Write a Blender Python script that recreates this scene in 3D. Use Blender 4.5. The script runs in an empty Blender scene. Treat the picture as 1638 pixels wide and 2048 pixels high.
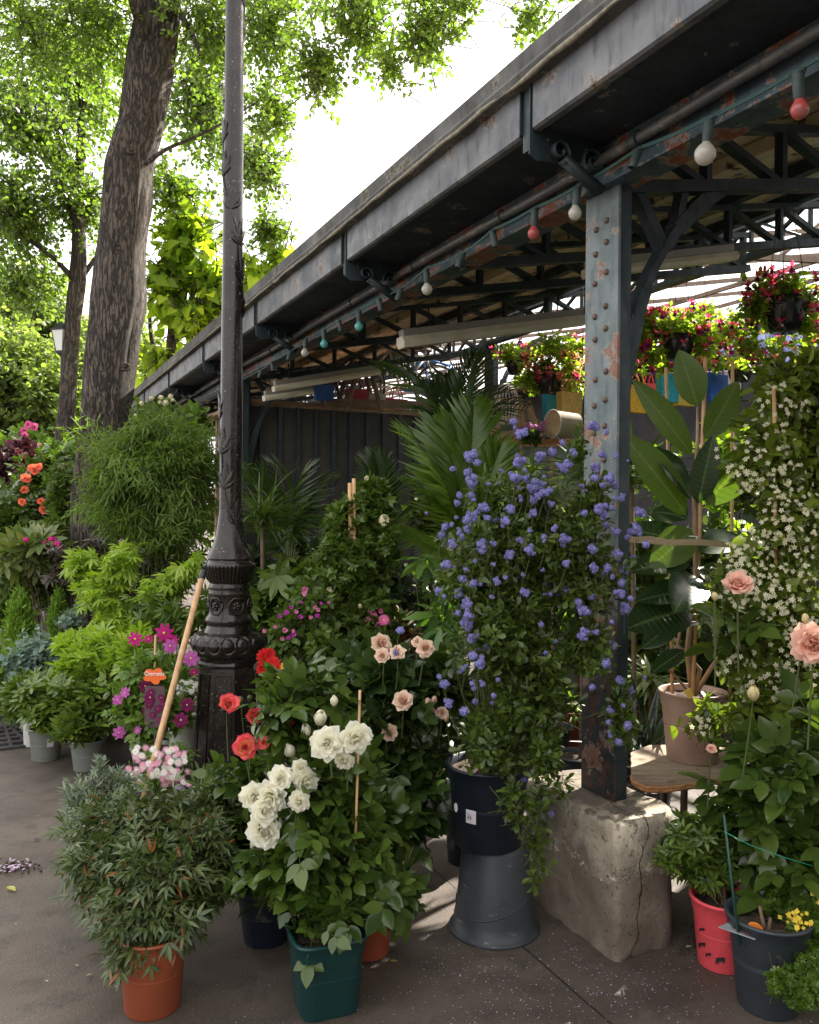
import bpy, math, random
import numpy as np
from mathutils import Vector, Matrix, noise as mnoise

# ------------------------------------------------------------------ camera, world, sun
sc = bpy.context.scene
F = 1640.0; PX0 = 819.0; HY = 1020.0; EYE = 1.6
ROLL = math.radians(0.5)
cam_d = bpy.data.cameras.new('camera'); cam = bpy.data.objects.new('camera', cam_d)
sc.collection.objects.link(cam); sc.camera = cam
cam.location = (0, 0, EYE)
RM = Matrix.Rotation(math.radians(90), 3, 'X') @ Matrix.Rotation(ROLL, 3, 'Z')
cam.rotation_euler = RM.to_euler()
cam_d.sensor_fit = 'VERTICAL'; cam_d.sensor_height = 24.0
cam_d.lens = 24.0 * F / 2048.0
cam_d.shift_y = (HY - 1024.0) / 2048.0
cam_d.clip_start = 0.05; cam_d.clip_end = 2000

SUN_AZ = math.radians(42)      # measured from +Y towards +X
SUN_EL = math.radians(42)
w = bpy.data.worlds.new("World"); sc.world = w; w.use_nodes = True
nt = w.node_tree; nt.nodes.clear()
out = nt.nodes.new('ShaderNodeOutputWorld'); bg = nt.nodes.new('ShaderNodeBackground')
sky = nt.nodes.new('ShaderNodeTexSky'); sky.sky_type = 'NISHITA'; sky.sun_disc = False
sky.sun_elevation = SUN_EL; sky.sun_rotation = SUN_AZ; sky.dust_density = 3.0; sky.air_density = 1.0
tc = nt.nodes.new('ShaderNodeTexCoord'); cn = nt.nodes.new('ShaderNodeTexNoise')
cn.inputs['Scale'].default_value = 1.6; cn.inputs['Detail'].default_value = 8
cr = nt.nodes.new('ShaderNodeValToRGB'); cr.color_ramp.elements[0].position = .30; cr.color_ramp.elements[1].position = .52
cr.color_ramp.elements[0].color = (.55, .55, .55, 1)
mx = nt.nodes.new('ShaderNodeMix'); mx.data_type = 'RGBA'
mx.inputs[7].default_value = (8.9, 8.8, 8.7, 1)      # thin bright cloud over the whole sky
nt.links.new(tc.outputs['Generated'], cn.inputs['Vector']); nt.links.new(cn.outputs[0], cr.inputs[0])
nt.links.new(cr.outputs[0], mx.inputs[0]); nt.links.new(sky.outputs[0], mx.inputs[6])
nt.links.new(mx.outputs[2], bg.inputs[0]); bg.inputs[1].default_value = 0.083
nt.links.new(bg.outputs[0], out.inputs[0])
sd = bpy.data.lights.new('sun', 'SUN'); sd.energy = 5.0; sd.angle = math.radians(.6); sd.color = (1, .93, .82)
sun = bpy.data.objects.new('sun', sd); sc.collection.objects.link(sun)
SV = Vector((math.sin(SUN_AZ) * math.cos(SUN_EL), math.cos(SUN_AZ) * math.cos(SUN_EL), math.sin(SUN_EL)))
sun.rotation_euler = SV.to_track_quat('Z', 'Y').to_euler(); sun.location = SV * 30
sc.view_settings.view_transform = 'Standard'; sc.view_settings.look = 'None'
sc.view_settings.exposure = 1.8; sc.view_settings.gamma = 1.0
sc.cycles.max_bounces = 8; sc.cycles.transparent_max_bounces = 12

rng = np.random.default_rng(11); R = random.Random(5)
C = sc.collection

# ------------------------------------------------------------------ photo to place
def P(px, py, d):
    v = RM @ Vector(((px - PX0) / F * d, -(py - HY) / F * d, -d))
    return Vector((v.x, v.y, v.z + EYE))
def G(px, py, z=0.0):
    v = RM @ Vector(((px - PX0) / F, -(py - HY) / F, -1.0))
    s = (z - EYE) / v.z
    return Vector((v.x * s, v.y * s, z))
TH = math.atan(819 / 1640)
Ev = Vector((-math.sin(TH), math.cos(TH), 0)); Iv = Vector((math.cos(TH), math.sin(TH), 0)); Zv = Vector((0, 0, 1))
def W(p, t, z): return Iv * p + Ev * t + Zv * z
PC = 2.12; TC = 2.548; LB = 1.827

# ------------------------------------------------------------------ mesh building
class MB:
    def __init__(s): s.v = []; s.f = []; s.t = []; s.s = []; s.m = []; s.n = 0
    def add(s, V, faces, t=None, sv=None, m=0):
        V = np.asarray(V, float).reshape(-1, 3); N = len(V)
        s.v.append(V)
        for fa in (faces if isinstance(faces, list) and len(faces) and isinstance(faces[0], np.ndarray) and faces[0].ndim == 2 else group(faces)):
            s.f.append(fa + s.n); s.m.append(np.full(len(fa), m, np.int32))
        s.t.append(np.zeros(N) if t is None else np.asarray(t, float)); s.s.append(np.zeros(N) if sv is None else np.asarray(sv, float))
        s.n += N
        return s
    def build(s, name, mats, parent=None, smooth=True):
        V = np.concatenate(s.v)
        if parent is not None: V = V - np.array(parent_loc(parent))
        me = bpy.data.meshes.new(name)
        loops = np.concatenate([f.ravel() for f in s.f]); tot = np.concatenate([np.full(len(f), f.shape[1]) for f in s.f])
        st = np.concatenate([[0], np.cumsum(tot)[:-1]])
        me.vertices.add(len(V)); me.vertices.foreach_set('co', V.astype(np.float32).ravel())
        me.loops.add(len(loops)); me.loops.foreach_set('vertex_index', loops.astype(np.int32))
        me.polygons.add(len(tot)); me.polygons.foreach_set('loop_start', st.astype(np.int32)); me.polygons.foreach_set('loop_total', tot.astype(np.int32))
        me.polygons.foreach_set('material_index', np.concatenate(s.m))
        me.polygons.foreach_set('use_smooth', np.full(len(tot), smooth))
        for nm, arr in (('t', s.t), ('s', s.s)):
            a = me.attributes.new(nm, 'FLOAT', 'POINT'); a.data.foreach_set('value', np.concatenate(arr).astype(np.float32))
        for mm in (mats if isinstance(mats, (list, tuple)) else [mats]): me.materials.append(mm)
        me.update(calc_edges=True)
        return link(name, me, parent)
def group(faces):
    d = {}
    for f in faces: d.setdefault(len(f), []).append(f)
    return [np.array(x, int) for x in d.values()]
def parent_loc(o):
    l = Vector((0, 0, 0))
    while o is not None: l = l + o.location; o = o.parent
    return l
def link(name, data, parent=None):
    o = bpy.data.objects.new(name, data); C.objects.link(o)
    if parent is not None: o.parent = parent
    return o
def thing(name, label, cat, loc, group=None):
    o = link(name, None); o.location = loc; o.empty_display_size = .1
    o['label'] = label; o['category'] = cat
    if group: o['group'] = group
    return o
def tag(o, label, cat, group=None, kind=None):
    if label: o['label'] = label
    if cat: o['category'] = cat
    if group: o['group'] = group
    if kind: o['kind'] = kind
    return o
def nz(v): return v / np.maximum(np.linalg.norm(v, axis=-1, keepdims=True), 1e-9)

def box(mb, c, hx, hy, hz, ax=None, m=0, bev=0.0):
    ax = ax or (Vector((1, 0, 0)), Vector((0, 1, 0)), Vector((0, 0, 1)))
    V = []
    for sx in (-1, 1):
        for sy in (-1, 1):
            for sz in (-1, 1): V.append(Vector(c) + ax[0] * hx * sx + ax[1] * hy * sy + ax[2] * hz * sz)
    mb.add([tuple(v) for v in V], [[0, 1, 3, 2], [4, 6, 7, 5], [0, 4, 5, 1], [2, 3, 7, 6], [0, 2, 6, 4], [1, 5, 7, 3]], m=m)
def bar(mb, a, b, wd, ht, up=Zv, m=0):
    a = Vector(a); b = Vector(b); d = b - a; L = d.length; d.normalize()
    s = d.cross(up)
    if s.length < 1e-4: s = d.cross(Vector((1, 0, 0)))
    s.normalize(); u = s.cross(d)
    box(mb, (a + b) / 2, L / 2, wd / 2, ht / 2, (d, s, u), m)
def tube(mb, pts, rad, seg=6, m=0, cap=True):
    pts = [Vector(p) for p in pts]; n = len(pts)
    if not hasattr(rad, '__len__'): rad = [rad] * n
    V = []; prev = None
    for i, p in enumerate(pts):
        d = (pts[min(i + 1, n - 1)] - pts[max(i - 1, 0)]).normalized()
        if prev is None: s = d.orthogonal().normalized()
        else:
            s = prev - d * prev.dot(d)
            s = s.normalized() if s.length > 1e-5 else d.orthogonal().normalized()
        prev = s; u = d.cross(s)
        for k in range(seg):
            a = 2 * math.pi * k / seg; V.append(p + (s * math.cos(a) + u * math.sin(a)) * rad[i])
    F_ = [[i * seg + k, i * seg + (k + 1) % seg, (i + 1) * seg + (k + 1) % seg, (i + 1) * seg + k] for i in range(n - 1) for k in range(seg)]
    if cap: F_ += [list(range(seg))[::-1], [(n - 1) * seg + k for k in range(seg)]]
    mb.add([tuple(v) for v in V], F_, t=np.repeat(np.linspace(0, 1, n), seg), m=m)
def curve(a, b, c, n=8):
    a, b, c = Vector(a), Vector(b), Vector(c)
    return [a * (1 - t) ** 2 + b * 2 * t * (1 - t) + c * t * t for t in [i / (n - 1) for i in range(n)]]
def lathe(mb, prof, o=(0, 0, 0), seg=32, fn=None, m=0, ang0=0.0, cap=False):
    o = Vector(o); V = []; T = []
    for i, (r, z) in enumerate(prof):
        for k in range(seg):
            a = ang0 + 2 * math.pi * k / seg; rr = r if fn is None else fn(r, z, a, i)
            V.append((o.x + rr * math.cos(a), o.y + rr * math.sin(a), o.z + z)); T.append(i / (len(prof) - 1))
    F_ = [[i * seg + k, i * seg + (k + 1) % seg, (i + 1) * seg + (k + 1) % seg, (i + 1) * seg + k] for i in range(len(prof) - 1) for k in range(seg)]
    if cap: F_ += [list(range(seg))[::-1], [(len(prof) - 1) * seg + k for k in range(seg)]]
    mb.add(V, F_, t=T, m=m)
def prism(mb, pts, dvec, m=0):   # pts 3-D polygon, extruded by dvec
    n = len(pts); V = [tuple(Vector(p)) for p in pts] + [tuple(Vector(p) + dvec) for p in pts]
    mb.add(V, [list(range(n))[::-1], list(range(n, 2 * n))] + [[i, (i + 1) % n, n + (i + 1) % n, n + i] for i in range(n)], m=m)
def ball(mb, c, r, seg=10, rings=6, sq=1.0, m=0):
    prof = [(r * math.sin(math.pi * i / rings) + 1e-5, -r * sq * math.cos(math.pi * i / rings)) for i in range(rings + 1)]
    lathe(mb, prof, c, seg, m=m)

# ------------------------------------------------------------------ templates: length 1 along +X, face up +Z
def T_(V, faces, t, s): return (np.array(V, float), group(faces), np.array(t, float), np.array(s, float))
def leaf_t(st, fold=.12, curl=-.12):
    """st: [(x, halfwidth)]; first and last may be points"""
    V = []; t = []; s = []; rows = []
    for x, hw in st:
        z = curl * x * x
        if hw <= 0: rows.append([len(V)]); V.append((x, 0, z)); t.append(x); s.append(0)
        else:
            i = len(V); V += [(x, hw, z + fold * hw * 2), (x, 0, z), (x, -hw, z + fold * hw * 2)]; t += [x] * 3; s += [1, 0, 1]; rows.append([i, i + 1, i + 2])
    fc = []
    for a, b in zip(rows, rows[1:]):
        if len(a) == 1: fc += [[a[0], b[1], b[0]], [a[0], b[2], b[1]]]
        elif len(b) == 1: fc += [[a[0], a[1], b[0]], [a[1], a[2], b[0]]]
        else: fc += [[a[0], a[1], b[1], b[0]], [a[1], a[2], b[2], b[1]]]
    return T_(V, fc, t, s)
def quick_t(wd=.3, fold=.15, a=.3, b=.68):  # two quads folded at the midrib
    V = [(0, 0, 0), (a, wd, fold * wd), (b, wd * .85, fold * wd - .03), (1, 0, -.08), (b, -wd * .85, fold * wd - .03), (a, -wd, fold * wd)]
    return T_(V, [[0, 3, 2, 1], [0, 5, 4, 3]], [0, a, b, 1, b, a], [0, 1, 1, 0, 1, 1])
def xf(tm, sc_=1, rz=0, ry=0, rx=0, off=(0, 0, 0), sy=1):
    M = np.array((Matrix.Rotation(rz, 3, 'Z') @ Matrix.Rotation(ry, 3, 'Y') @ Matrix.Rotation(rx, 3, 'X')))
    V = tm[0].copy(); V[:, 1] *= sy
    return ((V * sc_) @ M.T + np.array(off), tm[1], tm[2], tm[3])
def join(*tms):
    n = 0; V = []; Fs = []; t = []; s = []
    for tm in tms:
        V.append(tm[0]); Fs += [f + n for f in tm[1]]; t.append(tm[2]); s.append(tm[3]); n += len(tm[0])
    return (np.concatenate(V), Fs, np.concatenate(t), np.concatenate(s))
def scatter(mb, tm, pos, dr, nr, sx, sy=None, m=0):
    pos = np.asarray(pos, float).reshape(-1, 3); N = len(pos)
    if N == 0: return
    dr = nz(np.broadcast_to(np.asarray(dr, float), (N, 3))); nr = np.broadcast_to(np.asarray(nr, float), (N, 3))
    y = nz(np.cross(nr, dr) + 1e-6); z = np.cross(dr, y)
    sx = np.broadcast_to(np.asarray(sx, float), (N,)); sy = sx if sy is None else np.broadcast_to(np.asarray(sy, float), (N,))
    V0 = tm[0]
    V = pos[:, None, :] + V0[None, :, 0:1] * (dr * sx[:, None])[:, None, :] + V0[None, :, 1:2] * (y * sy[:, None])[:, None, :] + V0[None, :, 2:3] * (z * sy[:, None])[:, None, :]
    k = len(V0); off = (np.arange(N) * k)
    Fs = [(f[None] + off[:, None, None]).reshape(-1, f.shape[1]) for f in tm[1]]
    mb.add(V.reshape(-1, 3), Fs, t=np.tile(tm[2], N), sv=np.tile(tm[3], N), m=m)
def tmesh(tm, name, mats, mi=None):
    mb = MB(); mb.v = [tm[0]]; mb.f = list(tm[1]); mb.t = [tm[2]]; mb.s = [tm[3]]; mb.n = len(tm[0])
    mb.m = mi if mi is not None else [np.zeros(len(f), np.int32) for f in tm[1]]
    o = mb.build(name, mats); me = o.data; bpy.data.objects.remove(o); return me

OVATE = leaf_t([(0, 0), (.12, .17), (.38, .3), (.68, .22), (1, 0)])
OVR = leaf_t([(0, 0), (.06, .1), (.2, .25), (.42, .32), (.66, .26), (.86, .12), (1, 0)], .12, -.16)
ELL = leaf_t([(0, 0), (.28, .1), (.58, .15), (.84, .09), (1, 0)], .18, -.2)
LANCE = leaf_t([(0, 0), (.3, .13), (.65, .1), (1, 0)], .2, -.2)
QL = quick_t(.3); QR = quick_t(.42, .12, .25, .7); QN = quick_t(.13, .3); QW = quick_t(.36, .1, .22, .6)
OBO = leaf_t([(0, 0), (.35, .12), (.7, .24), (.92, .16), (1, 0)], .15, -.1)
STICK = T_([(0, 1, 0), (0, -.5, .87), (0, -.5, -.87), (1, .5, 0), (1, -.25, .43), (1, -.25, -.43)], [[0, 1, 4, 3], [1, 2, 5, 4], [2, 0, 3, 5]], [0, 0, 0, 1, 1, 1], [0] * 6)
def palmate(n, spread, tm, mid=1.0, sy=1.0, dr=.25):
    L = []
    for i in range(n):
        u = (i - (n - 1) / 2) / max(1, (n - 1) / 2)
        L.append(xf(tm, mid * (1 - .38 * abs(u)), rz=u * spread, ry=dr, sy=sy))
    return join(*L)
WHORLP = join(*[xf(ELL, 1, rz=i * 2.4, ry=-.3 - .16 * (i % 3)) for i in range(8)])
MAPLE = palmate(7, math.radians(118), quick_t(.12, .1, .4, .65), dr=.3)
PALM5 = palmate(6, math.radians(150), leaf_t([(0, 0), (.35, .1), (.65, .14), (1, 0)], .1, -.35), dr=.3)
WHORL = join(*[xf(OBO, 1, rz=i * 2.4, ry=-.35 - .12 * (i % 3)) for i in range(7)])
PINN = join(xf(LANCE, .5, off=(.55, 0, 0)), xf(LANCE, .48, rz=.75, off=(.5, 0, 0)), xf(LANCE, .48, rz=-.75, off=(.5, 0, 0)), xf(LANCE, .42, rz=.9, off=(.22, 0, 0)), xf(LANCE, .42, rz=-.9, off=(.22, 0, 0)),
            (STICK[0] * np.array([.6, .008, .008]), STICK[1], STICK[2], STICK[3]))
ROSEL = join(xf(OVR, .5, off=(.5, 0, 0)), xf(OVR, .42, rz=1.05, off=(.42, 0, 0)), xf(OVR, .42, rz=-1.05, off=(.42, 0, 0)), xf(OVR, .34, rz=1.15, off=(.15, 0, 0)), xf(OVR, .34, rz=-1.15, off=(.15, 0, 0)),
             (STICK[0] * np.array([.55, .01, .01]), STICK[1], STICK[2], STICK[3]))

def frond_t(n=26, droop=.55, ll=.42, hang=.5, seed=0, wd=.018, vee=.25):
    r = random.Random(seed); parts = []
    pts = []
    for i in range(13):
        u = i / 12; a = droop * u * 1.6
        pts.append((u * math.cos(a * .5), 0, .12 * u - droop * .62 * u * u))
    mb = MB(); tube(mb, pts, [.010 * (1 - .8 * i / 12) for i in range(13)], 4)
    parts.append((mb.v[0], mb.f, mb.t[0], mb.s[0]))
    for i in range(n):
        u = .16 + .84 * i / (n - 1); j = u * 12; k = min(11, int(j)); fr = j - k
        p = np.array(pts[k]) * (1 - fr) + np.array(pts[k + 1]) * fr
        L = ll * (math.sin(math.pi * min(1, .22 + u * .72)) ** .7) * (1 + r.uniform(-.08, .08))
        for sd_ in (-1, 1):
            az = sd_ * (1.12 - .75 * u + r.uniform(-.06, .06)); h = hang * (1 + r.uniform(-.3, .3))
            V = []; wv = [wd * .5, wd, wd * .8, wd * .05]
            for q in range(4):
                s_ = q / 3; x = L * s_ * math.cos(az); y = L * s_ * math.sin(az); z = L * (vee * s_ - h * s_ * s_)
                nx, ny = -math.sin(az), math.cos(az)
                V += [p + np.array((x + nx * wv[q], y + ny * wv[q], z)), p + np.array((x - nx * wv[q], y - ny * wv[q], z + wv[q] * .8))]
            parts.append(T_(V, [[0, 1, 3, 2], [2, 3, 5, 4], [4, 5, 7, 6]], [0, 0, .33, .33, .66, .66, 1, 1], [0] * 8))
    return join(*parts)
def blade_t(wd=.04, droop=.5, n=7, fold=.3):
    st = []
    V = []; t = []; s = []; fc = []
    for i in range(n):
        u = i / (n - 1); hw = wd * (math.sin(math.pi * (.15 + .85 * u)) ** .6 if i < n - 1 else 0) + .0005
        x = u * (1 - .25 * droop * u); z = -droop * u * u
        V += [(x, hw, z + hw * fold), (x, 0, z), (x, -hw, z + hw * fold)]; t += [u] * 3; s += [1, 0, 1]
    for i in range(n - 1):
        a = i * 3; fc += [[a, a + 1, a + 4, a + 3], [a + 1, a + 2, a + 5, a + 4]]
    return T_(V, fc, t, s)

# flowers, unit radius, opening along +X (so that scatter's direction is the way the flower faces)
def toX(tm):  # z-up template to x-forward
    V = tm[0]; return (np.stack([V[:, 2], V[:, 1], -V[:, 0]], 1), tm[1], tm[2], tm[3])
def rose_t(n=22, op=1.0, seed=0, H=1.0, ru=.05, inner=.12, bud=False):
    r = random.Random(seed); parts = []
    for k in range(n):
        q = k / (n - 1); a0 = k * 2.39996 + r.uniform(-.25, .25)
        L = (.75 + .5 * q) * H * (1 + r.uniform(-.07, .07)); tilt = (.12 + 1.25 * q ** 1.3 * op); curl = (.25 + 1.5 * q) * op * .9
        Wd = (.34 + .62 * q); nu, nv = 7, 6; V = []; t = []; s = []
        ph = r.uniform(0, 6)
        rho = .02 + .05 * q; z = -.05 * q
        for j in range(nv):
            v = j / (nv - 1)
            if j:
                phi = tilt * (1.45 - 1.15 * v) + curl * max(0, v - .6) * 1.4
                if q < .6: w_ = q / .6; phi = (1 - w_) * (.7 - 1.35 * v) + w_ * phi
                if bud: phi = .95 - 1.55 * v
                rho += L / (nv - 1) * math.sin(phi) * .8; z += L / (nv - 1) * math.cos(phi) * .8
            sh = (math.sin(math.pi * (.12 + .74 * v)) ** .8)
            for i in range(nu):
                u = -1 + 2 * i / (nu - 1); aw = Wd * sh * u / max(rho, inner)
                aw = max(-1.9, min(1.9, aw)); wob = ru * math.sin(3.2 * u + ph) * v + ru * .6 * math.sin(7 * u + ph * 2) * v * v
                rr = rho * (1 + .1 * u * u * (q - .3)) + wob; zz = z - .16 * L * u * u * v * v + wob * .4
                V.append((rr * math.cos(a0 + aw), rr * math.sin(a0 + aw), zz)); t.append(v); s.append(q)
        fc = [[j * nu + i, j * nu + i + 1, (j + 1) * nu + i + 1, (j + 1) * nu + i] for j in range(nv - 1) for i in range(nu - 1)]
        parts.append(T_(V, fc, t, s))
    tm = join(*parts); V = tm[0]; V = V / np.abs(V[:, :2]).max()
    return toX((V, tm[1], tm[2], tm[3]))
def disc_t(n, pet, ry=-.1, c=.22, ch=.1, layers=1, rot=0):
    """petal flower; centre faces get material 1"""
    P_ = []
    for l in range(layers):
        P_ += [xf(pet, 1 - .18 * l, rz=2 * math.pi * (i + .5 * l) / n + rot, ry=ry - .25 * l) for i in range(n)]
    tm = join(*P_); np_ = [len(f) for f in tm[1]]
    mb = MB(); ball(mb, (0, 0, ch * .3), c, 8, 4, ch / c)
    t2 = (mb.v[0], mb.f, mb.t[0], mb.s[0]); full = join(tm, t2)
    mi = [np.zeros(len(f), np.int32) for f in tm[1]] + [np.ones(len(f), np.int32) for f in t2[1]]
    return toX(full), mi
def cluster_t(n, r, fl, fs, seed=0, sq=1.2, fill=.75):
    rr = np.random.default_rng(seed); u = nz(rr.normal(size=(n, 3))); rad = (fill + (1 - fill) * rr.random(n))[:, None]
    pos = u * rad * np.array([r, r, r * sq]); mb = MB(); scatter(mb, fl, pos, u, nz(rr.normal(size=(n, 3))), fs * (.8 + .4 * rr.random(n)))
    return (mb.v[0], mb.f, mb.t[0], mb.s[0])
FLOR4 = toX(join(*[xf(quick_t(.45, .1), 1, rz=i * math.pi / 2, ry=-.25) for i in range(4)]))
FLOR5 = toX(join(*[xf(quick_t(.26, .1, .5, .85), 1, rz=i * math.pi * .4, ry=-.15) for i in range(5)]))

# ------------------------------------------------------------------ materials
def new_mat(name):
    m = bpy.data.materials.new(name); m.use_nodes = True; return m, m.node_tree, m.node_tree.nodes['Principled BSDF']
def rgb(c): return (c[0], c[1], c[2], 1)
def mixc(nt, fac, a, b, bt='MIX'):
    n = nt.nodes.new('ShaderNodeMix'); n.data_type = 'RGBA'; n.blend_type = bt
    for i, x in ((0, fac), (6, a), (7, b)):
        if hasattr(x, 'is_linked') or hasattr(x, 'links'): nt.links.new(x, n.inputs[i])
        elif i == 0: n.inputs[0].default_value = x
        else: n.inputs[i].default_value = rgb(x)
    return n.outputs[2]
def ramp(nt, src, p0, p1, v0=0., v1=1.):
    r = nt.nodes.new('ShaderNodeMapRange'); r.inputs[1].default_value = p0; r.inputs[2].default_value = p1; r.inputs[3].default_value = v0; r.inputs[4].default_value = v1
    nt.links.new(src, r.inputs[0]); return r.outputs[0]
def noise(nt, scale, detail=5, stretch=None, rough=.55, vor=False):
    g = nt.nodes.new('ShaderNodeNewGeometry'); src = g.outputs['Position']
    if stretch:
        mp = nt.nodes.new('ShaderNodeMapping'); mp.inputs['Scale'].default_value = stretch; nt.links.new(src, mp.inputs[0]); src = mp.outputs[0]
    n = nt.nodes.new('ShaderNodeTexVoronoi' if vor else 'ShaderNodeTexNoise'); n.inputs['Scale'].default_value = scale
    if not vor: n.inputs['Detail'].default_value = detail; n.inputs['Roughness'].default_value = rough
    nt.links.new(src, n.inputs['Vector']); return n.outputs[0]
def bump(nt, b, h, st=.5, dist=.01):
    n = nt.nodes.new('ShaderNodeBump'); n.inputs['Strength'].default_value = st; n.inputs['Distance'].default_value = dist
    nt.links.new(h, n.inputs['Height']); nt.links.new(n.outputs[0], b.inputs['Normal'])
_mc = {}
def mat(name, c1, c2=None, sc_=6, rough=.6, metal=0., bmp=.0, bs=60, spots=None, stretch=None, spec=None):
    if name in _mc: return _mc[name]
    m, nt, b = new_mat(name); col = None
    if c2 is not None:
        col = mixc(nt, ramp(nt, noise(nt, sc_, stretch=stretch), .35, .65), c1, c2)
    if spots:
        sc2, s_scale, lo, hi = spots
        col = mixc(nt, ramp(nt, noise(nt, s_scale, 8, rough=.65), lo, hi), col if col is not None else c1, sc2)
    if col is not None: nt.links.new(col, b.inputs['Base Color'])
    else: b.inputs['Base Color'].default_value = rgb(c1)
    b.inputs['Roughness'].default_value = rough; b.inputs['Metallic'].default_value = metal
    if spec is not None: b.inputs['Specular IOR Level'].default_value = spec
    if bmp: bump(nt, b, noise(nt, bs, 6, stretch=stretch), bmp)
    _mc[name] = m; return m
def LM(name, ca, cb, rough=.42, tr=.3, odd=None, oddp=.93, tip=None, vein=None, spec=.5, tcol=None, inner=None):
    """leaf or petal: colour varies leaf by leaf, light passes through"""
    if name in _mc: return _mc[name]
    m, nt, b = new_mat(name)
    g = nt.nodes.new('ShaderNodeNewGeometry'); rnd = g.outputs['Random Per Island']
    col = mixc(nt, rnd, ca, cb)
    if odd: col = mixc(nt, ramp(nt, rnd, oddp, oddp + .01), col, odd)
    if tip:
        a = nt.nodes.new('ShaderNodeAttribute'); a.attribute_name = 't'
        col = mixc(nt, ramp(nt, a.outputs['Fac'], tip[1], tip[2]), col, tip[0])
    if inner:
        a = nt.nodes.new('ShaderNodeAttribute'); a.attribute_name = 's'
        col = mixc(nt, ramp(nt, a.outputs['Fac'], .05, .6), inner, col)
    if vein:
        a = nt.nodes.new('ShaderNodeAttribute'); a.attribute_name = 's'
        col = mixc(nt, ramp(nt, a.outputs['Fac'], 0, .12), vein, col)
    nt.links.new(col, b.inputs['Base Color']); b.inputs['Roughness'].default_value = rough; b.inputs['Specular IOR Level'].default_value = spec
    ts = nt.nodes.new('ShaderNodeBsdfTranslucent'); 
    tcx = mixc(nt, 1.0, col, tcol or (1.5, 1.7, .55), 'MULTIPLY'); nt.links.new(tcx, ts.inputs[0])
    ms = nt.nodes.new('ShaderNodeMixShader'); ms.inputs[0].default_value = tr
    o = nt.nodes['Material Output']; nt.links.new(b.outputs[0], ms.inputs[1]); nt.links.new(ts.outputs[0], ms.inputs[2]); nt.links.new(ms.outputs[0], o.inputs[0])
    _mc[name] = m; return m
def PM(name, ca, cb, tr=.35, tip=None, **k): return LM(name, ca, cb, .6, tr, tip=tip, spec=.25, tcol=(1.1, 1.05, .95), **k)

# foliage palette (dark, mid, light)
g_dark = LM('leaf dark green', (.035, .06, .011), (.08, .12, .02), .32)
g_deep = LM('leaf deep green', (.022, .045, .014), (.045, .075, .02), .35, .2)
g_mid = LM('leaf mid green', (.05, .092, .013), (.11, .165, .025), .4)
g_tree = LM('tree leaf', (.07, .12, .02), (.13, .19, .035), .35, .55, tcol=(2.1, 2.3, .9))
g_tree2 = LM('pale tree leaf', (.1, .15, .04), (.2, .25, .08), .5, .6, tcol=(2.0, 2.1, .9))
g_lime = LM('lime leaf', (.2, .31, .03), (.34, .44, .055), .45, .4)
g_bigl = LM('large sunlit leaf', (.12, .2, .02), (.2, .28, .035), .45, .65, tcol=(2.4, 2.3, .7))
g_bam = LM('bamboo leaf', (.085, .145, .02), (.16, .235, .04), .5, .45)
g_nand = LM('nandina leaf', (.04, .066, .018), (.1, .135, .04), .38, .2, odd=(.24, .08, .02), oddp=.965)
g_grey = LM('grey green leaf', (.16, .2, .15), (.26, .3, .24), .6, .2)
g_euc = LM('eucalyptus leaf', (.13, .2, .17), (.2, .28, .24), .5, .2)
g_skim = LM('skimmia leaf', (.05, .09, .015), (.14, .2, .03), .3, .2)
g_purp = LM('purple leaf', (.04, .012, .022), (.09, .03, .035), .45, .35, tcol=(1.3, .8, .8))
g_rose = LM('rose leaf', (.03, .06, .011), (.085, .13, .022), .2, .28)
g_rosedark = LM('dark rose leaf', (.024, .05, .013), (.055, .088, .02), .25, .2)
g_palm = LM('palm leaf', (.02, .045, .01), (.05, .085, .018), .3, .35)
g_fresh = LM('fresh green leaf', (.08, .15, .02), (.15, .23, .035), .4, .38)
g_brown = LM('bronze leaf', (.08, .03, .015), (.14, .06, .02), .4, .25, tcol=(1.4, .9, .5))
g_cream = LM('cream striped leaf', (.35, .38, .22), (.12, .2, .05), .4, .3)
stemg = mat('green stem', (.05, .08, .02), (.09, .1, .03), 30, .55)
stemb = mat('woody stem', (.1, .065, .035), (.16, .11, .06), 30, .8)
cane = mat('bamboo cane', (.42, .24, .1), (.55, .35, .17), 14, .5)
soil = mat('soil', (.03, .02, .013), (.075, .045, .028), 40, .95, bmp=1., bs=90)

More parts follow.
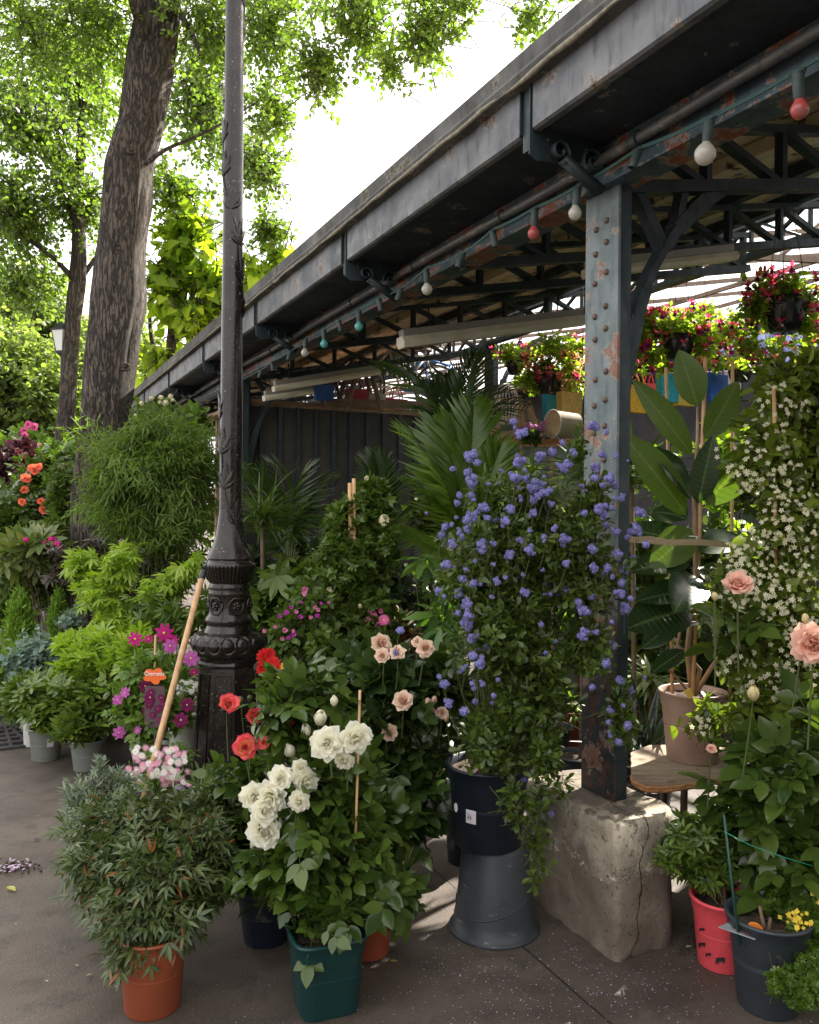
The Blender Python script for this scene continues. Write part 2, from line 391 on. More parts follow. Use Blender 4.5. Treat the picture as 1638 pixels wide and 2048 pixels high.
# ================================================================== GROUND
def ground():
    m, nt, b = new_mat('worn concrete paving')
    c = mixc(nt, ramp(nt, noise(nt, .9, 8, rough=.62), .38, .66), (.048, .036, .028), (.13, .1, .078))
    c = mixc(nt, ramp(nt, noise(nt, 7, 8, rough=.7), .5, .75), c, (.036, .028, .022))
    c = mixc(nt, ramp(nt, noise(nt, 160, 3), .62, .72), c, (.3, .26, .22))
    c = mixc(nt, ramp(nt, noise(nt, 210, 3), .33, .25), c, (.04, .03, .025))
    a = G(825, 1702); d = G(1223, 2048); n = Vector((d.y - a.y, a.x - d.x, 0)).normalized(); k = n.dot(a)
    g = nt.nodes.new('ShaderNodeNewGeometry'); vm = nt.nodes.new('ShaderNodeVectorMath'); vm.operation = 'DOT_PRODUCT'
    vm.inputs[1].default_value = n; nt.links.new(g.outputs['Position'], vm.inputs[0])
    s1 = nt.nodes.new('ShaderNodeMath'); s1.operation = 'SUBTRACT'; s1.inputs[1].default_value = k; nt.links.new(vm.outputs['Value'], s1.inputs[0])
    nn = nt.nodes.new('ShaderNodeMath'); nn.operation = 'MULTIPLY_ADD'; nn.inputs[1].default_value = .016; nt.links.new(noise(nt, 9, 6), nn.inputs[0]); nt.links.new(s1.outputs[0], nn.inputs[2])
    s2 = nt.nodes.new('ShaderNodeMath'); s2.operation = 'SUBTRACT'; s2.inputs[1].default_value = .008; nt.links.new(nn.outputs[0], s2.inputs[0])
    ab = nt.nodes.new('ShaderNodeMath'); ab.operation = 'ABSOLUTE'; nt.links.new(s2.outputs[0], ab.inputs[0])
    c = mixc(nt, ramp(nt, ab.outputs[0], .002, .0055), (.012, .01, .008), c)
    nt.links.new(c, b.inputs['Base Color'])
    nt.links.new(ramp(nt, noise(nt, 3, 5), .35, .7, .5, .85), b.inputs['Roughness'])
    bump(nt, b, noise(nt, 110, 5), .5, .004)
    mb = MB(); S = 300
    mb.add([(-S, -S, 0), (S, -S, 0), (S, S, 0), (-S, S, 0)], [[0, 1, 2, 3]])
    o = mb.build('ground', m, smooth=False); o['kind'] = 'structure'
ground()

# ================================================================== MARKET HALL
def iron(name, c1, c2, rust, lo, hi, rough=.5, scl=7, worn=None):
    m, nt, b = new_mat(name)
    c = mixc(nt, ramp(nt, noise(nt, 3.5, 6), .35, .65), c1, c2)
    c = mixc(nt, ramp(nt, noise(nt, 26, 7, stretch=(1, 1, .25)), .52, .8), c, tuple(x * .45 for x in c1))
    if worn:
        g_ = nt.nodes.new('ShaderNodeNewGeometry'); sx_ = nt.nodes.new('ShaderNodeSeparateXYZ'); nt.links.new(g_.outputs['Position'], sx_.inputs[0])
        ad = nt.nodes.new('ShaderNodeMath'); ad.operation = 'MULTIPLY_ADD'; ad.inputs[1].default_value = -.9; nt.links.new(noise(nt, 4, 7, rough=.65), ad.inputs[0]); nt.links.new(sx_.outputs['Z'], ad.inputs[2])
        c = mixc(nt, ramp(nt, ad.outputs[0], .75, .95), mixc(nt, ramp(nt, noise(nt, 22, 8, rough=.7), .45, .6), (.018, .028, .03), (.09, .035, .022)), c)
    nr = noise(nt, scl, 9, rough=.68)
    c = mixc(nt, ramp(nt, nr, lo - .035, lo - .02), c, (.24, .21, .18)) if rust else c
    if rust: c = mixc(nt, ramp(nt, nr, lo - .015, lo), c, mixc(nt, noise(nt, 45, 4), rust, tuple(x * .5 for x in rust)))
    nt.links.new(c, b.inputs['Base Color']); nt.links.new(ramp(nt, noise(nt, 12, 5), .3, .7, rough - .1, rough + .25), b.inputs['Roughness'])
    b.inputs['Metallic'].default_value = .15; bump(nt, b, noise(nt, 60, 6), .45, .004); return m
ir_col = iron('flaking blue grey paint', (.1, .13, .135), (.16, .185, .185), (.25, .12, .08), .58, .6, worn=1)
ir_gird = iron('rusty girder paint', (.035, .06, .075), (.065, .095, .11), (.24, .08, .045), .56, .6, scl=5)
ir_dark = iron('dark green iron', (.012, .022, .026), (.025, .038, .042), None, .9, 1)
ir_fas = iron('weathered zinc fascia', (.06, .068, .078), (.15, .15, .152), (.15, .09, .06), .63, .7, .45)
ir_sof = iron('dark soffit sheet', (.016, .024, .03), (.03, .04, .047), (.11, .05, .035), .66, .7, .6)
ir_corn = iron('mossy cornice', (.06, .06, .057), (.13, .125, .115), (.1, .09, .05), .62, .7, .7)
ir_pipe = iron('conduit', (.06, .065, .065), (.12, .11, .1), (.16, .08, .05), .6, .65, .4)
board = mat('peeling ceiling board', (.42, .33, .2), (.6, .5, .34), 4, .8, spots=((.07, .05, .035), 9, .56, .6), stretch=(1, 1, 1), bmp=.3)
barm = mat('glazing bar rust', (.16, .1, .07), (.24, .17, .12), 10, .7)
cream = mat('aged cream enamel', (.55, .5, .38), (.68, .63, .5), 8, .45, spots=((.3, .25, .17), 20, .62, .75))

T0, T1 = -.6, 27
def ext(mb, prof, t0, t1, m=0):
    """closed (p,z) profile run along the eave"""
    prism(mb, [W(p, t0, z) for p, z in prof], Ev * (t1 - t0), m)
hall = thing('market_hall', 'long iron and zinc market hall roof on a flaking blue grey riveted column', 'market hall', W(PC, TC, 0))
mb = MB(); ext(mb, [(1.765, 3.195), (1.722, 3.20), (1.712, 3.225), (1.722, 3.245), (1.716, 3.30), (1.74, 3.315), (2.16, 3.33), (2.16, 3.20)], T0, T1)
mb.build('cornice', ir_corn, hall, False)
mb = MB(); pts = [W(1.724 + R.uniform(-.004, .004), t, 3.205 + R.uniform(-.005, .004)) for t in np.arange(T0, T1, .11)]
tube(mb, pts, [R.uniform(.006, .014) for _ in pts], 6); mb.build('cornice_bead', mat('lichen crust', (.3, .27, .2), (.18, .16, .12), 40, .95), hall)
tk = [TC + LB * k for k in range(-1, 13)]
for a, b_ in zip(tk, tk[1:]):
    mb = MB(); ext(mb, [(1.765, 3.03), (1.775, 3.022), (1.80, 3.022), (1.80, 3.03), (1.781, 3.032), (1.781, 3.198), (1.765, 3.198)], a + .075, b_ - .012)
    mb.build('fascia_panel', ir_fas, hall, False)
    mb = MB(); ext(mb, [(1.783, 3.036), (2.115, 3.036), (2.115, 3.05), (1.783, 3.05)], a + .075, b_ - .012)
    mb.build('soffit_panel', ir_sof, hall, False)
def spiral(mb, p0, z0, r0, turns, t, sgn=1, a0=0., wd=.035):
    n = 26; V = []; F_ = []
    for i in range(n):
        u = i / (n - 1); a = a0 + sgn * turns * 2 * math.pi * u; r = r0 * (1 - .78 * u)
        for rr, dt in ((r, -wd / 2), (r + .007, -wd / 2), (r + .007, wd / 2), (r, wd / 2)): V.append(tuple(W(p0 + rr * math.cos(a), t + dt, z0 + rr * math.sin(a))))
    for i in range(n - 1):
        for q in range(4): F_.append([i * 4 + q, i * 4 + (q + 1) % 4, i * 4 + 4 + (q + 1) % 4, i * 4 + 4 + q])
    mb.add(V, F_)
for k, t in enumerate(tk[:-1]):
    mb = MB()
    for dt in (.0, .066):     # paired plates closing the fascia joint
        prism(mb, [W(1.758, t - .006 + dt, z) for z in (3.20, 3.03 if dt else 2.935)] + [W(1.79, t - .006 + dt, 2.915 if not dt else 3.03), W(2.11, t - .006 + dt, 2.955 if not dt else 3.03), W(2.11, t - .006 + dt, 3.06), W(1.80, t - .006 + dt, 3.20)], Ev * .007)
    prism(mb, [W(1.772, t + .001, 3.198), W(1.772, t + .001, 2.96), W(1.776, t + .001, 2.96), W(1.776, t + .001, 3.198)], Ev * .058)
    br = mb.build('eave_bracket', ir_dark, hall, False)
    mb = MB(); tt = t - .03
    spiral(mb, 1.875, 2.955, .042, 1.3, tt, 1, -1.2); spiral(mb, 2.035, 2.945, .05, 1.4, tt, -1, 3.6)
    prism(mb, [W(1.885, tt - .02, 2.92), W(1.90, tt - .02, 2.945), W(2.08, tt - .02, 2.855), W(2.065, tt - .02, 2.825)], Ev * .04)
    for q in range(3): ball(mb, W(1.84 + q * .09, t - .008, 3.0), .009, 8, 4)
    mb.build('scroll', ir_dark, br, True)
mb = MB(); ext(mb, [(2.112, 2.868), (2.124, 2.868), (2.124, 3.12), (2.112, 3.12)], T0, T1)
ext(mb, [(2.07, 2.858), (2.20, 2.858), (2.20, 2.868), (2.07, 2.868)], T0, T1); ext(mb, [(2.09, 3.05), (2.18, 3.05), (2.18, 3.06), (2.09, 3.06)], T0, T1)
mb.build('eave_girder', ir_gird, hall, False)
mb = MB(); pts = [W(2.065 + .004 * math.sin(t * 3), t, 2.962 + .006 * math.sin(t * 1.7)) for t in np.arange(T0, T1, .3)]; tube(mb, pts, .0205, 12)
pp = mb.build('conduit_pipe', ir_pipe, hall)
for t in np.arange(T0 + .2, 14, .9):
    mb = MB(); c0 = W(2.065, t, 2.962); th = [2 * math.pi * i / 12 for i in range(13)]
    tube(mb, [c0 + Iv * .024 * math.cos(a) + Zv * .026 * math.sin(a) for a in th], .004, 5); mb.build('pipe_clip', ir_dark, pp)
mb = MB(); ext(mb, [(2.06, 3.215), (4.7, 3.73), (4.7, 3.77), (2.06, 3.26)], T0, T1); mb.build('roof_deck', board, hall, False)
for p in (2.75, 3.4, 4.05, 4.65):
    z = 2.86 + .195 * (p - 2.12) + .275
    mb = MB(); ext(mb, [(p - .03, z), (p + .03, z), (p + .03, z + .075), (p - .03, z + .075)], T0, T1); mb.build('purlin', ir_dark if p != 3.4 else board, hall, False)
tts = [TC - LB * 1] + [TC + LB * k for k in range(0, 10)] + [TC + .62 * LB]
for t in tts:      # sloping lattice trusses
    mb = MB(); z0 = lambda p: 2.87 + .195 * (p - 2.12)
    bar(mb, W(2.13, t, z0(2.13)), W(5.0, t, z0(5.0)), .06, .05); bar(mb, W(2.13, t, z0(2.13) + .25), W(5.0, t, z0(5.0) + .25), .05, .035)
    n = 6
    for i in range(n + 1):
        p = 2.2 + i * 2.75 / n; bar(mb, W(p, t, z0(p)), W(p, t, z0(p) + .25), .03, .045, Ev)
        if i < n:
            q = p + 2.75 / n; bar(mb, W(p, t, z0(p) + (.25 if i % 1 == 0 else 0)), W(q, t, z0(q)), .03, .045, Ev)
    mb.build('roof_truss', ir_dark, hall, False)
def column(t, p=PC, zb=.48, ztop=2.87, m=None, rivets=True):
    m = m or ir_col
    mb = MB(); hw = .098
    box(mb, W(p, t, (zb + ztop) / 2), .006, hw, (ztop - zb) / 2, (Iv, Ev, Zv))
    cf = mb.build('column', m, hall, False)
    mb = MB()
    for sg in (-1, 1):
        box(mb, W(p + .036, t + sg * (hw - .012), (zb + ztop) / 2), .029, .005, (ztop - zb) / 2, (Iv, Ev, Zv))
    box(mb, W(p + .064, t, (zb + ztop) / 2), .004, hw - .018, (ztop - zb) / 2, (Iv, Ev, Zv))
    mb.build('column_web', ir_dark, cf, False)
    if rivets:
        rm = mat('rusty rivet', (.09, .065, .05), (.16, .11, .08), 30, .6, .2); first = None
        for z in (2.73, 2.64, 2.52, 2.39, 2.30, 2.14, 2.03, 1.92, 1.79, 1.5, 1.2, .9, .62):
            for s_ in (-1, 1):
                if first is None: mb = MB(); ball(mb, cf.matrix_world.translation * 0 + parent_loc(cf), .0125, 8, 5); first = mb.build('rivet', rm, cf); q_ = first
                else: q_ = first.copy(); C.objects.link(q_)
                q_.location = W(p - .008, t + s_ * .032 + R.uniform(-.004, .004), z - .012 * s_ + R.uniform(-.006, .006)) - parent_loc(cf)
    # arched bracket up to the truss
    mb = MB(); A = curve(W(p + .09, t, ztop - .85), W(p + .15, t, ztop - .12), W(p + .72, t, ztop + .16), 12)
    for i, (a, b_) in enumerate(zip(A, A[1:])): bar(mb, a, b_, .06, .05 + .02 * math.sin(i), Ev.cross((b_ - a).normalized()))
    bar(mb, A[6], W(p + .16, t, ztop + .03), .05, .045, Iv); bar(mb, A[7] , W(p + .42, t, ztop + .09), .05, .035, Iv)
    bar(mb, W(p + .085, t, ztop - .9), W(p + .085, t, ztop), .05, .03, Iv)
    mb.build('arched_bracket', ir_dark, hall, False)
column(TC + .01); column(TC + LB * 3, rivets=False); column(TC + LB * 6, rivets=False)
# inner lattice girder, its columns, and the glazed roof beyond
mb = MB(); ext(mb, [(4.98, 3.50), (5.06, 3.50), (5.06, 3.545), (4.98, 3.545)], T0 - 3, T1); ext(mb, [(4.98, 3.74), (5.06, 3.74), (5.06, 3.79), (4.98, 3.79)], T0 - 3, T1)
for t in np.arange(T0 - 3, T1, .5):
    bar(mb, W(5.02, t, 3.53), W(5.02, t + .4, 3.76), .02, .03, Iv); bar(mb, W(5.03, t + .4, 3.53), W(5.03, t, 3.76), .02, .03, Iv); bar(mb, W(5.01, t + .45, 3.53), W(5.01, t + .45, 3.76), .02, .03, Iv)
mb.build('inner_girder', ir_dark, hall, False)
for t in (TC + LB * 3, TC + LB * 6): column(t, 5.02, .0, 3.5, ir_dark, False)
zg = lambda p: 3.80 + .2 * (p - 5)
gl, nt, b = new_mat('dusty roof glass'); b.inputs['Base Color'].default_value = (.8, .85, .85, 1); b.inputs['Roughness'].default_value = .25
tp = nt.nodes.new('ShaderNodeBsdfTransparent'); ms = nt.nodes.new('ShaderNodeMixShader'); ms.inputs[0].default_value = .9
nt.links.new(b.outputs[0], ms.inputs[1]); nt.links.new(tp.outputs[0], ms.inputs[2]); nt.links.new(ms.outputs[0], nt.nodes['Material Output'].inputs[0])
mb = MB(); mb.add([tuple(v) for v in (W(5.07, T0 - 4, zg(5.07) + .03), W(9.6, T0 - 4, zg(9.6) + .03), W(9.6, T1, zg(9.6) + .03), W(5.07, T1, zg(5.07) + .03))], [[0, 1, 2, 3]])
gr = mb.build('glazed_roof', gl, hall, False)
mb = MB()
for t in np.arange(T0 - 4, T1, 1.05): bar(mb, W(5.07, t, zg(5.07)), W(9.6, t, zg(9.6)), .03, .045)
for p in (6.3, 7.9, 9.6): bar(mb, W(p, T0 - 4, zg(p) - .04), W(p, T1, zg(p) - .04), .035, .05)
for t in np.arange(T0 - 4, 20, 4.6):
    bar(mb, W(5.07, t, 3.6), W(9.6, t, 4.1), .04, .05); 
    for i in range(5):
        p = 5.6 + i * .9; bar(mb, W(p, t, 3.6 + .11 * (p - 5.07)), W(p + .5, t, zg(p + .5)), .03, .03, Ev)
mb.build('glazing_bars', barm, gr, False)
mb = MB(); ext(mb, [(9.5, 3.95), (9.6, 3.95), (9.6, 4.3), (9.5, 4.3)], T0 - 4, T1); ext(mb, [(8.9, 3.9), (9.6, 3.9), (9.6, 3.945), (8.9, 3.945)], T0 - 4, T1)
mb.build('back_beam', ir_dark, hall, False)
mb = MB(); ext(mb, [(9.62, 0.0), (9.68, 0), (9.68, 3.94), (9.62, 3.94)], T0 - 4, T1); mb.build('back_wall', mat('dark stall cloth', (.03, .03, .035), (.06, .055, .06), 3, .9), hall, False)

# ------------------------------------------------------------------ stone block under the column
def stone_block():
    m, nt, b = new_mat('pitted limestone')
    c = mixc(nt, ramp(nt, noise(nt, 5, 9, rough=.65), .35, .65), (.34, .28, .2), (.6, .52, .4))
    c = mixc(nt, ramp(nt, noise(nt, 2.2, 5), .48, .6), c, (.17, .14, .11))
    c = mixc(nt, ramp(nt, noise(nt, 80, 7, rough=.7), .6, .72), c, (.56, .5, .4))
    pits = ramp(nt, noise(nt, 70, 5, rough=.7), .33, .4); c = mixc(nt, pits, (.07, .05, .035), c); c = mixc(nt, ramp(nt, noise(nt, 4.2, 9, (1, 1, .6), .7), .53, .56), c, mixc(nt, noise(nt, 30, 5), (.13, .105, .08), (.22, .18, .14)))
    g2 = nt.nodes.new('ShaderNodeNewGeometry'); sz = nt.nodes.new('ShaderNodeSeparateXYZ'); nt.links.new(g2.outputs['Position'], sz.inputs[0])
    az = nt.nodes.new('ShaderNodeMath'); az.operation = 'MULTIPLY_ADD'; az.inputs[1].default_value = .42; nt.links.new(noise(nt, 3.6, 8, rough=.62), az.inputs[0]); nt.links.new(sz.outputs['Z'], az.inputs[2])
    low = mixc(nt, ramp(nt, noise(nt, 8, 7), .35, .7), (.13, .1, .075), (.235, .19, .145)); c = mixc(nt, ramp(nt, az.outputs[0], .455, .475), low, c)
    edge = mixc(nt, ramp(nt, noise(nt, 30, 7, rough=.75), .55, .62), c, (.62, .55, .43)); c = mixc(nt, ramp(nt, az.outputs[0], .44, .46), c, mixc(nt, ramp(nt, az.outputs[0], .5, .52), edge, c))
    a = P(1288, 1640, 2.98); g = nt.nodes.new('ShaderNodeNewGeometry'); vm = nt.nodes.new('ShaderNodeVectorMath'); vm.operation = 'DOT_PRODUCT'
    vm.inputs[1].default_value = (Iv + Zv * -.13); nt.links.new(g.outputs['Position'], vm.inputs[0])
    s1 = nt.nodes.new('ShaderNodeMath'); s1.operation = 'MULTIPLY_ADD'; s1.inputs[1].default_value = .09; nt.links.new(noise(nt, 8, 6), s1.inputs[0]); nt.links.new(vm.outputs['Value'], s1.inputs[2])
    s2 = nt.nodes.new('ShaderNodeMath'); s2.operation = 'SUBTRACT'; s2.inputs[1].default_value = a.dot(Iv) - .13 * a.z + .045; nt.links.new(s1.outputs[0], s2.inputs[0])
    ab = nt.nodes.new('ShaderNodeMath'); ab.operation = 'ABSOLUTE'; nt.links.new(s2.outputs[0], ab.inputs[0])
    c = mixc(nt, ramp(nt, ab.outputs[0], .0015, .004), (.015, .01, .008), c)
    nt.links.new(c, b.inputs['Base Color']); b.inputs['Roughness'].default_value = .9
    mm = nt.nodes.new('ShaderNodeMath'); mm.operation = 'ADD'; nt.links.new(noise(nt, 45, 8, rough=.7), mm.inputs[0]); nt.links.new(pits, mm.inputs[1])
    bump(nt, b, mm.outputs[0], .8, .008)
    root = thing('stone_block', 'cracked pale limestone block carrying the iron column', 'stone block', W(2.2, 2.56, 0))
    # outline in (p,t): near corner, rounded right corner
    p0, p1, t0, t1 = 1.965, 2.30, 2.27, 2.86; H = .485
    def outline(ins):
        pts = []
        for (cp, ct, r, a0) in ((p0, t0, .028, 180), (p1, t0, .12, 270), (p1, t1, .10, 0), (p0, t1, .05, 90)):
            cx = cp + (r if cp == p0 else -r); cy = ct + (r if ct == t0 else -r)
            for i in range(9):
                a = math.radians(a0 + 90 * i / 8); pts.append((cx + (r - ins) * math.cos(a), cy + (r - ins) * math.sin(a)))
        res = []
        for i, q in enumerate(pts):
            nx = pts[(i + 1) % len(pts)]; d = math.dist(q, nx); k = max(1, int(d / .03))
            res += [(q[0] + (nx[0] - q[0]) * j / k, q[1] + (nx[1] - q[1]) * j / k) for j in range(k)]
        return res
    base = outline(0); cen = (2.13, 2.56); V = []; rows = 0; n = len(base)
    zs = [i * (H - .02) / 22 for i in range(23)]
    prof = [(z, 0.) for z in zs] + [(H - .006, .006), (H, .018), (H, .07), (H, .13), (H, .22)]
    for z, ins in prof:
        for (p, t) in base:
            d = Vector((p - cen[0], t - cen[1])); L = d.length; q = d * (1 - min(ins, L * .98) / L)
            v = W(cen[0] + q.x, cen[1] + q.y, z); nn = mnoise.fractal(v * 9, 1, 2, 4) * .008 + mnoise.noise(v * 3.1) * .004
            if z < .06: nn -= .012 * (1 - z / .06) * (mnoise.noise(v * 14) > 0)
            dd = Vector((q.x, q.y)).normalized() * nn
            V.append(tuple(v + Iv * dd.x + Ev * dd.y + (Zv * nn * .6 if z >= H else Vector())))
    F_ = [[i * n + k, i * n + (k + 1) % n, (i + 1) * n + (k + 1) % n, (i + 1) * n + k] for i in range(len(prof) - 1) for k in range(n)] + [[(len(prof) - 1) * n + k for k in range(n)]]
    mb = MB(); mb.add(V, F_); mb.build('block', m, root)
stone_block()

# ------------------------------------------------------------------ lamp post
def lamp_post():
    D = 4.4; k = D / F; o = P(456, 1560, D); o.z = 0; Z = lambda y: 1.6 - (y - 1020) * k
    m, nt, b = new_mat('dark bronze cast iron')
    c = mixc(nt, ramp(nt, noise(nt, 7, 6), .35, .65), (.008, .006, .005), (.024, .018, .015))
    c = mixc(nt, ramp(nt, noise(nt, 90, 4), .64, .72), c, (.22, .18, .15)); nt.links.new(c, b.inputs['Base Color'])
    b.inputs['Metallic'].default_value = .2; b.inputs['Specular IOR Level'].default_value = .5; nt.links.new(ramp(nt, noise(nt, 14, 6), .3, .7, .15, .3), b.inputs['Roughness']); bump(nt, b, noise(nt, 45, 6), .25, .004)
    root = thing('street_lamp', 'dark bronze cast iron lamp post wound with relief ivy', 'lamp post', o)
    mb = MB(); prof = [(22, 1030), (22, 1000), (21.5, 850), (21, 700), (20, 500), (19, 250), (18, 0), (16, -400), (13, -1000)]
    lathe(mb, [(r * k, Z(y)) for r, y in prof], o, 32); mb.build('shaft', m, root)
    mb = MB(); prof = [(46, 1119), (45, 1115), (41, 1108), (36, 1098), (32, 1086), (28.5, 1072), (25.5, 1052), (23.5, 1037), (22.1, 1022)]; lathe(mb, [(r * k, Z(y)) for r, y in prof], o, 40); mb.build('flared_collar', m, root)
    mb = MB(); prof = [(39, 1168), (46, 1160), (51, 1138), (52, 1133), (50, 1129), (44, 1127), (43, 1121), (45, 1118)]
    lathe(mb, [(r * k, Z(y)) for r, y in prof], o, 240, lambda r, z, a, i: r * (1 - .06 * (i in (1, 2)) * (math.cos(a * 40) > 0)), 0); mb.build('fluted_ring', m, root)
    mb = MB(); prof = [(50, 1265), (45, 1254), (43, 1251), (47, 1247), (48, 1241), (46, 1236), (42, 1232), (41, 1228), (39.5, 1196), (41, 1191), (42, 1187), (39, 1183), (41, 1178), (41, 1174), (38, 1170), (39, 1166)]
    lathe(mb, [(r * k, Z(y)) for r, y in prof], o, 48); dr = mb.build('banded_drum', m, root)
    for j in range(6):
        a = math.radians(-118 + 60 * j); mb = MB(); n = Vector((math.cos(a), math.sin(a), 0)); s = Vector((-n.y, n.x, 0)); c0 = o + n * 41.5 * k + Zv * (Z(1212))
        th = [math.radians(22.5 + 45 * i) for i in range(9)]
        tube(mb, [c0 + s * math.cos(q) * 15 * k + Zv * math.sin(q) * 17 * k - n * (abs(math.cos(q)) ** 2 * 4 * k) for q in th], 2.6 * k, 5)
        for i in range(5): q = i * 1.2566; ball(mb, c0 + s * math.cos(q) * 5 * k + Zv * math.sin(q) * 5.5 * k, 3.6 * k, 8, 5)
        ball(mb, c0 + n * 2 * k, 3 * k, 8, 5); mb.build('rosette', m, dr)
    mb = MB(); prof = [(58, 1320), (60, 1314), (66, 1309), (70, 1304), (73, 1296), (75, 1286), (73, 1275), (67, 1269), (58, 1266), (52, 1264)]
    ys = np.linspace(1320, 1264, 45); pr = sorted([(y, r) for r, y in prof]); rs = np.interp(ys, [y for y, r in pr], [r for y, r in pr])
    def mould(r, z, a, i):
        y = ys[i]
        if not 1267 < y < 1301: return r
        u = (a * 8 / math.pi) % 1 - .5; v = (y - 1284) / 17; dd = abs(math.hypot(u * 2.1, v * .95) - .8)
        return r * (1 - .045 * max(0, 1 - dd / .16) + .02 * (math.hypot(u * 2.1, v) < .62))
    lathe(mb, [(r * k, Z(y)) for y, r in zip(ys, rs)], o, 220, mould); mb.build('leaf_moulding', m, root)
    mb = MB(); prof = [(76, 1617), (76, 1600), (72, 1594), (70, 1560), (57.5, 1332), (61, 1326), (58, 1318)]
    lathe(mb, [(r * k, Z(y)) for r, y in prof], o, 8, ang0=math.radians(22.5 - 90)); bs = mb.build('octagonal_base', m, root, False)
    for j in range(8):
        a = math.radians(-90 + 45 * j); n = Vector((math.cos(a), math.sin(a), 0)); s = Vector((-n.y, n.x, 0)); mb = MB(); q = math.cos(math.radians(22.5))
        def pt(u, y, off=.5): r = 57.5 + (70 - 57.5) * (y - 1332) / (1560 - 1332); return o + n * (r * q + off) * k + s * (u * r * .27) * k + Zv * Z(y)
        for (u0, y0, u1, y1) in ((-1, 1345, 1, 1345), (1, 1345, 1, 1575), (1, 1575, -1, 1575), (-1, 1575, -1, 1345)): bar(mb, pt(u0, y0), pt(u1, y1), 3 * k, 3.4 * k, n)
        mb.build('panel_frame', m, bs, False)
    mb = MB(); vine = []; n_ = 260; ztop = Z(-900); zb = Z(1100)
    def rad(y): return np.interp(y, [-1000, -400, 0, 250, 500, 700, 850, 1000, 1037, 1052, 1072, 1086, 1098, 1108, 1115], [13, 16, 18, 19, 20, 21, 21.5, 22, 23.5, 25.5, 28.5, 32, 36, 41, 45])
    for i in range(n_):
        y = 1098 - i * 2000 / n_; a = math.radians(-25) - (1098 - y) / 310 * 2 * math.pi * .55 + .25 * math.sin(y * .03)
        r = (rad(y) + .6) * k; vine.append(o + Vector((r * math.cos(a), r * math.sin(a), Z(y))))
    tube(mb, vine, 2.3 * k, 6)
    LF = leaf_t([(0, 0), (.2, .09), (.45, .15), (.75, .09), (1, 0)], 0, 0)
    for i in range(6, n_ - 4, 9):
        v = vine[i]; a0 = math.atan2(v.y - o.y, v.x - o.x)
        for ang, L in ((.1, 56), (.5, 46), (-.45, 44), (.95, 30), (-.9, 26)):
            L *= k; V = []
            for (x, y, _z), s_ in zip(LF[0], LF[3]):
                up = (x * math.cos(ang) - y * math.sin(ang)) * L; sd_ = (x * math.sin(ang) + y * math.cos(ang)) * L; z = v.z + up; yy = 1020 - (z - 1.6) / k
                r = (rad(yy) + .4 + 3.2 * (1 - s_) + 1.6 * x) * k; q = a0 + sd_ / r; V.append((o.x + r * math.cos(q), o.y + r * math.sin(q), z))
            mb.add(V, LF[1], t=LF[2], sv=LF[3])
    mb.build('ivy_relief', m, root)
    # lantern above the frame
    zt = Z(-1000); mb = MB(); lathe(mb, [(.05, zt), (.16, zt + .1), (.19, zt + .12)], o, 6); lathe(mb, [(.29, zt + .68), (.2, zt + .82), (.06, zt + .92), (.02, zt + 1.05)], o, 6); mb.build('lantern_frame', m, root, False)
    mb = MB(); lathe(mb, [(.18, zt + .12), (.28, zt + .68)], o, 6); mb.build('lantern_glass', mat('milk glass', (.75, .75, .7), rough=.3), root, False)
lamp_post()
def far_lantern():
    D = 13.; k = D / F; o = P(122, 900, D); o.z = 0; Z = lambda y: 1.6 - (y - 1020) * k
    m = mat('black lantern paint', (.03, .035, .035), rough=.4); root = thing('street_lamp', 'small glazed street lantern among the leaves beside the thin trunk', 'street lamp', o)
    mb = MB(); lathe(mb, [(9 * k, 0), (9 * k, .5), (4 * k, .7), (3 * k, Z(720))], o, 10); mb.build('post', m, root)
    mb = MB(); lathe(mb, [(3 * k, Z(720)), (11 * k, Z(712)), (12 * k, Z(709))], o, 4, ang0=.5); lathe(mb, [(22 * k, Z(668)), (20 * k, Z(664)), (14 * k, Z(658)), (4 * k, Z(650))], o, 4, ang0=.5)
    for j in range(4):
        a = .5 + j * math.pi / 2; bar(mb, o + Vector((math.cos(a), math.sin(a), 0)) * 11.5 * k + Zv * Z(709), o + Vector((math.cos(a), math.sin(a), 0)) * 20 * k + Zv * Z(667), 1.6 * k, 1.6 * k)
    mb.build('lantern_frame', m, root, False)
    mb = MB(); lathe(mb, [(11 * k, Z(708)), (19.3 * k, Z(668))], o, 4, ang0=.5); mb.build('lantern_glass', mat('pale lantern glass', (.7, .72, .68), rough=.2), root, False)
far_lantern()

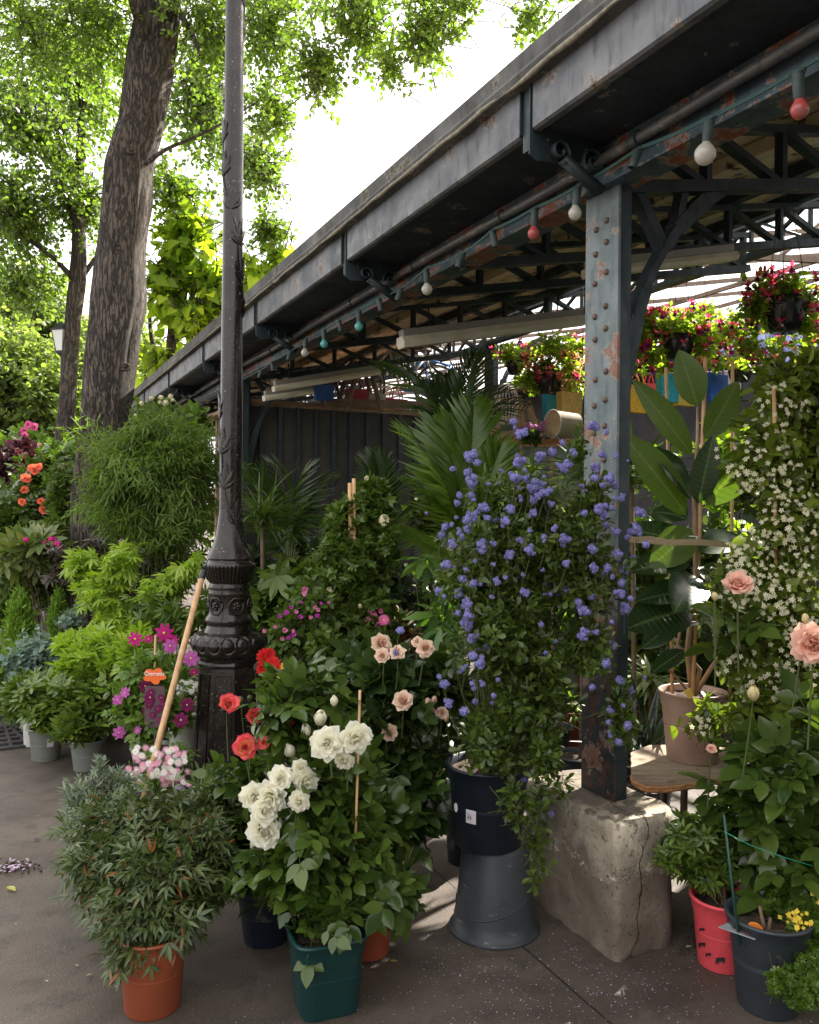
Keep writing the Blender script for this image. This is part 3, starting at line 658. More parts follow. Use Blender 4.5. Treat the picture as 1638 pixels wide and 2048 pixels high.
# ------------------------------------------------------------------ light string, tubes, pole
def light_string():
    th = thing('light_string', 'green festoon cable of bare bulbs and empty sockets hung along the hall girder', 'string lights', W(2.05, 2.5, 2.85))
    gm = mat('dull green rubber', (.025, .045, .04), (.05, .075, .07), 30, .6)
    # (px of socket centre, py, bulb)
    S = [(1597, 172, 'r'), (1416, 262, 'W'), (1270, 318, None), (1153, 394, 'c'), (1069, 436, 'r'), (988, 478, None), (920, 522, None), (853, 553, 'w'), (798, 590, None), (760, 610, None), (718, 633, 't'), (680, 652, None), (648, 670, 't'), (611, 688, 'w'), (578, 712, None), (545, 733, None), (520, 748, None)]
    pl = 2.02; B = dict(r=mat('dusty red bulb', (.45, .06, .06), (.3, .1, .09), 30, .25), W=None, c=None, w=None, t=mat('turquoise bulb', (.08, .4, .36), (.1, .3, .27), 30, .25))
    wm, nt, b = new_mat('dusty clear bulb glass'); b.inputs['Base Color'].default_value = (.62, .58, .5, 1); b.inputs['Roughness'].default_value = .18; b.inputs['Transmission Weight'].default_value = .35
    for q in 'Wcw': B[q] = wm
    prev = None; pts = []
    for i, (x, y, bk) in enumerate(S):
        D = None
        p_ = pl; D_ = None
        # depth where the sight line meets the plane p = pl
        v = RM @ Vector(((x - PX0) / F, -(y - HY) / F, -1)); s = p_ / v.dot(Iv); c0 = Vector((v.x * s, v.y * s, v.z * s + EYE)); D_ = s
        tl = Vector((R.uniform(-.12, .12), R.uniform(-.12, .12), -1)).normalized(); 
        if bk is None: tl = Vector((-.35, -.1, -1)).normalized() if i % 2 == 0 else Vector((.2, 0, -1)).normalized()
        sz = .022; mb = MB(); tube(mb, [c0 - tl * .036, c0 - tl * .03, c0 + tl * .03, c0 + tl * .036], [.014, .0175, .0155, .0135], 10, cap=False)
        box(mb, c0 - tl * .037, .022, .009, .005, (Ev, Iv, Zv)); so = mb.build('socket', gm, th); top = c0 - tl * .04
        if bk:
            r = {'W': .034, 'r': .026, 'c': .026, 't': .027, 'w': .029}[bk]; mb = MB(); q = c0 + tl * .03
            ax = [q, q + tl * .008, q + tl * (.008 + r * .35), q + tl * (.008 + r * .75), q + tl * (.008 + r * 1.1), q + tl * (.008 + r * 1.65), q + tl * (.008 + r * 1.98), q + tl * (.008 + r * 2.08)]
            tube(mb, ax, [.012, .013, r * .74, r * .97, r, r * .8, r * .4, .001], 16); mb.build('bulb', B[bk], so)
        if prev is not None: pts += curve(prev, (prev + top) / 2 - Zv * .012, top, 7)[:-1]
        else: pts += [top + (-Ev) * .6 + Zv * .02]
        prev = top
    pts.append(prev); far = prev + Ev * 8; far.z = prev.z; pts.append(far)
    mb = MB(); tube(mb, pts, .0042, 5); tube(mb, [p + Zv * .009 + Iv * .004 for p in pts], .0035, 5); mb.build('cable', mat('green cable', (.03, .085, .078), rough=.5), th)
light_string()
def strip_light(a, b, label, w=.12, h=.075):
    th = thing('fluorescent_light', label, 'strip light', a, 'fluorescent strip lights under the hall roof')
    d = (b - a).normalized(); s = d.cross(Zv).normalized(); u = s.cross(d)
    mb = MB(); prism(mb, [a + s * x + u * z for x, z in ((-w * .35, 0), (-w / 2, -h * .55), (-w * .38, -h), (w * .38, -h), (w / 2, -h * .55), (w * .35, 0))], b - a); mb.build('diffuser', cream, th, False)
    mb = MB(); prism(mb, [a + s * x + u * z + d * .02 for x, z in ((-w * .3, .003), (w * .3, .003), (w * .3, .045), (-w * .3, .045))], (b - a) * .97); mb.build('housing', mat('grey fitting', (.25, .23, .2), rough=.5), th, False)
    for f in (.15, .85): mb = MB(); q = a + (b - a) * f + u * .045; bar(mb, q, q + Zv * .14, .01, .01); mb.build('hanger', ir_dark, th, False)
strip_light(W(2.36, 4.9, 2.745), W(3.88, 4.9, 3.065), 'cream strip light with hexagonal cover hanging left of the near column')
strip_light(W(2.86, 3.6, 2.93), W(3.99, 3.6, 3.19), 'cream strip light passing behind the top of the near column', .09, .05)
strip_light(W(2.2, 7.2, 2.71), W(3.25, 7.2, 2.95), 'cream strip light above the dark mesh screen', .1, .05)
strip_light(W(2.2, 7.5, 2.66), W(2.68, 7.5, 2.755), 'short cream strip light just right of the lamp post', .1, .05)

def pole_lean():
    a = P(276, 1640, 3.55); b = P(411, 1128, 4.22)
    th = thing('broom_handle', 'wooden broom handle with black cap leaning against the lamp post', 'broom handle', a); d = (b - a)
    mb = MB(); tube(mb, [a + d * q for q in (.03, .3, .6, .94)], [.0135, .015, .015, .0145], 12); mb.build('shaft', mat('pale turned wood', (.4, .22, .1), (.55, .34, .17), 9, .45, stretch=(6, 6, 1)), th)
    mb = MB(); tube(mb, [a + d * q for q in (.93, .935, .965, .97)], [.016, .0175, .0175, .015], 12)
    c0 = a + d * .97; s = Vector((1, 0, 0)); tube(mb, [c0 + Zv * .0, c0 + Zv * .03 - s * .014, c0 + Zv * .048, c0 + Zv * .03 + s * .014, c0], .004, 6); mb.build('cap', mat('black plastic', (.015, .016, .02), rough=.4), th)
    mb = MB(); tube(mb, [a + d * q for q in (-.055, 0, .045)], [.011, .013, .0145], 10); tube(mb, [a + d * .01, a + d * .018], .0165, 10); mb.build('tip', mat('orange tape', (.7, .16, .07), rough=.5), th)
pole_lean()

# ------------------------------------------------------------------ trees
def bark_mat(name, c1, c2, c3):
    m, nt, b = new_mat(name)
    n0 = noise(nt, 26, 7, (1, 1, .17), .7); s0 = nt.nodes.new('ShaderNodeMath'); s0.operation = 'SUBTRACT'; s0.inputs[1].default_value = .5; nt.links.new(n0, s0.inputs[0])
    a0 = nt.nodes.new('ShaderNodeMath'); a0.operation = 'ABSOLUTE'; nt.links.new(s0.outputs[0], a0.inputs[0]); n1 = ramp(nt, a0.outputs[0], 0, .05)
    c = mixc(nt, ramp(nt, noise(nt, 42, 6, (1, 1, .5)), .35, .7), c2, c3); c = mixc(nt, ramp(nt, noise(nt, 2.5, 3), .4, .62), c, c2); c = mixc(nt, n1, c1, c)
    nt.links.new(c, b.inputs['Base Color']); b.inputs['Roughness'].default_value = .9; bump(nt, b, n1, 1.0, .03); return m
bark = bark_mat('furrowed bark', (.024, .018, .014), (.06, .045, .034), (.14, .11, .086))
def trunk(path, D, root, name='trunk', rough=.05, seg=40, m=None, D1=None):
    pts = []; rad = []
    for i, (x, y, w_) in enumerate(path):
        d = D if D1 is None else D + (D1 - D) * i / (len(path) - 1); p = P(x, y, d); pts.append(p); rad.append(w_ / 2 * d / F)
    fine = []; fr = []
    for i in range(len(pts) - 1):
        k = max(2, int((pts[i + 1] - pts[i]).length / .06)); p0 = pts[max(0, i - 1)]; p3 = pts[min(len(pts) - 1, i + 2)]
        for j in range(k):
            u = j / k; a, b_ = pts[i], pts[i + 1]
            q = .5 * ((2 * a) + (b_ - p0) * u + (2 * p0 - 5 * a + 4 * b_ - p3) * u * u + (3 * a - p0 - 3 * b_ + p3) * u ** 3); fine.append(q); fr.append(rad[i] * (1 - u) + rad[i + 1] * u)
    fine.append(pts[-1]); fr.append(rad[-1])
    if fine[0].z < 0.05 or name == 'trunk': fine[0].z = min(fine[0].z, 0.0)
    V = []; n = len(fine)
    for i, c in enumerate(fine):
        for k in range(seg):
            a = 2 * math.pi * k / seg; d = Vector((math.cos(a), math.sin(a), 0)); q = Vector((d.x * 2.2, d.y * 2.2, c.z * .9 + 7.3))
            if i and name != 'trunk':
                t = (fine[min(i + 1, n - 1)] - fine[i - 1]).normalized(); s = t.orthogonal().normalized(); u = t.cross(s); d = s * math.cos(a) + u * math.sin(a)
            r = fr[i] * (1 + rough * (abs(mnoise.noise(Vector((d.x * 5, d.y * 5, c.z * 1.5)))) * 2.4 - .4) + rough * .9 * mnoise.noise(q))
            V.append(tuple(c + d * r))
    mb = MB(); mb.add(V, [[i * seg + k, i * seg + (k + 1) % seg, (i + 1) * seg + (k + 1) % seg, (i + 1) * seg + k] for i in range(n - 1) for k in range(seg)] + [[(n - 1) * seg + k for k in range(seg)]])
    return mb.build(name, m or bark, root)
def blob(px, py, rx, ry, D, rd=None):
    c = P(px, py, D); return (c, rx * D / F, rd if rd is not None else min(rx, ry) * D / F, ry * D / F)
def sample(blobs, n, shell=.35, seed=0, up=.25, lump=.3):
    rr = np.random.default_rng(seed); wgt = np.array([(b[1] * b[3]) ** 1.0 for b in blobs]); wgt /= wgt.sum(); idx = rr.choice(len(blobs), n, p=wgt)
    c = np.array([tuple(b[0]) for b in blobs])[idx]; rad = np.array([[b[1], b[2], b[3]] for b in blobs])[idx]
    u = nz(rr.normal(size=(n, 3))); ph = rr.random(6) * 6
    l = 1 + lump * (np.sin(u[:, 0] * 5 + ph[0] + idx) * np.sin(u[:, 2] * 6 + ph[1]) + .5 * np.sin(u[:, 0] * 11 + ph[2]) * np.sin(u[:, 2] * 9 + u[:, 1] * 7 + ph[3]))
    r = (shell + (1 - shell) * rr.random(n) ** .6) * l
    pos = c + u * r[:, None] * rad
    d = nz(u * np.array([1, 1, .8]) + np.array([0, 0, up]) + rr.normal(size=(n, 3)) * .35)
    return pos, d, rr
def foliage(mbL, mbS, blobs, n, tm, ls, per=7, tl=.25, droop=.2, up=.25, shell=.35, seed=0, spread=1.0, var=.3, st=.0012, wd=None, lump=.3, m=0, zmin=None, fl=.5):
    pos, d, rr = sample(blobs, n, shell, seed, up, lump)
    L = tl * (.6 + .8 * rr.random(n)); p0 = pos - d * L[:, None]
    if mbS is not None and st > 0: scatter(mbS, STICK, p0, d, nz(rr.normal(size=(n, 3))), L, np.full(n, st))
    ref = nz(np.cross(d, nz(rr.normal(size=(n, 3))))); ref2 = np.cross(d, ref); A = []; Dd = []; Nn = []; Sz = []
    for j in range(per):
        f = (j + 1) / per; a = j * 2.4 + rr.random(n) * .8; side = ref * np.cos(a)[:, None] + ref2 * np.sin(a)[:, None]
        ld = nz(d * (.35 + .5 * f) + side * spread * (1.1 - .5 * f) + np.array([0, 0, -droop]) + rr.normal(size=(n, 3)) * .15)
        A.append(p0 + d * (L * (.15 + .85 * f))[:, None]); Dd.append(ld)
        Nn.append(nz(np.array([0, 0, fl]) + d * .4 + rr.normal(size=(n, 3)) * .35)); Sz.append(ls * (1 + var * (rr.random(n) * 2 - 1)))
    A = np.concatenate(A); Dd = np.concatenate(Dd); Nn = np.concatenate(Nn); Sz = np.concatenate(Sz)
    if zmin is not None: k = A[:, 2] > zmin; A, Dd, Nn, Sz = A[k], Dd[k], Nn[k], Sz[k]
    scatter(mbL, tm, A, Dd, Nn, Sz, None if wd is None else Sz * wd, m)
def tree(label, D, path, branches, blobs, n, ls, tm, mt, cat='tree', group=None, per=8, tl=.5, seed=0, name='tree', twig=.004, rough=.05, shell=.2, bk=None, droop=.3, lump=.35):
    b0 = P(path[0][0], path[0][1], D); b0.z = 0; root = thing(name, label, cat, b0, group); trunk(path, D, root, rough=rough, m=bk, seg=44 if D < 9 else 20)
    for br in branches: trunk(br[0], br[1], root, 'limb', .03, 8, bk, br[2])
    L = MB(); S = MB(); foliage(L, S, blobs, n, tm, ls, per, tl, droop=droop, up=.05, shell=shell, seed=seed, st=twig, lump=lump)
    L.build('crown', mt, root); S.build('twigs', bk or bark, root)
    return root
tree('thick furrowed leaning tree trunk left of the lamp post with a leafy overhanging crown', 7.5,
     [(172, 1400, 104), (178, 1200, 92), (186, 1080, 88), (196, 950, 90), (209, 850, 93), (224, 700, 97), (238, 600, 99), (243, 500, 90), (253, 400, 92), (260, 330, 92), (281, 250, 86), (298, 150, 90), (315, 50, 90), (318, 0, 86), (325, -150, 75), (345, -350, 60), (380, -600, 45)],
     [([(296, 95, 36), (282, 45, 26), (262, -20, 20), (230, -200, 16)], 7.4, 7.0), ([(322, -60, 50), (420, -120, 30), (600, -90, 20), (800, -60, 12), (950, -40, 8)], 7.4, 6.0), ([(350, 10, 16), (385, 70, 9), (400, 110, 6)], 7.4, 7.0),
      ([(318, -100, 40), (200, -150, 25), (60, -120, 16)], 7.5, 8.5), ([(290, 330, 12), (330, 300, 8), (420, 260, 5), (520, 200, 3)], 7.4, 7.2)],
     [blob(720, 40, 110, 90, 6.2, .7), blob(640, 140, 90, 60, 6.4, .6), blob(850, 60, 75, 90, 6.1, .6), blob(780, 120, 40, 60, 6.0, .4), blob(920, 10, 60, 40, 6.0, .5), blob(1065, 30, 38, 75, 5.9, .4), blob(1150, -30, 40, 40, 5.9, .4), blob(540, 60, 80, 110, 6.8, .8),
      blob(545, 220, 50, 80, 7.0, .6), blob(420, 60, 100, 110, 7.4, 1.0), blob(200, 40, 130, 120, 7.8, 1.2), blob(60, 60, 120, 120, 7.8, 1.2), blob(500, -200, 500, 160, 7, 2.0)],
     2900, .045, QW, g_tree, seed=3, tl=.36, per=10, rough=.09)
tr_ = [o for o in C.objects if o.name == 'tree'][0]
for (x, y, r_) in ((237, 512, 11), (222, 588, 12), (262, 318, 9), (330, 45, 16), (250, 740, 8)):
    mb = MB(); q = P(x, y, 7.5); n = Vector((-q.x, -q.y, 0)).normalized(); k_ = 7.5 / F; w_ = 46 * k_; q = q + n * (w_ - abs(x - {237: 243, 222: 240, 262: 262, 330: 316, 250: 224}[x]) ** 2 * k_ * .012); s_ = Vector((-n.y, n.x, 0))
    for rr_, h_ in ((r_, .022), (r_ * .62, .014)): tube(mb, [q + (s_ * math.cos(a) + Zv * .8 * math.sin(a)) * rr_ * k_ for a in np.linspace(0, 6.283, 22)], h_ * .6, 7)
    ball(mb, q, r_ * .5 * k_, 10, 6, .8); mb.build('knot', bark, tr_)
tree('thinner bare trunked tree behind the thick one at left', 13.,
     [(118, 1200, 46), (122, 1000, 42), (125, 905, 37), (135, 800, 31), (145, 650, 31), (155, 560, 33), (158, 470, 26), (152, 400, 20), (160, 330, 18), (165, 200, 14), (170, 60, 10)],
     [([(150, 560, 14), (110, 520, 9), (60, 480, 7), (0, 440, 5)], 13, 12.4), ([(152, 440, 16), (125, 380, 10), (118, 240, 12), (60, 180, 9), (0, 120, 7)], 13, 12), ([(160, 560, 12), (205, 500, 8), (270, 440, 5)], 13, 13.5)],
     [blob(60, 250, 120, 130, 12, 2), blob(150, 150, 150, 140, 13, 2.5), blob(40, 430, 90, 130, 12.5, 1.6), blob(150, 400, 90, 100, 13, 1.5), blob(400, 200, 110, 160, 12, 1.5), blob(520, 330, 60, 80, 12, 1.0), blob(50, 570, 90, 80, 13, 1.3), blob(350, 380, 80, 70, 13.5, 1.2), blob(540, 460, 50, 50, 13, .8)],
     3000, .066, QR, g_tree, seed=5, tl=.6, twig=.006, shell=.15, lump=.5)
tree('small tree with very large sunlit lime leaves rising behind the hall roof', 14.,
     [(330, 1000, 26), (335, 800, 22), (345, 640, 14), (360, 560, 9)], [([(335, 800, 14), (300, 650, 8), (320, 520, 5)], 14, 14), ([(340, 700, 12), (420, 600, 8), (520, 530, 5)], 14, 14), ([(338, 740, 9), (360, 640, 6), (380, 560, 4)], 14, 13.6)],
     [blob(380, 470, 75, 75, 13.6, 1.), blob(340, 560, 55, 100, 13.6, .9), blob(430, 570, 55, 70, 13.6, .9), blob(520, 560, 60, 55, 13.4, .9), blob(560, 520, 40, 25, 13.3, .6), blob(390, 640, 80, 40, 13.6, .8), blob(320, 720, 40, 50, 13.8, .6), blob(470, 610, 70, 30, 13.5, .6)],
     460, .185, leaf_t([(0, .02), (-.06, .2), (.1, .38), (.3, .4), (.5, .3), (.75, .16), (1, 0)], .1, -.25), g_bigl, seed=8, per=5, tl=.7, twig=.012, droop=.5, shell=.1)
bgs = [(30, 780, 150, 200, 18, 0, 'pale leafed tree filling the far left edge'), (230, 740, 120, 160, 21, 2, 'sunlit pale green tree behind the two trunks'), (60, 640, 130, 130, 24, 5, 'bright green tree far behind the street lantern'), (300, 860, 90, 110, 17, 9, 'low bright tree between the thick trunk and the hall eave')]
for (x, y, rx, ry, D, sd_, lab) in bgs:
    tree(lab, D, [(x, 1130, 16), (x + 4, y, 12), (x, y - ry * .6, 6)], [([(x, y + 60, 8), (x - rx * .5, y - 20, 4)], D, D), ([(x, y + 30, 8), (x + rx * .5, y - 40, 4)], D, D)], [blob(x, y, rx, ry, D, 1.5), blob(x - rx * .5, y + 60, rx * .6, ry * .6, D, 1.2), blob(x + rx * .6, y + 30, rx * .5, ry * .6, D, 1.2)],
         1700, .12, QR, g_tree2, seed=20 + sd_, tl=.8, twig=.008, group='pale trees far behind the plant stall', shell=.1)

# ================================================================== PLANT TOOLS
def potm(name, c, c2=None, rough=.45): return mat(name, c, c2 or tuple(x * 1.25 for x in c), 7, rough, bmp=.12, bs=70, spots=((.16, .13, .1), 11, .6, .78))
terra = potm('terracotta plastic', (.27, .062, .025)); navy = potm('navy plastic', (.006, .011, .019)); greenp = potm('dark green plastic', (.005, .04, .038))
greyp = potm('grey plastic', (.17, .18, .16)); blackp = potm('black plastic pot', (.018, .018, .02)); char = potm('charcoal plastic', (.03, .037, .045)); taupe = potm('taupe plastic', (.36, .235, .18))
coral = potm('coral plastic', (.7, .075, .09)); whitep = potm('white plastic', (.6, .6, .57)); paleg = potm('pale grey plastic', (.4, .42, .36)); lilac = potm('lilac plastic', (.2, .12, .22))
def centre(px, yb, wb, z0=0.0):
    q = G(px, yb, z0); d = Vector((q.x, q.y, 0)).normalized(); return Vector((q.x, q.y, z0)) + d * (wb / 2 * q.y / F), q.y / F
def pot(root, o, rt, rb, h, m, rim=.03, square=False, soilz=.9, sm=None, seg=40):
    sqf = None
    if square:
        sqf = lambda r, z, a, i: r * 1.04 / (abs(math.cos(a - .35)) ** 5 + abs(math.sin(a - .35)) ** 5) ** .2
    dr = (rt - rb); R1 = lambda f: rb + dr * f; e = .004
    prof = [(rb * .3, 0.006), (rb - .008, .006), (rb - .004, 0), (rb, .004), (R1(.78), h * .78), (R1(.8) + (.004 if rim else 0), h * .8), (rt + (.004 if rim else 0), h - .012), (rt + .009, h - .01), (rt + .01, h - .002), (rt + .004, h), (rt - .003, h - .002), (rt - .006, h * .85), (R1(.5), h * .5)]
    mb = MB(); lathe(mb, prof, o, seg, sqf); po = mb.build('pot', m, root)
    if soilz:
        mb = MB(); rs = R1(soilz) - .008; V = []; F_ = []
        n = 14; lathe(mb, [(rs * (1 - i / n), h * soilz + .006 * mnoise.noise(Vector((i * 1.7, h * 9, 1)))) for i in range(n)], o, 24, (lambda r, z, a, i: (sqf(r, z, a, i) if sqf else r)))
        sv = mb.v[0]; sv[:, 2] += np.array([mnoise.noise(Vector(tuple(v * 38))) * .009 for v in sv]); mb.build('soil', sm or soil, po)
    return po
def stems(mb, o, targets, r0=.004, spread=.3, seg=5, bend=.15):
    for q in targets:
        q = Vector(q); b = o + Vector((R.uniform(-1, 1), R.uniform(-1, 1), 0)) * spread * .1; mid = (b + q) / 2; mid.x += R.uniform(-bend, bend) * (q - b).length; mid.z += .25 * (q - b).length * R.uniform(0, .6); mid.x = mid.x * .7 + b.x * .3; mid.y = mid.y * .7 + b.y * .3
        tube(mb, curve(b, mid, q, 8), [r0 * (1 - .65 * i / 7) for i in range(8)], seg, cap=False)
def put(root, me, name, pos, dr, size, roll=None, label=None):
    o = link(name, me, root); o.location = Vector(pos) - parent_loc(root)
    q = Vector(dr).normalized().to_track_quat('X', 'Z'); o.rotation_mode = 'QUATERNION'
    from mathutils import Quaternion
    o.rotation_quaternion = q @ Quaternion((1, 0, 0), R.uniform(0, 6.28) if roll is None else roll); o.scale = (size,) * 3
    if label: o['label'] = label
    return o
def plant(name, label, cat, potspec, blobs, n, tm, ls, lm, sm=None, per=7, tl=.14, nst=12, r0=.004, seed=0, group=None, z0=0., o=None, canes=(), **kw):
    """potspec: (px, y of front bottom edge, top width, bottom width, height in px, material[, square])"""
    if potspec:
        px, yb, wt, wb, hp, pm = potspec[:6]; o, k = centre(px, yb, wb, z0); root = thing(name, label, cat, o, group)
        h = hp * k; pot(root, o, wt / 2 * k, wb / 2 * k, h, pm, square=len(potspec) > 6, sm=kw.pop('soilm', None)); top = o + Zv * h * .88
    else: root = thing(name, label, cat, o, group); top = o
    sm = sm or stemg; L = MB(); S = MB()
    if blobs:
        tg, _, _ = sample(blobs, nst, .1, seed + 77); stems(S, top, tg, r0)
        foliage(L, S, blobs, n, tm, ls, per, tl, seed=seed, zmin=.02, **kw)
        L.build('foliage', lm, root)
    S.n and S.build('stems', sm, root)
    for a, b, r in canes: mb = MB(); tube(mb, [a, a * .5 + b * .5 + Vector((.003, 0, 0)), b], r, 8); mb.build('cane', cane, root)
    root['top'] = 0.; del root['top']
    return root, top
TOCAM = Vector((0, -1, .35))
def face(pos, up=.45, j=.5):
    d = (Vector((0, 0, EYE)) - Vector(pos)); d.z = 0; d.normalize(); return Vector((d.x + R.uniform(-j, j), d.y, up + R.uniform(-j, j) * .5))
def flowers(root, me, name, lst, D, up=.45, j=.5, stem=None, stl=.12, sm=None, label=None, jd=.06):
    S = MB(); sep = stem and stem > .0015
    for f in lst:
        px, py, r = f[:3]; d = D + R.uniform(-jd, jd) if len(f) < 4 else f[3]; q = P(px, py, d); fd = face(q, up, j)
        put(root, me[R.randrange(len(me))] if isinstance(me, list) else me, name, q, fd, r * d / F, label=label)
        if stem:
            b = q - fd.normalized() * .03; e = q + Vector((R.uniform(-.03, .03), .04, -stl)); tube(S, curve(q, b, e, 6), [stem * .8] * 3 + [stem] * 3, 5, cap=False)
            if sep: S.build('flower_stem', sm or stemg, root); S = MB()
    if stem and not sep: S.build('flower_stems', sm or stemg, root)

# petals
p_white = PM('cream white petal', (.76, .73, .5), (.84, .82, .66), tr=.45, tip=((.88, .87, .76), .3, 1.)); p_blush = PM('blush petal', (.66, .36, .24), (.76, .5, .34), tip=((.85, .68, .54), .5, 1.), inner=(.8, .46, .36))
p_peach = PM('peach petal', (.7, .28, .18), (.8, .38, .26), tip=((.86, .55, .44), .4, 1.), inner=(.82, .42, .3)); p_redy = PM('red edged yellow petal', (.85, .5, .14), (.85, .58, .25), tip=((.78, .05, .1), .45, .95))
p_red = PM('red petal', (.5, .01, .012), (.62, .02, .02)); p_mag = PM('magenta petal', (.45, .015, .16), (.6, .03, .26), tip=((.5, .02, .2), .2, 1))
p_pink = PM('pink petal', (.7, .1, .32), (.8, .22, .45)); p_purp = PM('purple pink petal', (.45, .08, .35), (.6, .16, .48), tip=((.5, .1, .4), .2, 1)); p_dkp = PM('dark wine petal', (.15, .01, .07), (.25, .02, .12), tip=((.22, .015, .1), .2, 1))
p_dais = PM('white daisy petal', (.8, .8, .76), (.85, .85, .82)); p_dpink = PM('pink daisy petal', (.7, .25, .45), (.8, .42, .58)); p_yel = mat('yellow flower centre', (.7, .42, .04), (.8, .55, .1), 90, .8)
p_blue = PM('blue ceanothus', (.13, .125, .38), (.42, .4, .74), tr=.25); p_cor = PM('coral petal', (.75, .13, .07), (.85, .26, .14)); p_hyd = PM('hydrangea mauve', (.55, .22, .5), (.7, .35, .62)); p_jas = PM('jasmine petal', (.66, .62, .4), (.78, .75, .56))
p_yell = PM('yellow petal', (.8, .55, .03), (.85, .66, .1)); p_lobe = PM('pale blue petal', (.2, .24, .7), (.35, .4, .8)); p_fur = PM('fuchsia red sepal', (.75, .03, .14), (.88, .12, .26), tr=.5); p_fup = PM('fuchsia purple skirt', (.4, .02, .4), (.6, .05, .5), tr=.5); p_fuw = PM('fuchsia white skirt', (.8, .6, .6), (.88, .76, .76), tr=.5); p_fuc = PM('salmon fuchsia', (.88, .26, .2), (.92, .45, .34), tr=.5)
calm = stemg
def rose_m(name, pm, n, op, seed, ru=.05, inner=.12, bud=False):
    tm = rose_t(n, op, seed, ru=ru, inner=inner, bud=bud); cx = tm[0][:, 0].min()
    cal = join(*[xf(LANCE, .6, rz=0) for _ in range(1)]); ca = toX(join(*[xf(leaf_t([(0, 0), (.3, .14), (.6, .1), (1, 0)], .2, -.3), .75, rz=i * 1.2566, ry=-.2) for i in range(5)])); 
    mb = MB(); ball(mb, (0, 0, -.12), .15, 8, 5, 1.2); hip = toX((mb.v[0], mb.f, mb.t[0], mb.s[0])); 
    ca = (ca[0] + np.array([cx - .0, 0, 0]), ca[1], ca[2], ca[3]); hip = (hip[0] + np.array([cx, 0, 0]), hip[1], hip[2], hip[3])
    full = join(tm, ca, hip); mi = [np.zeros(len(f), np.int32) for f in tm[1]] + [np.ones(len(f), np.int32) for f in ca[1] + hip[1]]
    return tmesh(full, name, [pm, stemg], mi)
def sc_mesh(me, s):
    me.transform(Matrix.Diagonal((s * .9, s, s, 1))); return me
def bud_m(name, pm, seed): return sc_mesh(rose_m(name, pm, 9, .12, seed, .02, bud=True), .62)
PETW = leaf_t([(0, .03), (.3, .16), (.6, .2), (.88, .15), (1, .05)], .06, -.1)
PETN = leaf_t([(0, .03), (.5, .09), (.9, .08), (1, 0)], .05, -.1)
PETC = leaf_t([(0, .04), (.25, .2), (.55, .3), (.8, .2), (1, 0)], .12, -.12)
def disc_m(name, n, pet, pm, cm, **k): tm, mi = disc_t(n, pet, **k); return tmesh(tm, name, [pm, cm], mi)
RW = [rose_m('white_rose', p_white, 26, 1.15, i, .09, .2) for i in range(3)]; RBL = [rose_m('blush_rose', p_blush, 28, .98, i + 10, .08, .2) for i in range(3)]; RP = [rose_m('peach_rose', p_peach, 26, .75, 21, .07), rose_m('peach_rose', p_peach, 30, 1.1, 23, .1, .16)]
RRY = [rose_m('red_yellow_rose', p_redy, 20, .55, 31, .05), rose_m('red_yellow_rose', p_redy, 24, .95, 33, .06)]; RR = [rose_m('coral_rose', p_cor, 18, .95, 41, .06)]; RPK = [rose_m('pink_rose', p_pink, 16, .9, 43, .06)]
BW = bud_m('white_bud', p_white, 51); BB = bud_m('blush_bud', p_blush, 52); BY = bud_m('yellow_bud', PM('pale yellow petal', (.75, .62, .3), (.8, .7, .4)), 53); BG = bud_m('green_bud', stemg, 54)
DW = disc_m('white_daisy', 16, PETN, p_dais, p_yel, ry=-.05); DP = disc_m('pink_daisy', 16, PETN, p_dpink, p_yel, ry=-.1); CO = disc_m('cosmos', 8, PETW, p_mag, p_yel, c=.14, ch=.06); CL = disc_m('clematis', 7, PETC, p_purp, mat('cream stamens', (.6, .55, .3)), c=.12, ch=.1); CD = disc_m('clematis', 7, PETC, p_dkp, mat('cream stamens', (.6, .55, .3)), c=.12, ch=.1)
GB = disc_m('gerbera', 22, PETN, p_pink, p_yel, layers=2, c=.2); DAH = disc_m('dahlia', 14, PETW, p_red, p_red, layers=3, c=.3, ch=.2)
CE = [tmesh(join(cluster_t(300, .62, FLOR5, .12, s, 1.1, .62), *[xf(cluster_t(110, .42, FLOR5, .11, s * 9 + q, 1., .7), 1, off=(.45 * math.cos(q * 2.1 + s), .45 * math.sin(q * 2.6), .5 * math.sin(q * 1.7 + s))) for q in range(6)]), 'blossom_cluster', p_blue) for s in range(3)]
HYD = tmesh(cluster_t(110, .85, FLOR4, .26, 5, .8), 'hydrangea_head', p_hyd); JCL = tmesh(cluster_t(22, .7, FLOR5, .34, 6, .9), 'jasmine_cluster', p_jas)
BRACT = quick_t(.4, .3, .35, .6)
def fuch(name, ps, pk):
    sep = toX(join(*[xf(quick_t(.2, .2), .8, rz=i * math.pi / 2, ry=.55) for i in range(4)])); bell = toX(join(*[xf(quick_t(.4, .3, .4, .75), .62, rz=i * 1.2566 + .3, ry=-1.0) for i in range(5)]))
    mb = MB(); tube(mb, [(-.55, 0, 0), (-.2, 0, 0), (0, 0, 0)], [.05, .09, .12], 6); tub = (mb.v[0], mb.f, mb.t[0], mb.s[0]); mb = MB()
    for i in range(4): tube(mb, [(.1, 0, 0), (1.15 + .1 * i, .05 * math.cos(i * 1.6), .05 * math.sin(i * 1.6))], .012, 3)
    st = (mb.v[0], mb.f, mb.t[0], mb.s[0]); sep = (-sep[0] * np.array([-1, 1, 1]), sep[1], sep[2], sep[3])
    full = join(sep, tub, st, bell); mi = [np.zeros(len(f), np.int32) for f in sep[1] + tub[1] + st[1]] + [np.ones(len(f), np.int32) for f in bell[1]]
    return tmesh(full, name, [ps, pk], mi)
FU = [fuch('fuchsia_flower', p_fur, p_fup), fuch('fuchsia_flower', p_fur, p_fuw), fuch('fuchsia_flower', p_fuc, p_fuc)]

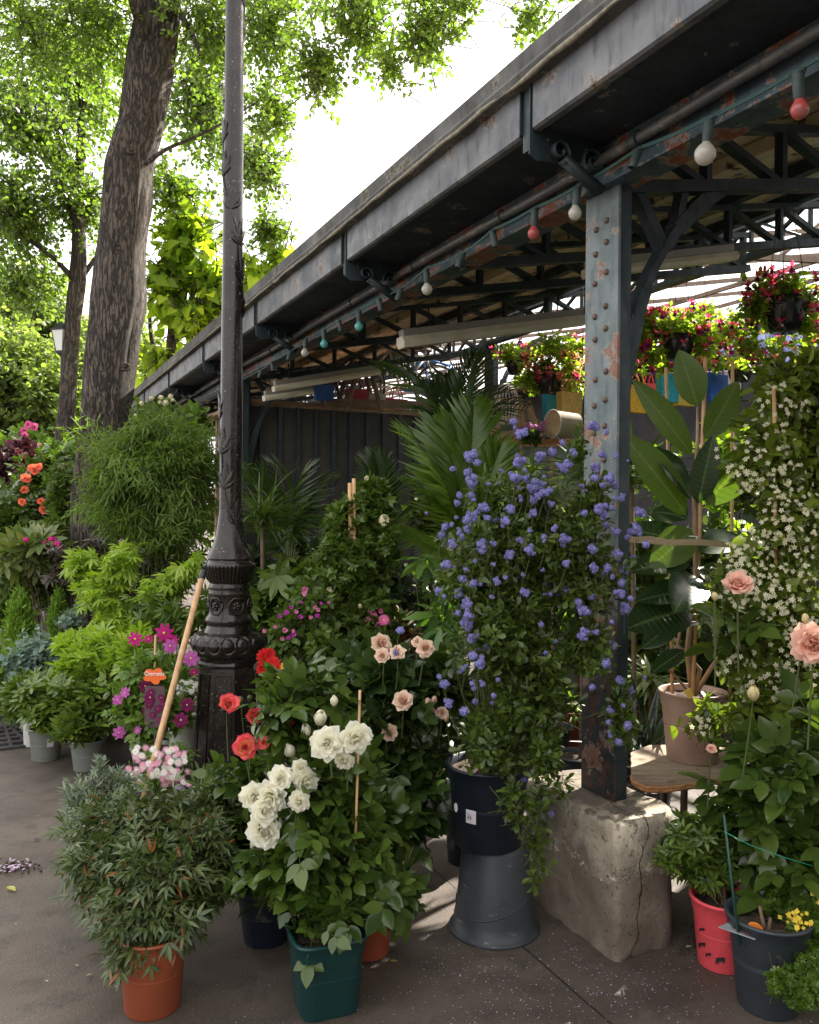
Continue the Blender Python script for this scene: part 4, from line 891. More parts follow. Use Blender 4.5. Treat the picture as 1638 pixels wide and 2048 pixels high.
# ================================================================== FOREGROUND PLANTS
r, _ = plant('nandina', 'bushy grey green nandina in the terracotta coloured pot at bottom left', 'potted shrub', (305, 2044, 134, 112, 158, terra),
    [blob(285, 1705, 130, 85, 2.85, .22), blob(225, 1665, 80, 55, 2.95, .16), blob(375, 1650, 90, 65, 3.0, .18), blob(320, 1780, 105, 95, 2.68, .17), blob(400, 1730, 55, 90, 2.8, .12), blob(430, 1610, 55, 50, 3.05, .12), blob(270, 1870, 55, 35, 2.62, .1), blob(200, 1740, 50, 40, 2.75, .1)],
    980, PINN, .08, g_nand, stemb, per=5, tl=.12, nst=30, r0=.004, seed=1, droop=.35, shell=.35, spread=1.0, fl=.9, lump=.45, var=.4)
r, _ = plant('rosemary', 'grey leaved rosemary with pale tips showing behind the left edge of the nandina', 'potted herb', (205, 1800, 95, 80, 90, blackp), [blob(185, 1620, 45, 45, 3.25, .12), blob(215, 1575, 55, 35, 3.3, .12), blob(150, 1660, 30, 25, 3.2, .08), blob(200, 1540, 12, 25, 3.25, .03), blob(160, 1600, 35, 40, 3.25, .1)], 420, QN, .032, g_grey, stemb, per=12, tl=.08, nst=14, r0=.002, seed=2, up=.7, droop=-.1)
r, top = plant('white_rose', 'tall white rose bush with a bamboo cane in the square dark green pot', 'potted rose', (650, 2040, 138, 116, 158, greenp, 1),
    [blob(640, 1600, 95, 95, 2.72, .16), blob(600, 1730, 95, 80, 2.7, .15), blob(690, 1720, 85, 100, 2.72, .15), blob(560, 1430, 55, 75, 2.8, .1), blob(620, 1400, 50, 60, 2.85, .1), blob(660, 1820, 90, 45, 2.6, .12), blob(790, 1770, 45, 30, 2.65, .05), blob(720, 1560, 45, 60, 2.8, .1)],
    150, ROSEL, .125, g_rose, per=4, tl=.16, nst=26, r0=.0035, seed=3, droop=.3, shell=.35, spread=1.1, canes=[(P(700, 1915, 2.62), P(720, 1380, 2.75), .0045)], fl=.8)
flowers(r, RW, 'rose_flower', [(530, 1662, 40), (545, 1592, 38), (508, 1592, 31), (562, 1556, 28), (612, 1560, 31), (655, 1485, 40), (710, 1474, 36), (688, 1518, 26), (528, 1622, 31), (598, 1602, 24), (600, 1535, 20)], 2.62, .1, .8, .003)
flowers(r, BW, 'rose_bud', [(580, 1512, 22), (638, 1448, 22), (615, 1470, 18), (668, 1410, 15), (628, 1510, 16)], 2.7, 1.6, .4, .0022)
def nz_(p): return p
r, _ = plant('red_rose', 'red and yellow blooming rose in the dark navy pot left of the white rose', 'potted rose', (532, 1900, 122, 92, 118, navy), [blob(500, 1600, 55, 70, 3.05, .1), blob(545, 1530, 50, 50, 3.1, .1), blob(470, 1590, 35, 50, 3.05, .08), blob(560, 1700, 40, 70, 3.0, .08), blob(470, 1680, 50, 60, 3.05, .1)], 75, ROSEL, .11, g_rose, per=4, tl=.13, nst=12, seed=4, droop=.2, fl=.8)
flowers(r, RRY[0:1], 'rose_flower', [(455, 1413, 23), (508, 1437, 20), (575, 1447, 20)], 2.82, 1.0, .4, .0028, .2)
flowers(r, RRY[1:], 'rose_flower', [(490, 1495, 28), (540, 1458, 20), (557, 1440, 17), (590, 1465, 16), (530, 1485, 16)], 2.8, .4, .4, .0028, .2)
flowers(r, BG, 'rose_bud', [(482, 1408, 11), (500, 1402, 9), (548, 1420, 9), (600, 1390, 9)], 2.95, 2., .3, .002, .2)
r, _ = plant('leafy_rose', 'leafy rose without blooms in the terracotta pot behind the square green pot', 'potted rose', (735, 1925, 112, 88, 140, terra), [blob(720, 1740, 55, 60, 2.95, .1), blob(800, 1790, 40, 40, 2.85, .05), blob(760, 1660, 50, 60, 3.0, .1)], 80, ROSEL, .12, g_rose, per=4, tl=.12, nst=8, seed=5)
r, _ = plant('blush_rose', 'blush pink rose bush with very dark leaves beside the blue flowering shrub', 'potted rose', (745, 1790, 105, 88, 130, blackp), [blob(790, 1480, 85, 110, 3.35, .18), blob(760, 1370, 75, 60, 3.4, .15), blob(830, 1400, 65, 90, 3.4, .15), blob(800, 1600, 70, 80, 3.3, .14), blob(720, 1480, 60, 90, 3.4, .15), blob(650, 1420, 40, 60, 3.4, .1), blob(830, 1560, 30, 100, 3.3, .1)],
    300, ROSEL, .14, g_rosedark, per=5, tl=.15, nst=16, seed=6, canes=[(P(738, 1600, 3.4), P(735, 1357, 3.4), .007)])
flowers(r, RBL, 'rose_flower', [(806, 1404, 24), (777, 1466, 20), (760, 1288, 24), (795, 1306, 20), (851, 1298, 21), (765, 1312, 18), (884, 1427, 15), (648, 1374, 13), (835, 1285, 14)], 3.2, .6, .5, .003, .15)
flowers(r, BB, 'rose_bud', [(858, 1410, 12), (870, 1405, 11), (862, 1425, 11), (893, 1442, 10), (637, 1382, 9)], 3.2, 1.6, .4, .002, .1)
r, _ = plant('clematis_sapling', 'small twining sapling with a picture tag in the dark pot behind the roses', 'potted climber', (868, 1668, 74, 62, 78, blackp), [blob(860, 1490, 28, 70, 4.1, .08)], 40, OVATE, .05, g_mid, per=6, tl=.1, nst=5, seed=7, canes=[(P(858, 1600, 4.1), P(858, 1420, 4.1), .005)])
mb = MB(); a = P(868, 1556, 3.98); prism(mb, [a, P(905, 1553, 3.98), P(898, 1612, 3.98), P(866, 1616, 3.98)], Vector((0, .002, 0))); tg = mb.build('picture_tag', mat('blue tag card', (.1, .16, .28), rough=.3), r, False)
mb = MB(); 
for i in range(24): u, v = R.random(), R.random(); c = P(885 + 9 * u * (1 - v * .5), 1562 + 34 * v, 3.973); ball(mb, c, .008, 6, 3, .4)
mb.build('tag_picture', mat('purple print', (.05, .03, .12), (.1, .06, .2), 80), tg)
# upturned pot, and the ceanothus on it
def upturned():
    o, k = centre(988, 1898, 176); th = thing('upturned_pot', 'scuffed charcoal pot turned upside down as a pedestal', 'upturned pot', o)
    m, nt, b = new_mat('scuffed charcoal plastic'); c = mixc(nt, ramp(nt, noise(nt, 6, 7), .4, .7), (.028, .034, .042), (.05, .055, .06)); c = mixc(nt, ramp(nt, noise(nt, 9, 9, (1, 1, 5), .7), .6, .7), c, (.3, .27, .22))
    nt.links.new(c, b.inputs['Base Color']); b.inputs['Roughness'].default_value = .5
    H = .335; rb = 88 * k; rt = 66 * k
    mb = MB(); lathe(mb, [(rb + .012, .002), (rb + .014, .008), (rb + .010, .014), (rb - .002, .018), (rb - .006, .06), (rb - .014, .09), (rt + .008, H - .04), (rt + .002, H - .02), (rt - .004, H - .004), (rt - .012, H), (0.001, H)], o, 56, lambda r, z, a, i: r * (1 + .004 * math.sin(a * 2))); bd = mb.build('pot_body', m, th)
    mb = MB(); V = [o + Vector((math.cos(a) * (rb - .017 + .003) , math.sin(a) * (rb - .017 + .003), .115 + .035 * math.sin(a * 1.5 + 2))) for a in np.linspace(-3.4, .1, 40)]; V = [Vector((o.x + (v.x - o.x) * (1 - (v.z - .1) * .45), o.y + (v.y - o.y) * (1 - (v.z - .1) * .45), v.z)) for v in V]; tube(mb, V, .0035, 5); mb.build('seam', m, bd)
    return o, k, H
uo, uk, UH = upturned()
r, top = plant('ceanothus', 'huge blue flowering ceanothus bush in a navy pot standing on the upturned pot', 'potted shrub', (975, 1712, 168, 136, 168, navy),
    [blob(1005, 1090, 115, 95, 3.05, .22), blob(1060, 1000, 85, 70, 3.1, .18), blob(1000, 1250, 115, 100, 3.0, .24), blob(1050, 1400, 95, 100, 2.98, .22), blob(1150, 1140, 100, 110, 2.98, .2), blob(1180, 1290, 65, 65, 2.9, .16), blob(1185, 1000, 40, 70, 3.0, .1), blob(935, 1160, 50, 80, 3.05, .14), blob(975, 1480, 68, 60, 2.95, .18), blob(1085, 1510, 45, 50, 2.85, .12), blob(1075, 1640, 16, 110, 2.78, .05), blob(1030, 1600, 20, 70, 2.8, .05), blob(1240, 1420, 24, 60, 2.85, .06), blob(1120, 1570, 28, 20, 2.8, .05), blob(970, 1000, 40, 60, 3.1, .1), blob(1155, 890, 12, 50, 3.05, .03)],
    1500, OBO, .034, LM('ceanothus leaf', (.03, .055, .009), (.1, .145, .024), .3, .35), per=10, tl=.11, nst=70, r0=.0042, seed=8, shell=.3, z0=UH, up=.5, var=.4, spread=1.0, st=.001)
CEF = [(1043, 867), (1038, 924), (1003, 942), (1029, 955), (1052, 957), (977, 968), (1063, 977), (1084, 968), (1080, 913), (1115, 928), (1130, 933), (1095, 983), (1079, 990), (1042, 1001), (1064, 997), (1187, 852), (1203, 909), (1192, 935), (1164, 971), (1220, 957), (1205, 971), (1244, 995), (1200, 1017), (1209, 1030), (1067, 1026), (975, 1036), (967, 1015), (1011, 1043), (1103, 1008),
    (1109, 1057), (1129, 1079), (1185, 1098), (1233, 1064), (1274, 1059), (1235, 1109), (1059, 1100), (1132, 1127), (1188, 1136), (1251, 1141), (1132, 1179), (1089, 1190), (1185, 1193), (1240, 1186), (1253, 1215), (1168, 1222), (1167, 1269), (1192, 1265), (1226, 1289), (1199, 1317), (1091, 1305), (1111, 1283), (1262, 1382), (1247, 1411), (1222, 1421), (1262, 1454), (1222, 1470), (1079, 1605), (1084, 1622), (1064, 1547),
    (876, 1181), (919, 1186), (934, 1205), (984, 1194), (936, 1230), (934, 1249), (801, 1261), (931, 1336), (961, 1326), (965, 1367), (948, 1377), (890, 1369), (898, 1408), (946, 1276), (972, 1294), (941, 911), (943, 966), (948, 1000), (944, 1033), (919, 1064), (888, 1057), (905, 1088), (936, 1057), (973, 1036), (963, 1091), (987, 1088), (932, 1139), (893, 1130), (987, 1129), (994, 1163), (1281, 1025), (1060, 1062), (1040, 1080), (1020, 1110), (1046, 1150), (1050, 1185), (1086, 1140), (1088, 1082)]
flowers(r, CE, 'blossom', [(x, y, R.choice([6, 9, 11, 13, 15]) if y < 1350 else R.choice([6, 8, 10])) for x, y in CEF[:99]], 2.84, .8, .6, .0012, .1, jd=.06)
rr = np.random.default_rng(6); ex = [CEF[i] for i in rr.integers(0, 90, 150)]; mb = MB(); tmc = cluster_t(230, .8, FLOR5, .14, 4, 1.2, .55)
for x, y in ex:
    q = P(x + rr.normal() * 22, y + rr.normal() * 24, 2.93 + rr.normal() * .14); scatter(mb, tmc, [tuple(q)], [tuple(rr.normal(size=3))], [tuple(rr.normal(size=3))], rr.uniform(4, 12) * 2.9 / F)
o = mb.build('further_blossom', p_blue, r); o['kind'] = 'stuff'
o_, k_ = centre(975, 1712, 136, UH)
for (x0, y0, x1, y1, nm, cc) in ((932, 1618, 952, 1645, 'price_sticker', (.6, .55, .58)),):
    mb = MB(); q = P(x0, y0, 2.66); ring = []
    c = Vector((o_.x, o_.y, 0)); k2 = 2.95 / F
    def onpot(px, py, off=.004):
        v = RM @ Vector(((px - PX0) / F, -(py - HY) / F, -1)); s = 2.3
        for _ in range(4000):
            s += .0004; w_ = v * s + Vector((0, 0, EYE)); hh = (w_.z - UH) / (168 * k_); rr = (68 + 16 * hh) * k_ + off
            if (w_.x - o_.x) ** 2 + (w_.y - o_.y) ** 2 < rr * rr: return w_
        return w_
    g_ = [[onpot(x0 + (x1 - x0) * i / 4, y0 + (y1 - y0) * j / 2 + (x1 - x0) * i / 4 * .25) for i in range(5)] for j in range(3)]
    mb.add([tuple(v) for row in g_ for v in row], [[j * 5 + i, j * 5 + i + 1, j * 5 + 6 + i, j * 5 + 5 + i] for j in range(2) for i in range(4)]); st_ = mb.build(nm, mat(nm, cc, rough=.5), r)
    mb = MB(); 
    for (u0, v0, u1, v1) in ((936, 1626, 936, 1640), (940, 1629, 941, 1641), (934, 1634, 943, 1636)): a, b = onpot(u0, v0, .006), onpot(u1, v1, .006); bar(mb, a, b, .0016, .001, Vector((0, -1, 0)))
    mb.build('print', mat('black print', (.01, .01, .01)), st_)
mb = MB(); cc = onpot(912, 1615, .005); n = Vector((cc.x - o_.x, cc.y - o_.y, 0)).normalized(); s = Vector((-n.y, n.x, 0)); prism(mb, [cc + s * .012 * math.cos(a) + Zv * .017 * math.sin(a) for a in np.linspace(0, 6.28, 20)[:-1]], n * .001); mb.build('round_sticker', mat('price_sticker', (.6, .55, .58)), r, False)
mb = MB(); o2, k2_ = centre(925, 1735, 60); th = thing('spare_pot', 'tall empty black pot half hidden behind the upturned pot', 'plant pot', o2); pot(th, o2, 38 * k2_, 30 * k2_, 125 * k2_, navy, soilz=0)

# stool, ficus
def stool():
    zt = .5; a = P(1262, 1553, 3.3); o = P(1380, 1535, 3.62); o.z = 0; th = thing('wooden_stool', 'weathered half round wooden stool behind the stone block', 'stool', o)
    m, nt, b = new_mat('weathered plank'); n1 = noise(nt, 5, 8, (1, 7, 1), .65); c = mixc(nt, ramp(nt, n1, .35, .65), (.2, .14, .09), (.36, .28, .2)); c = mixc(nt, ramp(nt, noise(nt, 18, 5), .6, .7), c, (.1, .06, .03)); nt.links.new(c, b.inputs['Base Color']); b.inputs['Roughness'].default_value = .8; bump(nt, b, n1, .6, .006)
    pts = [(1264, 1548), (1270, 1562), (1295, 1571), (1340, 1570), (1400, 1562), (1450, 1552), (1490, 1530), (1480, 1500), (1400, 1488), (1300, 1490), (1262, 1504), (1262, 1530)]
    poly = []
    for i, (x, y) in enumerate(pts):
        x2, y2 = pts[(i + 1) % len(pts)]
        for j in range(6): u = j / 6; q = G(x * (1 - u) + x2 * u, y * (1 - u) + y2 * u, zt); q += Vector((mnoise.noise(q * 30), mnoise.noise(q * 31 + Vector((4, 4, 4))), 0)) * .007; poly.append(q)
    mb = MB(); prism(mb, [p - Zv * .03 for p in poly], Zv * .03); mb.build('seat', m, th, False)
    mb = MB(); 
    edge = poly[:34]; 
    for q in range(2): tube(mb, [p - Zv * (.009 + .012 * q) + Vector((R.uniform(-.003, .003), R.uniform(-.003, .003), R.uniform(-.002, .002))) for p in edge], [R.uniform(.006, .010) for _ in edge], 5)
    mb.build('broken_edge', mat('raw broken wood', (.32, .13, .04), (.5, .27, .12), 30, .9, bmp=.6), th)
    for (x, y) in ((1330, 1535), (1440, 1530), (1370, 1500)):
        q = G(x, y, zt - .03); mb = MB(); tube(mb, [q, Vector((q.x + (q.x - o.x) * .2, q.y + (q.y - o.y) * .2, 0))], [.016, .02], 8); mb.build('leg', mat('dark leg', (.05, .03, .02), (.09, .06, .04), 12), th)
stool()
fm = LM('rubber leaf', (.015, .035, .012), (.03, .058, .018), .22, .22, vein=(.1, .16, .06), spec=.6); fmb = LM('rubber leaf underside', (.06, .11, .018), (.1, .15, .028), .4, .35, vein=(.15, .2, .06))
BIG = leaf_t([(0, .0), (.03, .012), (.1, .1), (.25, .19), (.42, .235), (.6, .225), (.75, .18), (.88, .11), (.96, .05), (1, 0)], .14, -.16)
def veined(tm):
    parts = [tm]
    for i in range(11):
        x = .1 + i * .075
        for s in (-1, 1):
            hw = np.interp(x + .07, [0, .1, .25, .42, .6, .75, .88, 1], [0, .1, .19, .235, .225, .18, .11, 0]) * .9
            zf = lambda xx, yy: -.16 * xx * xx + .28 * abs(yy) + .006
            V = [(x, 0, zf(x, 0)), (x + .006, 0, zf(x, 0)), (x + .07, s * hw, zf(x + .07, hw)), (x + .067, s * hw, zf(x + .07, hw))]
            parts.append(T_(V, [[0, 1, 2, 3]] if s > 0 else [[3, 2, 1, 0]], [x] * 4, [0] * 4))
    return join(*parts)
BIGV = veined(BIG)
r, top = plant('rubber_plant', 'big leaved rubber plant in the taupe pot on the wooden stool', 'potted plant', (1384, 1532, 128, 100, 142, taupe), [], 0, OVATE, .1, fm, z0=.5, canes=[(P(1383, 1440, 3.6), P(1411, 715, 3.5), .009), (P(1345, 1420, 3.68), P(1332, 735, 3.7), .008), (P(1460, 1420, 3.7), P(1465, 722, 3.8), .008)])
S = MB(); tube(S, [top, P(1375, 1300, 3.58), P(1392, 1150, 3.56), P(1388, 1020, 3.55), P(1395, 880, 3.55), P(1395, 800, 3.55)], [.014, .013, .012, .011, .008, .004], 8)
tube(S, [top, P(1400, 1340, 3.6), P(1355, 1290, 3.62), P(1365, 1240, 3.62)], [.012, .01, .009, .006], 7); tube(S, [top, P(1420, 1340, 3.62), P(1455, 1290, 3.65), P(1470, 1270, 3.65)], [.012, .01, .009, .006], 7); tube(S, [top, P(1350, 1350, 3.55), P(1325, 1330, 3.5)], .006, 6); S.build('stems', mat('ficus stem', (.26, .16, .09), (.36, .24, .14), 20, .6), r)
FL = [(1395, 815, 1368, 713, 52, -.05, 0), (1386, 914, 1287, 775, 46, -.1, 0), (1407, 881, 1477, 773, 50, 0, 0), (1374, 1034, 1272, 883, 62, -.15, 0), (1405, 1013, 1517, 895, 62, -.1, 0), (1382, 997, 1345, 930, 56, -.1, 1), (1395, 1010, 1424, 889, 44, -.1, 1), (1378, 960, 1291, 889, 44, .1, 1),
      (1390, 1090, 1262, 1050, 50, .05, 1), (1395, 1105, 1480, 1065, 50, .1, 1), (1385, 1120, 1278, 1130, 48, -.1, 1), (1388, 1150, 1370, 1190, 66, -.25, 1), (1392, 1180, 1290, 1190, 45, -.1, 1), (1380, 1220, 1280, 1235, 80, -.15, 1), (1400, 1130, 1455, 1160, 60, -.1, 1), (1370, 1300, 1320, 1330, 30, -.1, 1), (1385, 1060, 1330, 1110, 60, -.1, 0), (1410, 960, 1450, 1000, 50, .1, 0), (1400, 1230, 1460, 1260, 50, 0, 1), (1390, 1000, 1440, 960, 44, .2, 1), (1375, 1040, 1310, 1010, 60, .1, 1), (1360, 1240, 1300, 1280, 40, .0, 1)]
for i, (x0, y0, x1, y1, wd, dd, under) in enumerate(FL):
    a = P(x0, y0, 3.5); b = P(x1, y1, 3.5 + dd); L_ = (b - a).length * (1.12 if y1 < 1000 or abs(x1 - x0) > 60 else 1.3); mb = MB(); d = (b - a).normalized(); nrm = Vector((R.uniform(-.3, .3), -1, .25 if not under else .9))
    scatter(mb, BIGV, [tuple(a)], [tuple(d)], [tuple(nrm)], [L_], [wd * 3.5 / F * 2.65]); mb.build('leaf', fmb if not under else fm, r)
mb = MB(); a = P(1368, 1382, 3.47); prism(mb, [a, P(1380, 1376, 3.47), P(1388, 1392, 3.47), P(1377, 1398, 3.47)], Vector((0, .002, 0))); mb.build('plant_label', mat('yellow tag', (.75, .5, .08)), r, False)
for yy in (1076, 1247): mb = MB(); tube(mb, [P(1382 + 16 * math.cos(a), yy + 3 * math.sin(a), 3.5 + .02 * math.sin(a)) for a in np.linspace(0, 6.28, 14)], .004, 5); mb.build('tie_band', whitep, r)
mb = MB(); A = [P(1236, 1079, 3.25), P(1300, 1080, 3.28), P(1340, 1085, 3.3), P(1395, 1084, 3.33), P(1465, 1090, 3.4), P(1492, 1086, 3.4)]
V = []
for i, p in enumerate(A): hh = (.008, .016, .012, .013, .012, .006)[i]; V += [tuple(p + Zv * hh), tuple(p - Zv * hh + Vector((0, .01, 0)))]
mb.add(V + [tuple(Vector(v) + Vector((0, .002, 0))) for v in V], [[2 * i, 2 * i + 1, 2 * i + 3, 2 * i + 2] for i in range(5)] + [[12 + 2 * i, 14 + 2 * i, 15 + 2 * i, 13 + 2 * i] for i in range(5)])
tag(mb.build('raffia_strap', mat('raffia', (.3, .22, .13), (.45, .35, .22), 40, .7, stretch=(1, 1, 8))), 'flat beige strap tying the rubber plant to the iron column', 'strap')

# right hand side
r, top = plant('star_jasmine', 'towering star jasmine climber covered in small cream flowers at the right edge', 'potted climber', (1560, 1860, 130, 105, 120, blackp),
    [blob(1570, 780, 70, 75, 3.3, .14), blob(1540, 920, 90, 90, 3.25, .15), blob(1630, 750, 50, 60, 3.3, .12), blob(1590, 1060, 75, 110, 3.2, .16), blob(1560, 1220, 95, 110, 3.15, .16), blob(1480, 1290, 55, 80, 3.15, .12), blob(1600, 1360, 70, 100, 3.1, .14), blob(1475, 1160, 40, 70, 3.2, .1), blob(1500, 1420, 60, 50, 3.1, .1), blob(1640, 900, 50, 200, 3.3, .15), blob(1410, 1440, 35, 35, 3.2, .06)],
    950, OVATE, .055, LM('jasmine leaf', (.08, .12, .014), (.19, .24, .035), .28, .4), stemb, per=7, tl=.14, nst=26, seed=9, canes=[(P(1555, 1700, 3.2), P(1548, 775, 3.2), .008), (P(1600, 1700, 3.25), P(1612, 720, 3.3), .007)])
JB = [blob(1560, 820, 70, 60, 3.2, .1), blob(1530, 930, 85, 80, 3.15, .12), blob(1590, 1050, 75, 100, 3.08, .12), blob(1560, 1200, 90, 90, 3.03, .1), blob(1490, 1170, 50, 120, 3.06, .1), blob(1590, 1330, 60, 90, 3.0, .1), blob(1480, 1330, 50, 80, 3.03, .1), blob(1410, 1450, 30, 20, 3.1, .05)]
JM = tmesh(join(*[ (xf(FLOR5, .42, off=(.2 * math.cos(a), .45 * math.sin(a * 1.3), .45 * math.cos(a * 2.1)))) for a in (0, 1.3, 2.6, 4.0, 5.2)]), 'jasmine_flowers', p_jas)
tg, dd, _ = sample(JB, 100, .6, 91)
for q in tg: put(r, JM, 'jasmine_flower', q, face(q, .2, .8), R.uniform(.011, .018))
tg, dd, _ = sample(JB, 620, .2, 93); mb = MB(); scatter(mb, FLOR5, tg, dd + np.array([0, -1.0, 0]), nz(np.random.default_rng(4).normal(size=(620, 3))), .0105)
o = mb.build('scattered_blossom', p_jas, r); o['kind'] = 'stuff'
r, top = plant('peach_rose', 'peach rose bush with large glossy dark leaves at the lower right edge', 'potted rose', (1580, 1830, 130, 105, 120, char), [blob(1535, 1640, 65, 85, 2.85, .12), blob(1595, 1530, 60, 110, 2.8, .12), blob(1530, 1500, 42, 45, 2.85, .1), blob(1580, 1700, 75, 80, 2.8, .12), blob(1490, 1590, 28, 55, 2.85, .06), blob(1455, 1425, 16, 25, 2.9, .04), blob(1540, 1770, 45, 40, 2.8, .1), blob(1480, 1240, 40, 50, 3.0, .08), blob(1650, 1650, 60, 160, 2.8, .1)],
    88, ROSEL, .175, g_rose, per=4, tl=.17, nst=22, r0=.0045, seed=10, shell=.3, droop=.35, fl=.9)
flowers(r, RP[0:1], 'rose_flower', [(1476, 1174, 33), (1422, 1500, 12)], 2.8, .9, .2, .0035, .3); flowers(r, RP[1:], 'rose_flower', [(1628, 1290, 52)], 2.6, .2, .1, .004, .35); flowers(r, BY, 'rose_bud', [(1506, 1399, 19), (1610, 1245, 12), (1430, 1200, 11)], 2.72, 2.4, .2, .003, .3); flowers(r, BG, 'rose_bud', [(1415, 1165, 10), (1447, 1208, 9), (1428, 1180, 8)], 2.85, 2.4, .2, .003, .2)
r, top = plant('azalea', 'low glossy green azalea in the coral pot printed with animals', 'potted shrub', (1442, 1950, 116, 92, 140, coral), [blob(1385, 1690, 50, 50, 2.95, .1), blob(1430, 1640, 40, 35, 2.98, .1), blob(1400, 1745, 40, 22, 2.92, .08), blob(1440, 1710, 35, 50, 2.98, .1), blob(1345, 1720, 18, 25, 2.9, .05)], 210, WHORLP, .045, g_skim, stemb, per=3, tl=.07, nst=14, seed=11, up=.5)
oc, kc = centre(1442, 1950, 92)
def oncoral(px, py):
    v = RM @ Vector(((px - PX0) / F, -(py - HY) / F, -1)); s = 2.4
    for _ in range(3000):
        s += .0004; w_ = v * s + Vector((0, 0, EYE)); hh = w_.z / (140 * kc); rr = (46 + 12 * hh) * kc + .003
        if (w_.x - oc.x) ** 2 + (w_.y - oc.y) ** 2 < rr * rr: return w_
    return w_
BIS = [(0, 5), (1, 2), (4, 0), (9, 1), (14, 0), (18, 1), (20, 4), (20, 8), (18, 9), (17.5, 14), (16, 14), (16, 10), (13, 9), (8, 9), (6, 10), (5.5, 15), (4, 15), (4, 10), (1.5, 10), (1, 14), (-.2, 14), (0, 9)]
for nm, x0, y0, s_, flip in (('bison_print', 1431, 1915, .95, 1), ('calf_print', 1411, 1906, .55, 1), ('deer_print', 1397, 1885, .7, 1), ('grazing_print', 1399, 1856, .5, 1)):
    mb = MB(); pts = [oncoral(x0 + x * s_, y0 + y * s_) for x, y in BIS]; n = (Vector((pts[0].x - oc.x, pts[0].y - oc.y, 0))).normalized(); prism(mb, pts, n * .0008); mb.build(nm, mat('black print', (.01, .01, .01)), r, False)
r, top = plant('yellow_broom', 'yellow flowering broom with tiny leaves in the scuffed charcoal pot at bottom right', 'potted shrub', (1535, 2042, 160, 118, 190, char), [blob(1590, 1900, 55, 45, 2.62, .09), blob(1610, 1830, 45, 45, 2.68, .08), blob(1560, 1960, 35, 28, 2.5, .05), blob(1630, 1950, 50, 50, 2.52, .07), blob(1600, 1990, 35, 25, 2.48, .05), blob(1560, 1820, 18, 40, 2.7, .04)], 420, WHORL, .017, g_fresh, per=8, tl=.07, nst=12, r0=.002, seed=12, droop=0)
tg, dd, _ = sample([blob(1605, 1845, 30, 25, 2.6, .05), blob(1635, 1790, 12, 20, 2.6, .04), blob(1580, 1835, 15, 10, 2.6, .03)], 60, .3, 14)
for q in tg: put(r, tmesh(FLOR4, 'yellow_flower', p_yell) if 'YF' not in globals() else YF, 'yellow_flower', q, face(q, .5, .6), R.uniform(.006, .010)); YF = r.children[-1].data
mb = MB(); tube(mb, [P(1480, 1890, 2.6), P(1465, 1780, 2.62), P(1448, 1630, 2.64)], .0045, 6); mb.build('green_stake', mat('green stake', (.01, .05, .035), rough=.4), r)
mb = MB(); tube(mb, [P(1448, 1663, 2.63), P(1500, 1690, 2.63), P(1560, 1712, 2.63), P(1645, 1738, 2.65)], .0014, 4); mb.build('green_twine', mat('green twine', (.02, .3, .16)), r)
mb = MB(); prism(mb, [P(1437, 1855, 2.62), P(1475, 1838, 2.72), P(1528, 1868, 2.66), P(1510, 1880, 2.56)], Zv * .002); tg_ = mb.build('plant_card', mat('glossy card', (.4, .5, .5), (.3, .3, .32), 9, .25), r, False)
mb = MB(); prism(mb, [P(1462, 1858, 2.63) + Zv * .004, P(1485, 1850, 2.68) + Zv * .004, P(1510, 1866, 2.64) + Zv * .004, P(1498, 1873, 2.58) + Zv * .004], Zv * .001); mb.build('card_picture', mat('faded red picture', (.35, .08, .07), (.12, .1, .1), 40), tg_, False)
mb = MB(); prism(mb, [P(1512 + 15 * math.cos(a), 1856 + 10 * math.sin(a) + 5 * math.cos(a), 2.6) for a in np.linspace(0, 6.28, 16)[:-1]], Vector((0, .002, .001))); mb.build('orange_tag', mat('orange tag', (.75, .22, .03)), r, False)
mb = MB(); tube(mb, [P(1531, 1900, 2.62), P(1529, 1860, 2.62), P(1519, 1812, 2.62)], [.009, .006, .005], 7); tube(mb, [P(1531, 1900, 2.62), P(1541, 1835, 2.62)], [.008, .005], 7); mb.build('cut_stem', stemb, r)

# ================================================================== MIDDLE AND BACKGROUND PLANTS
WHORLO = join(*[xf(OVATE, 1, rz=i * 2.4, ry=-.25 - .2 * (i % 3), sy=.85) for i in range(6)])
g_sun = LM('sunlit basket leaf', (.15, .24, .03), (.28, .38, .06), .4, .6, tcol=(2., 2., .7))
def gpos(px, D): q = P(px, HY, D); return Vector((q.x, q.y, 0))
def plant2(name, label, cat, px, D, pm, blobs, n, tm, ls, lm, r=.12, h=.22, z0=0, **kw):
    """plant in a pot whose base stands at camera depth D under photo column px"""
    o = gpos(px, D) + Zv * z0; grp = kw.pop('group', None); sm = kw.pop('sm', stemb); canes = kw.pop('canes', ()); seed = kw.get('seed', 0); kw.pop('seed', 0); per = kw.pop('per', 7); tl = kw.pop('tl', .14); nst = kw.pop('nst', 10); r0 = kw.pop('r0', .005)
    root = thing(name, label, cat, o, grp)
    if pm: pot(root, o, r, r * .8, h, pm, seg=28)
    L = MB(); S = MB(); tg, _, _ = sample(blobs, nst, .1, seed + 77); stems(S, o + Zv * (h * .88 if pm else 0), tg, r0)
    foliage(L, S, blobs, n, tm, ls, per, tl, seed=seed, zmin=.02, **kw); L.build('foliage', lm, root); S.build('stems', sm, root)
    for a, b, rr_ in canes: mb = MB(); tube(mb, [a, b], rr_, 8); mb.build('cane', cane, root)
    return root

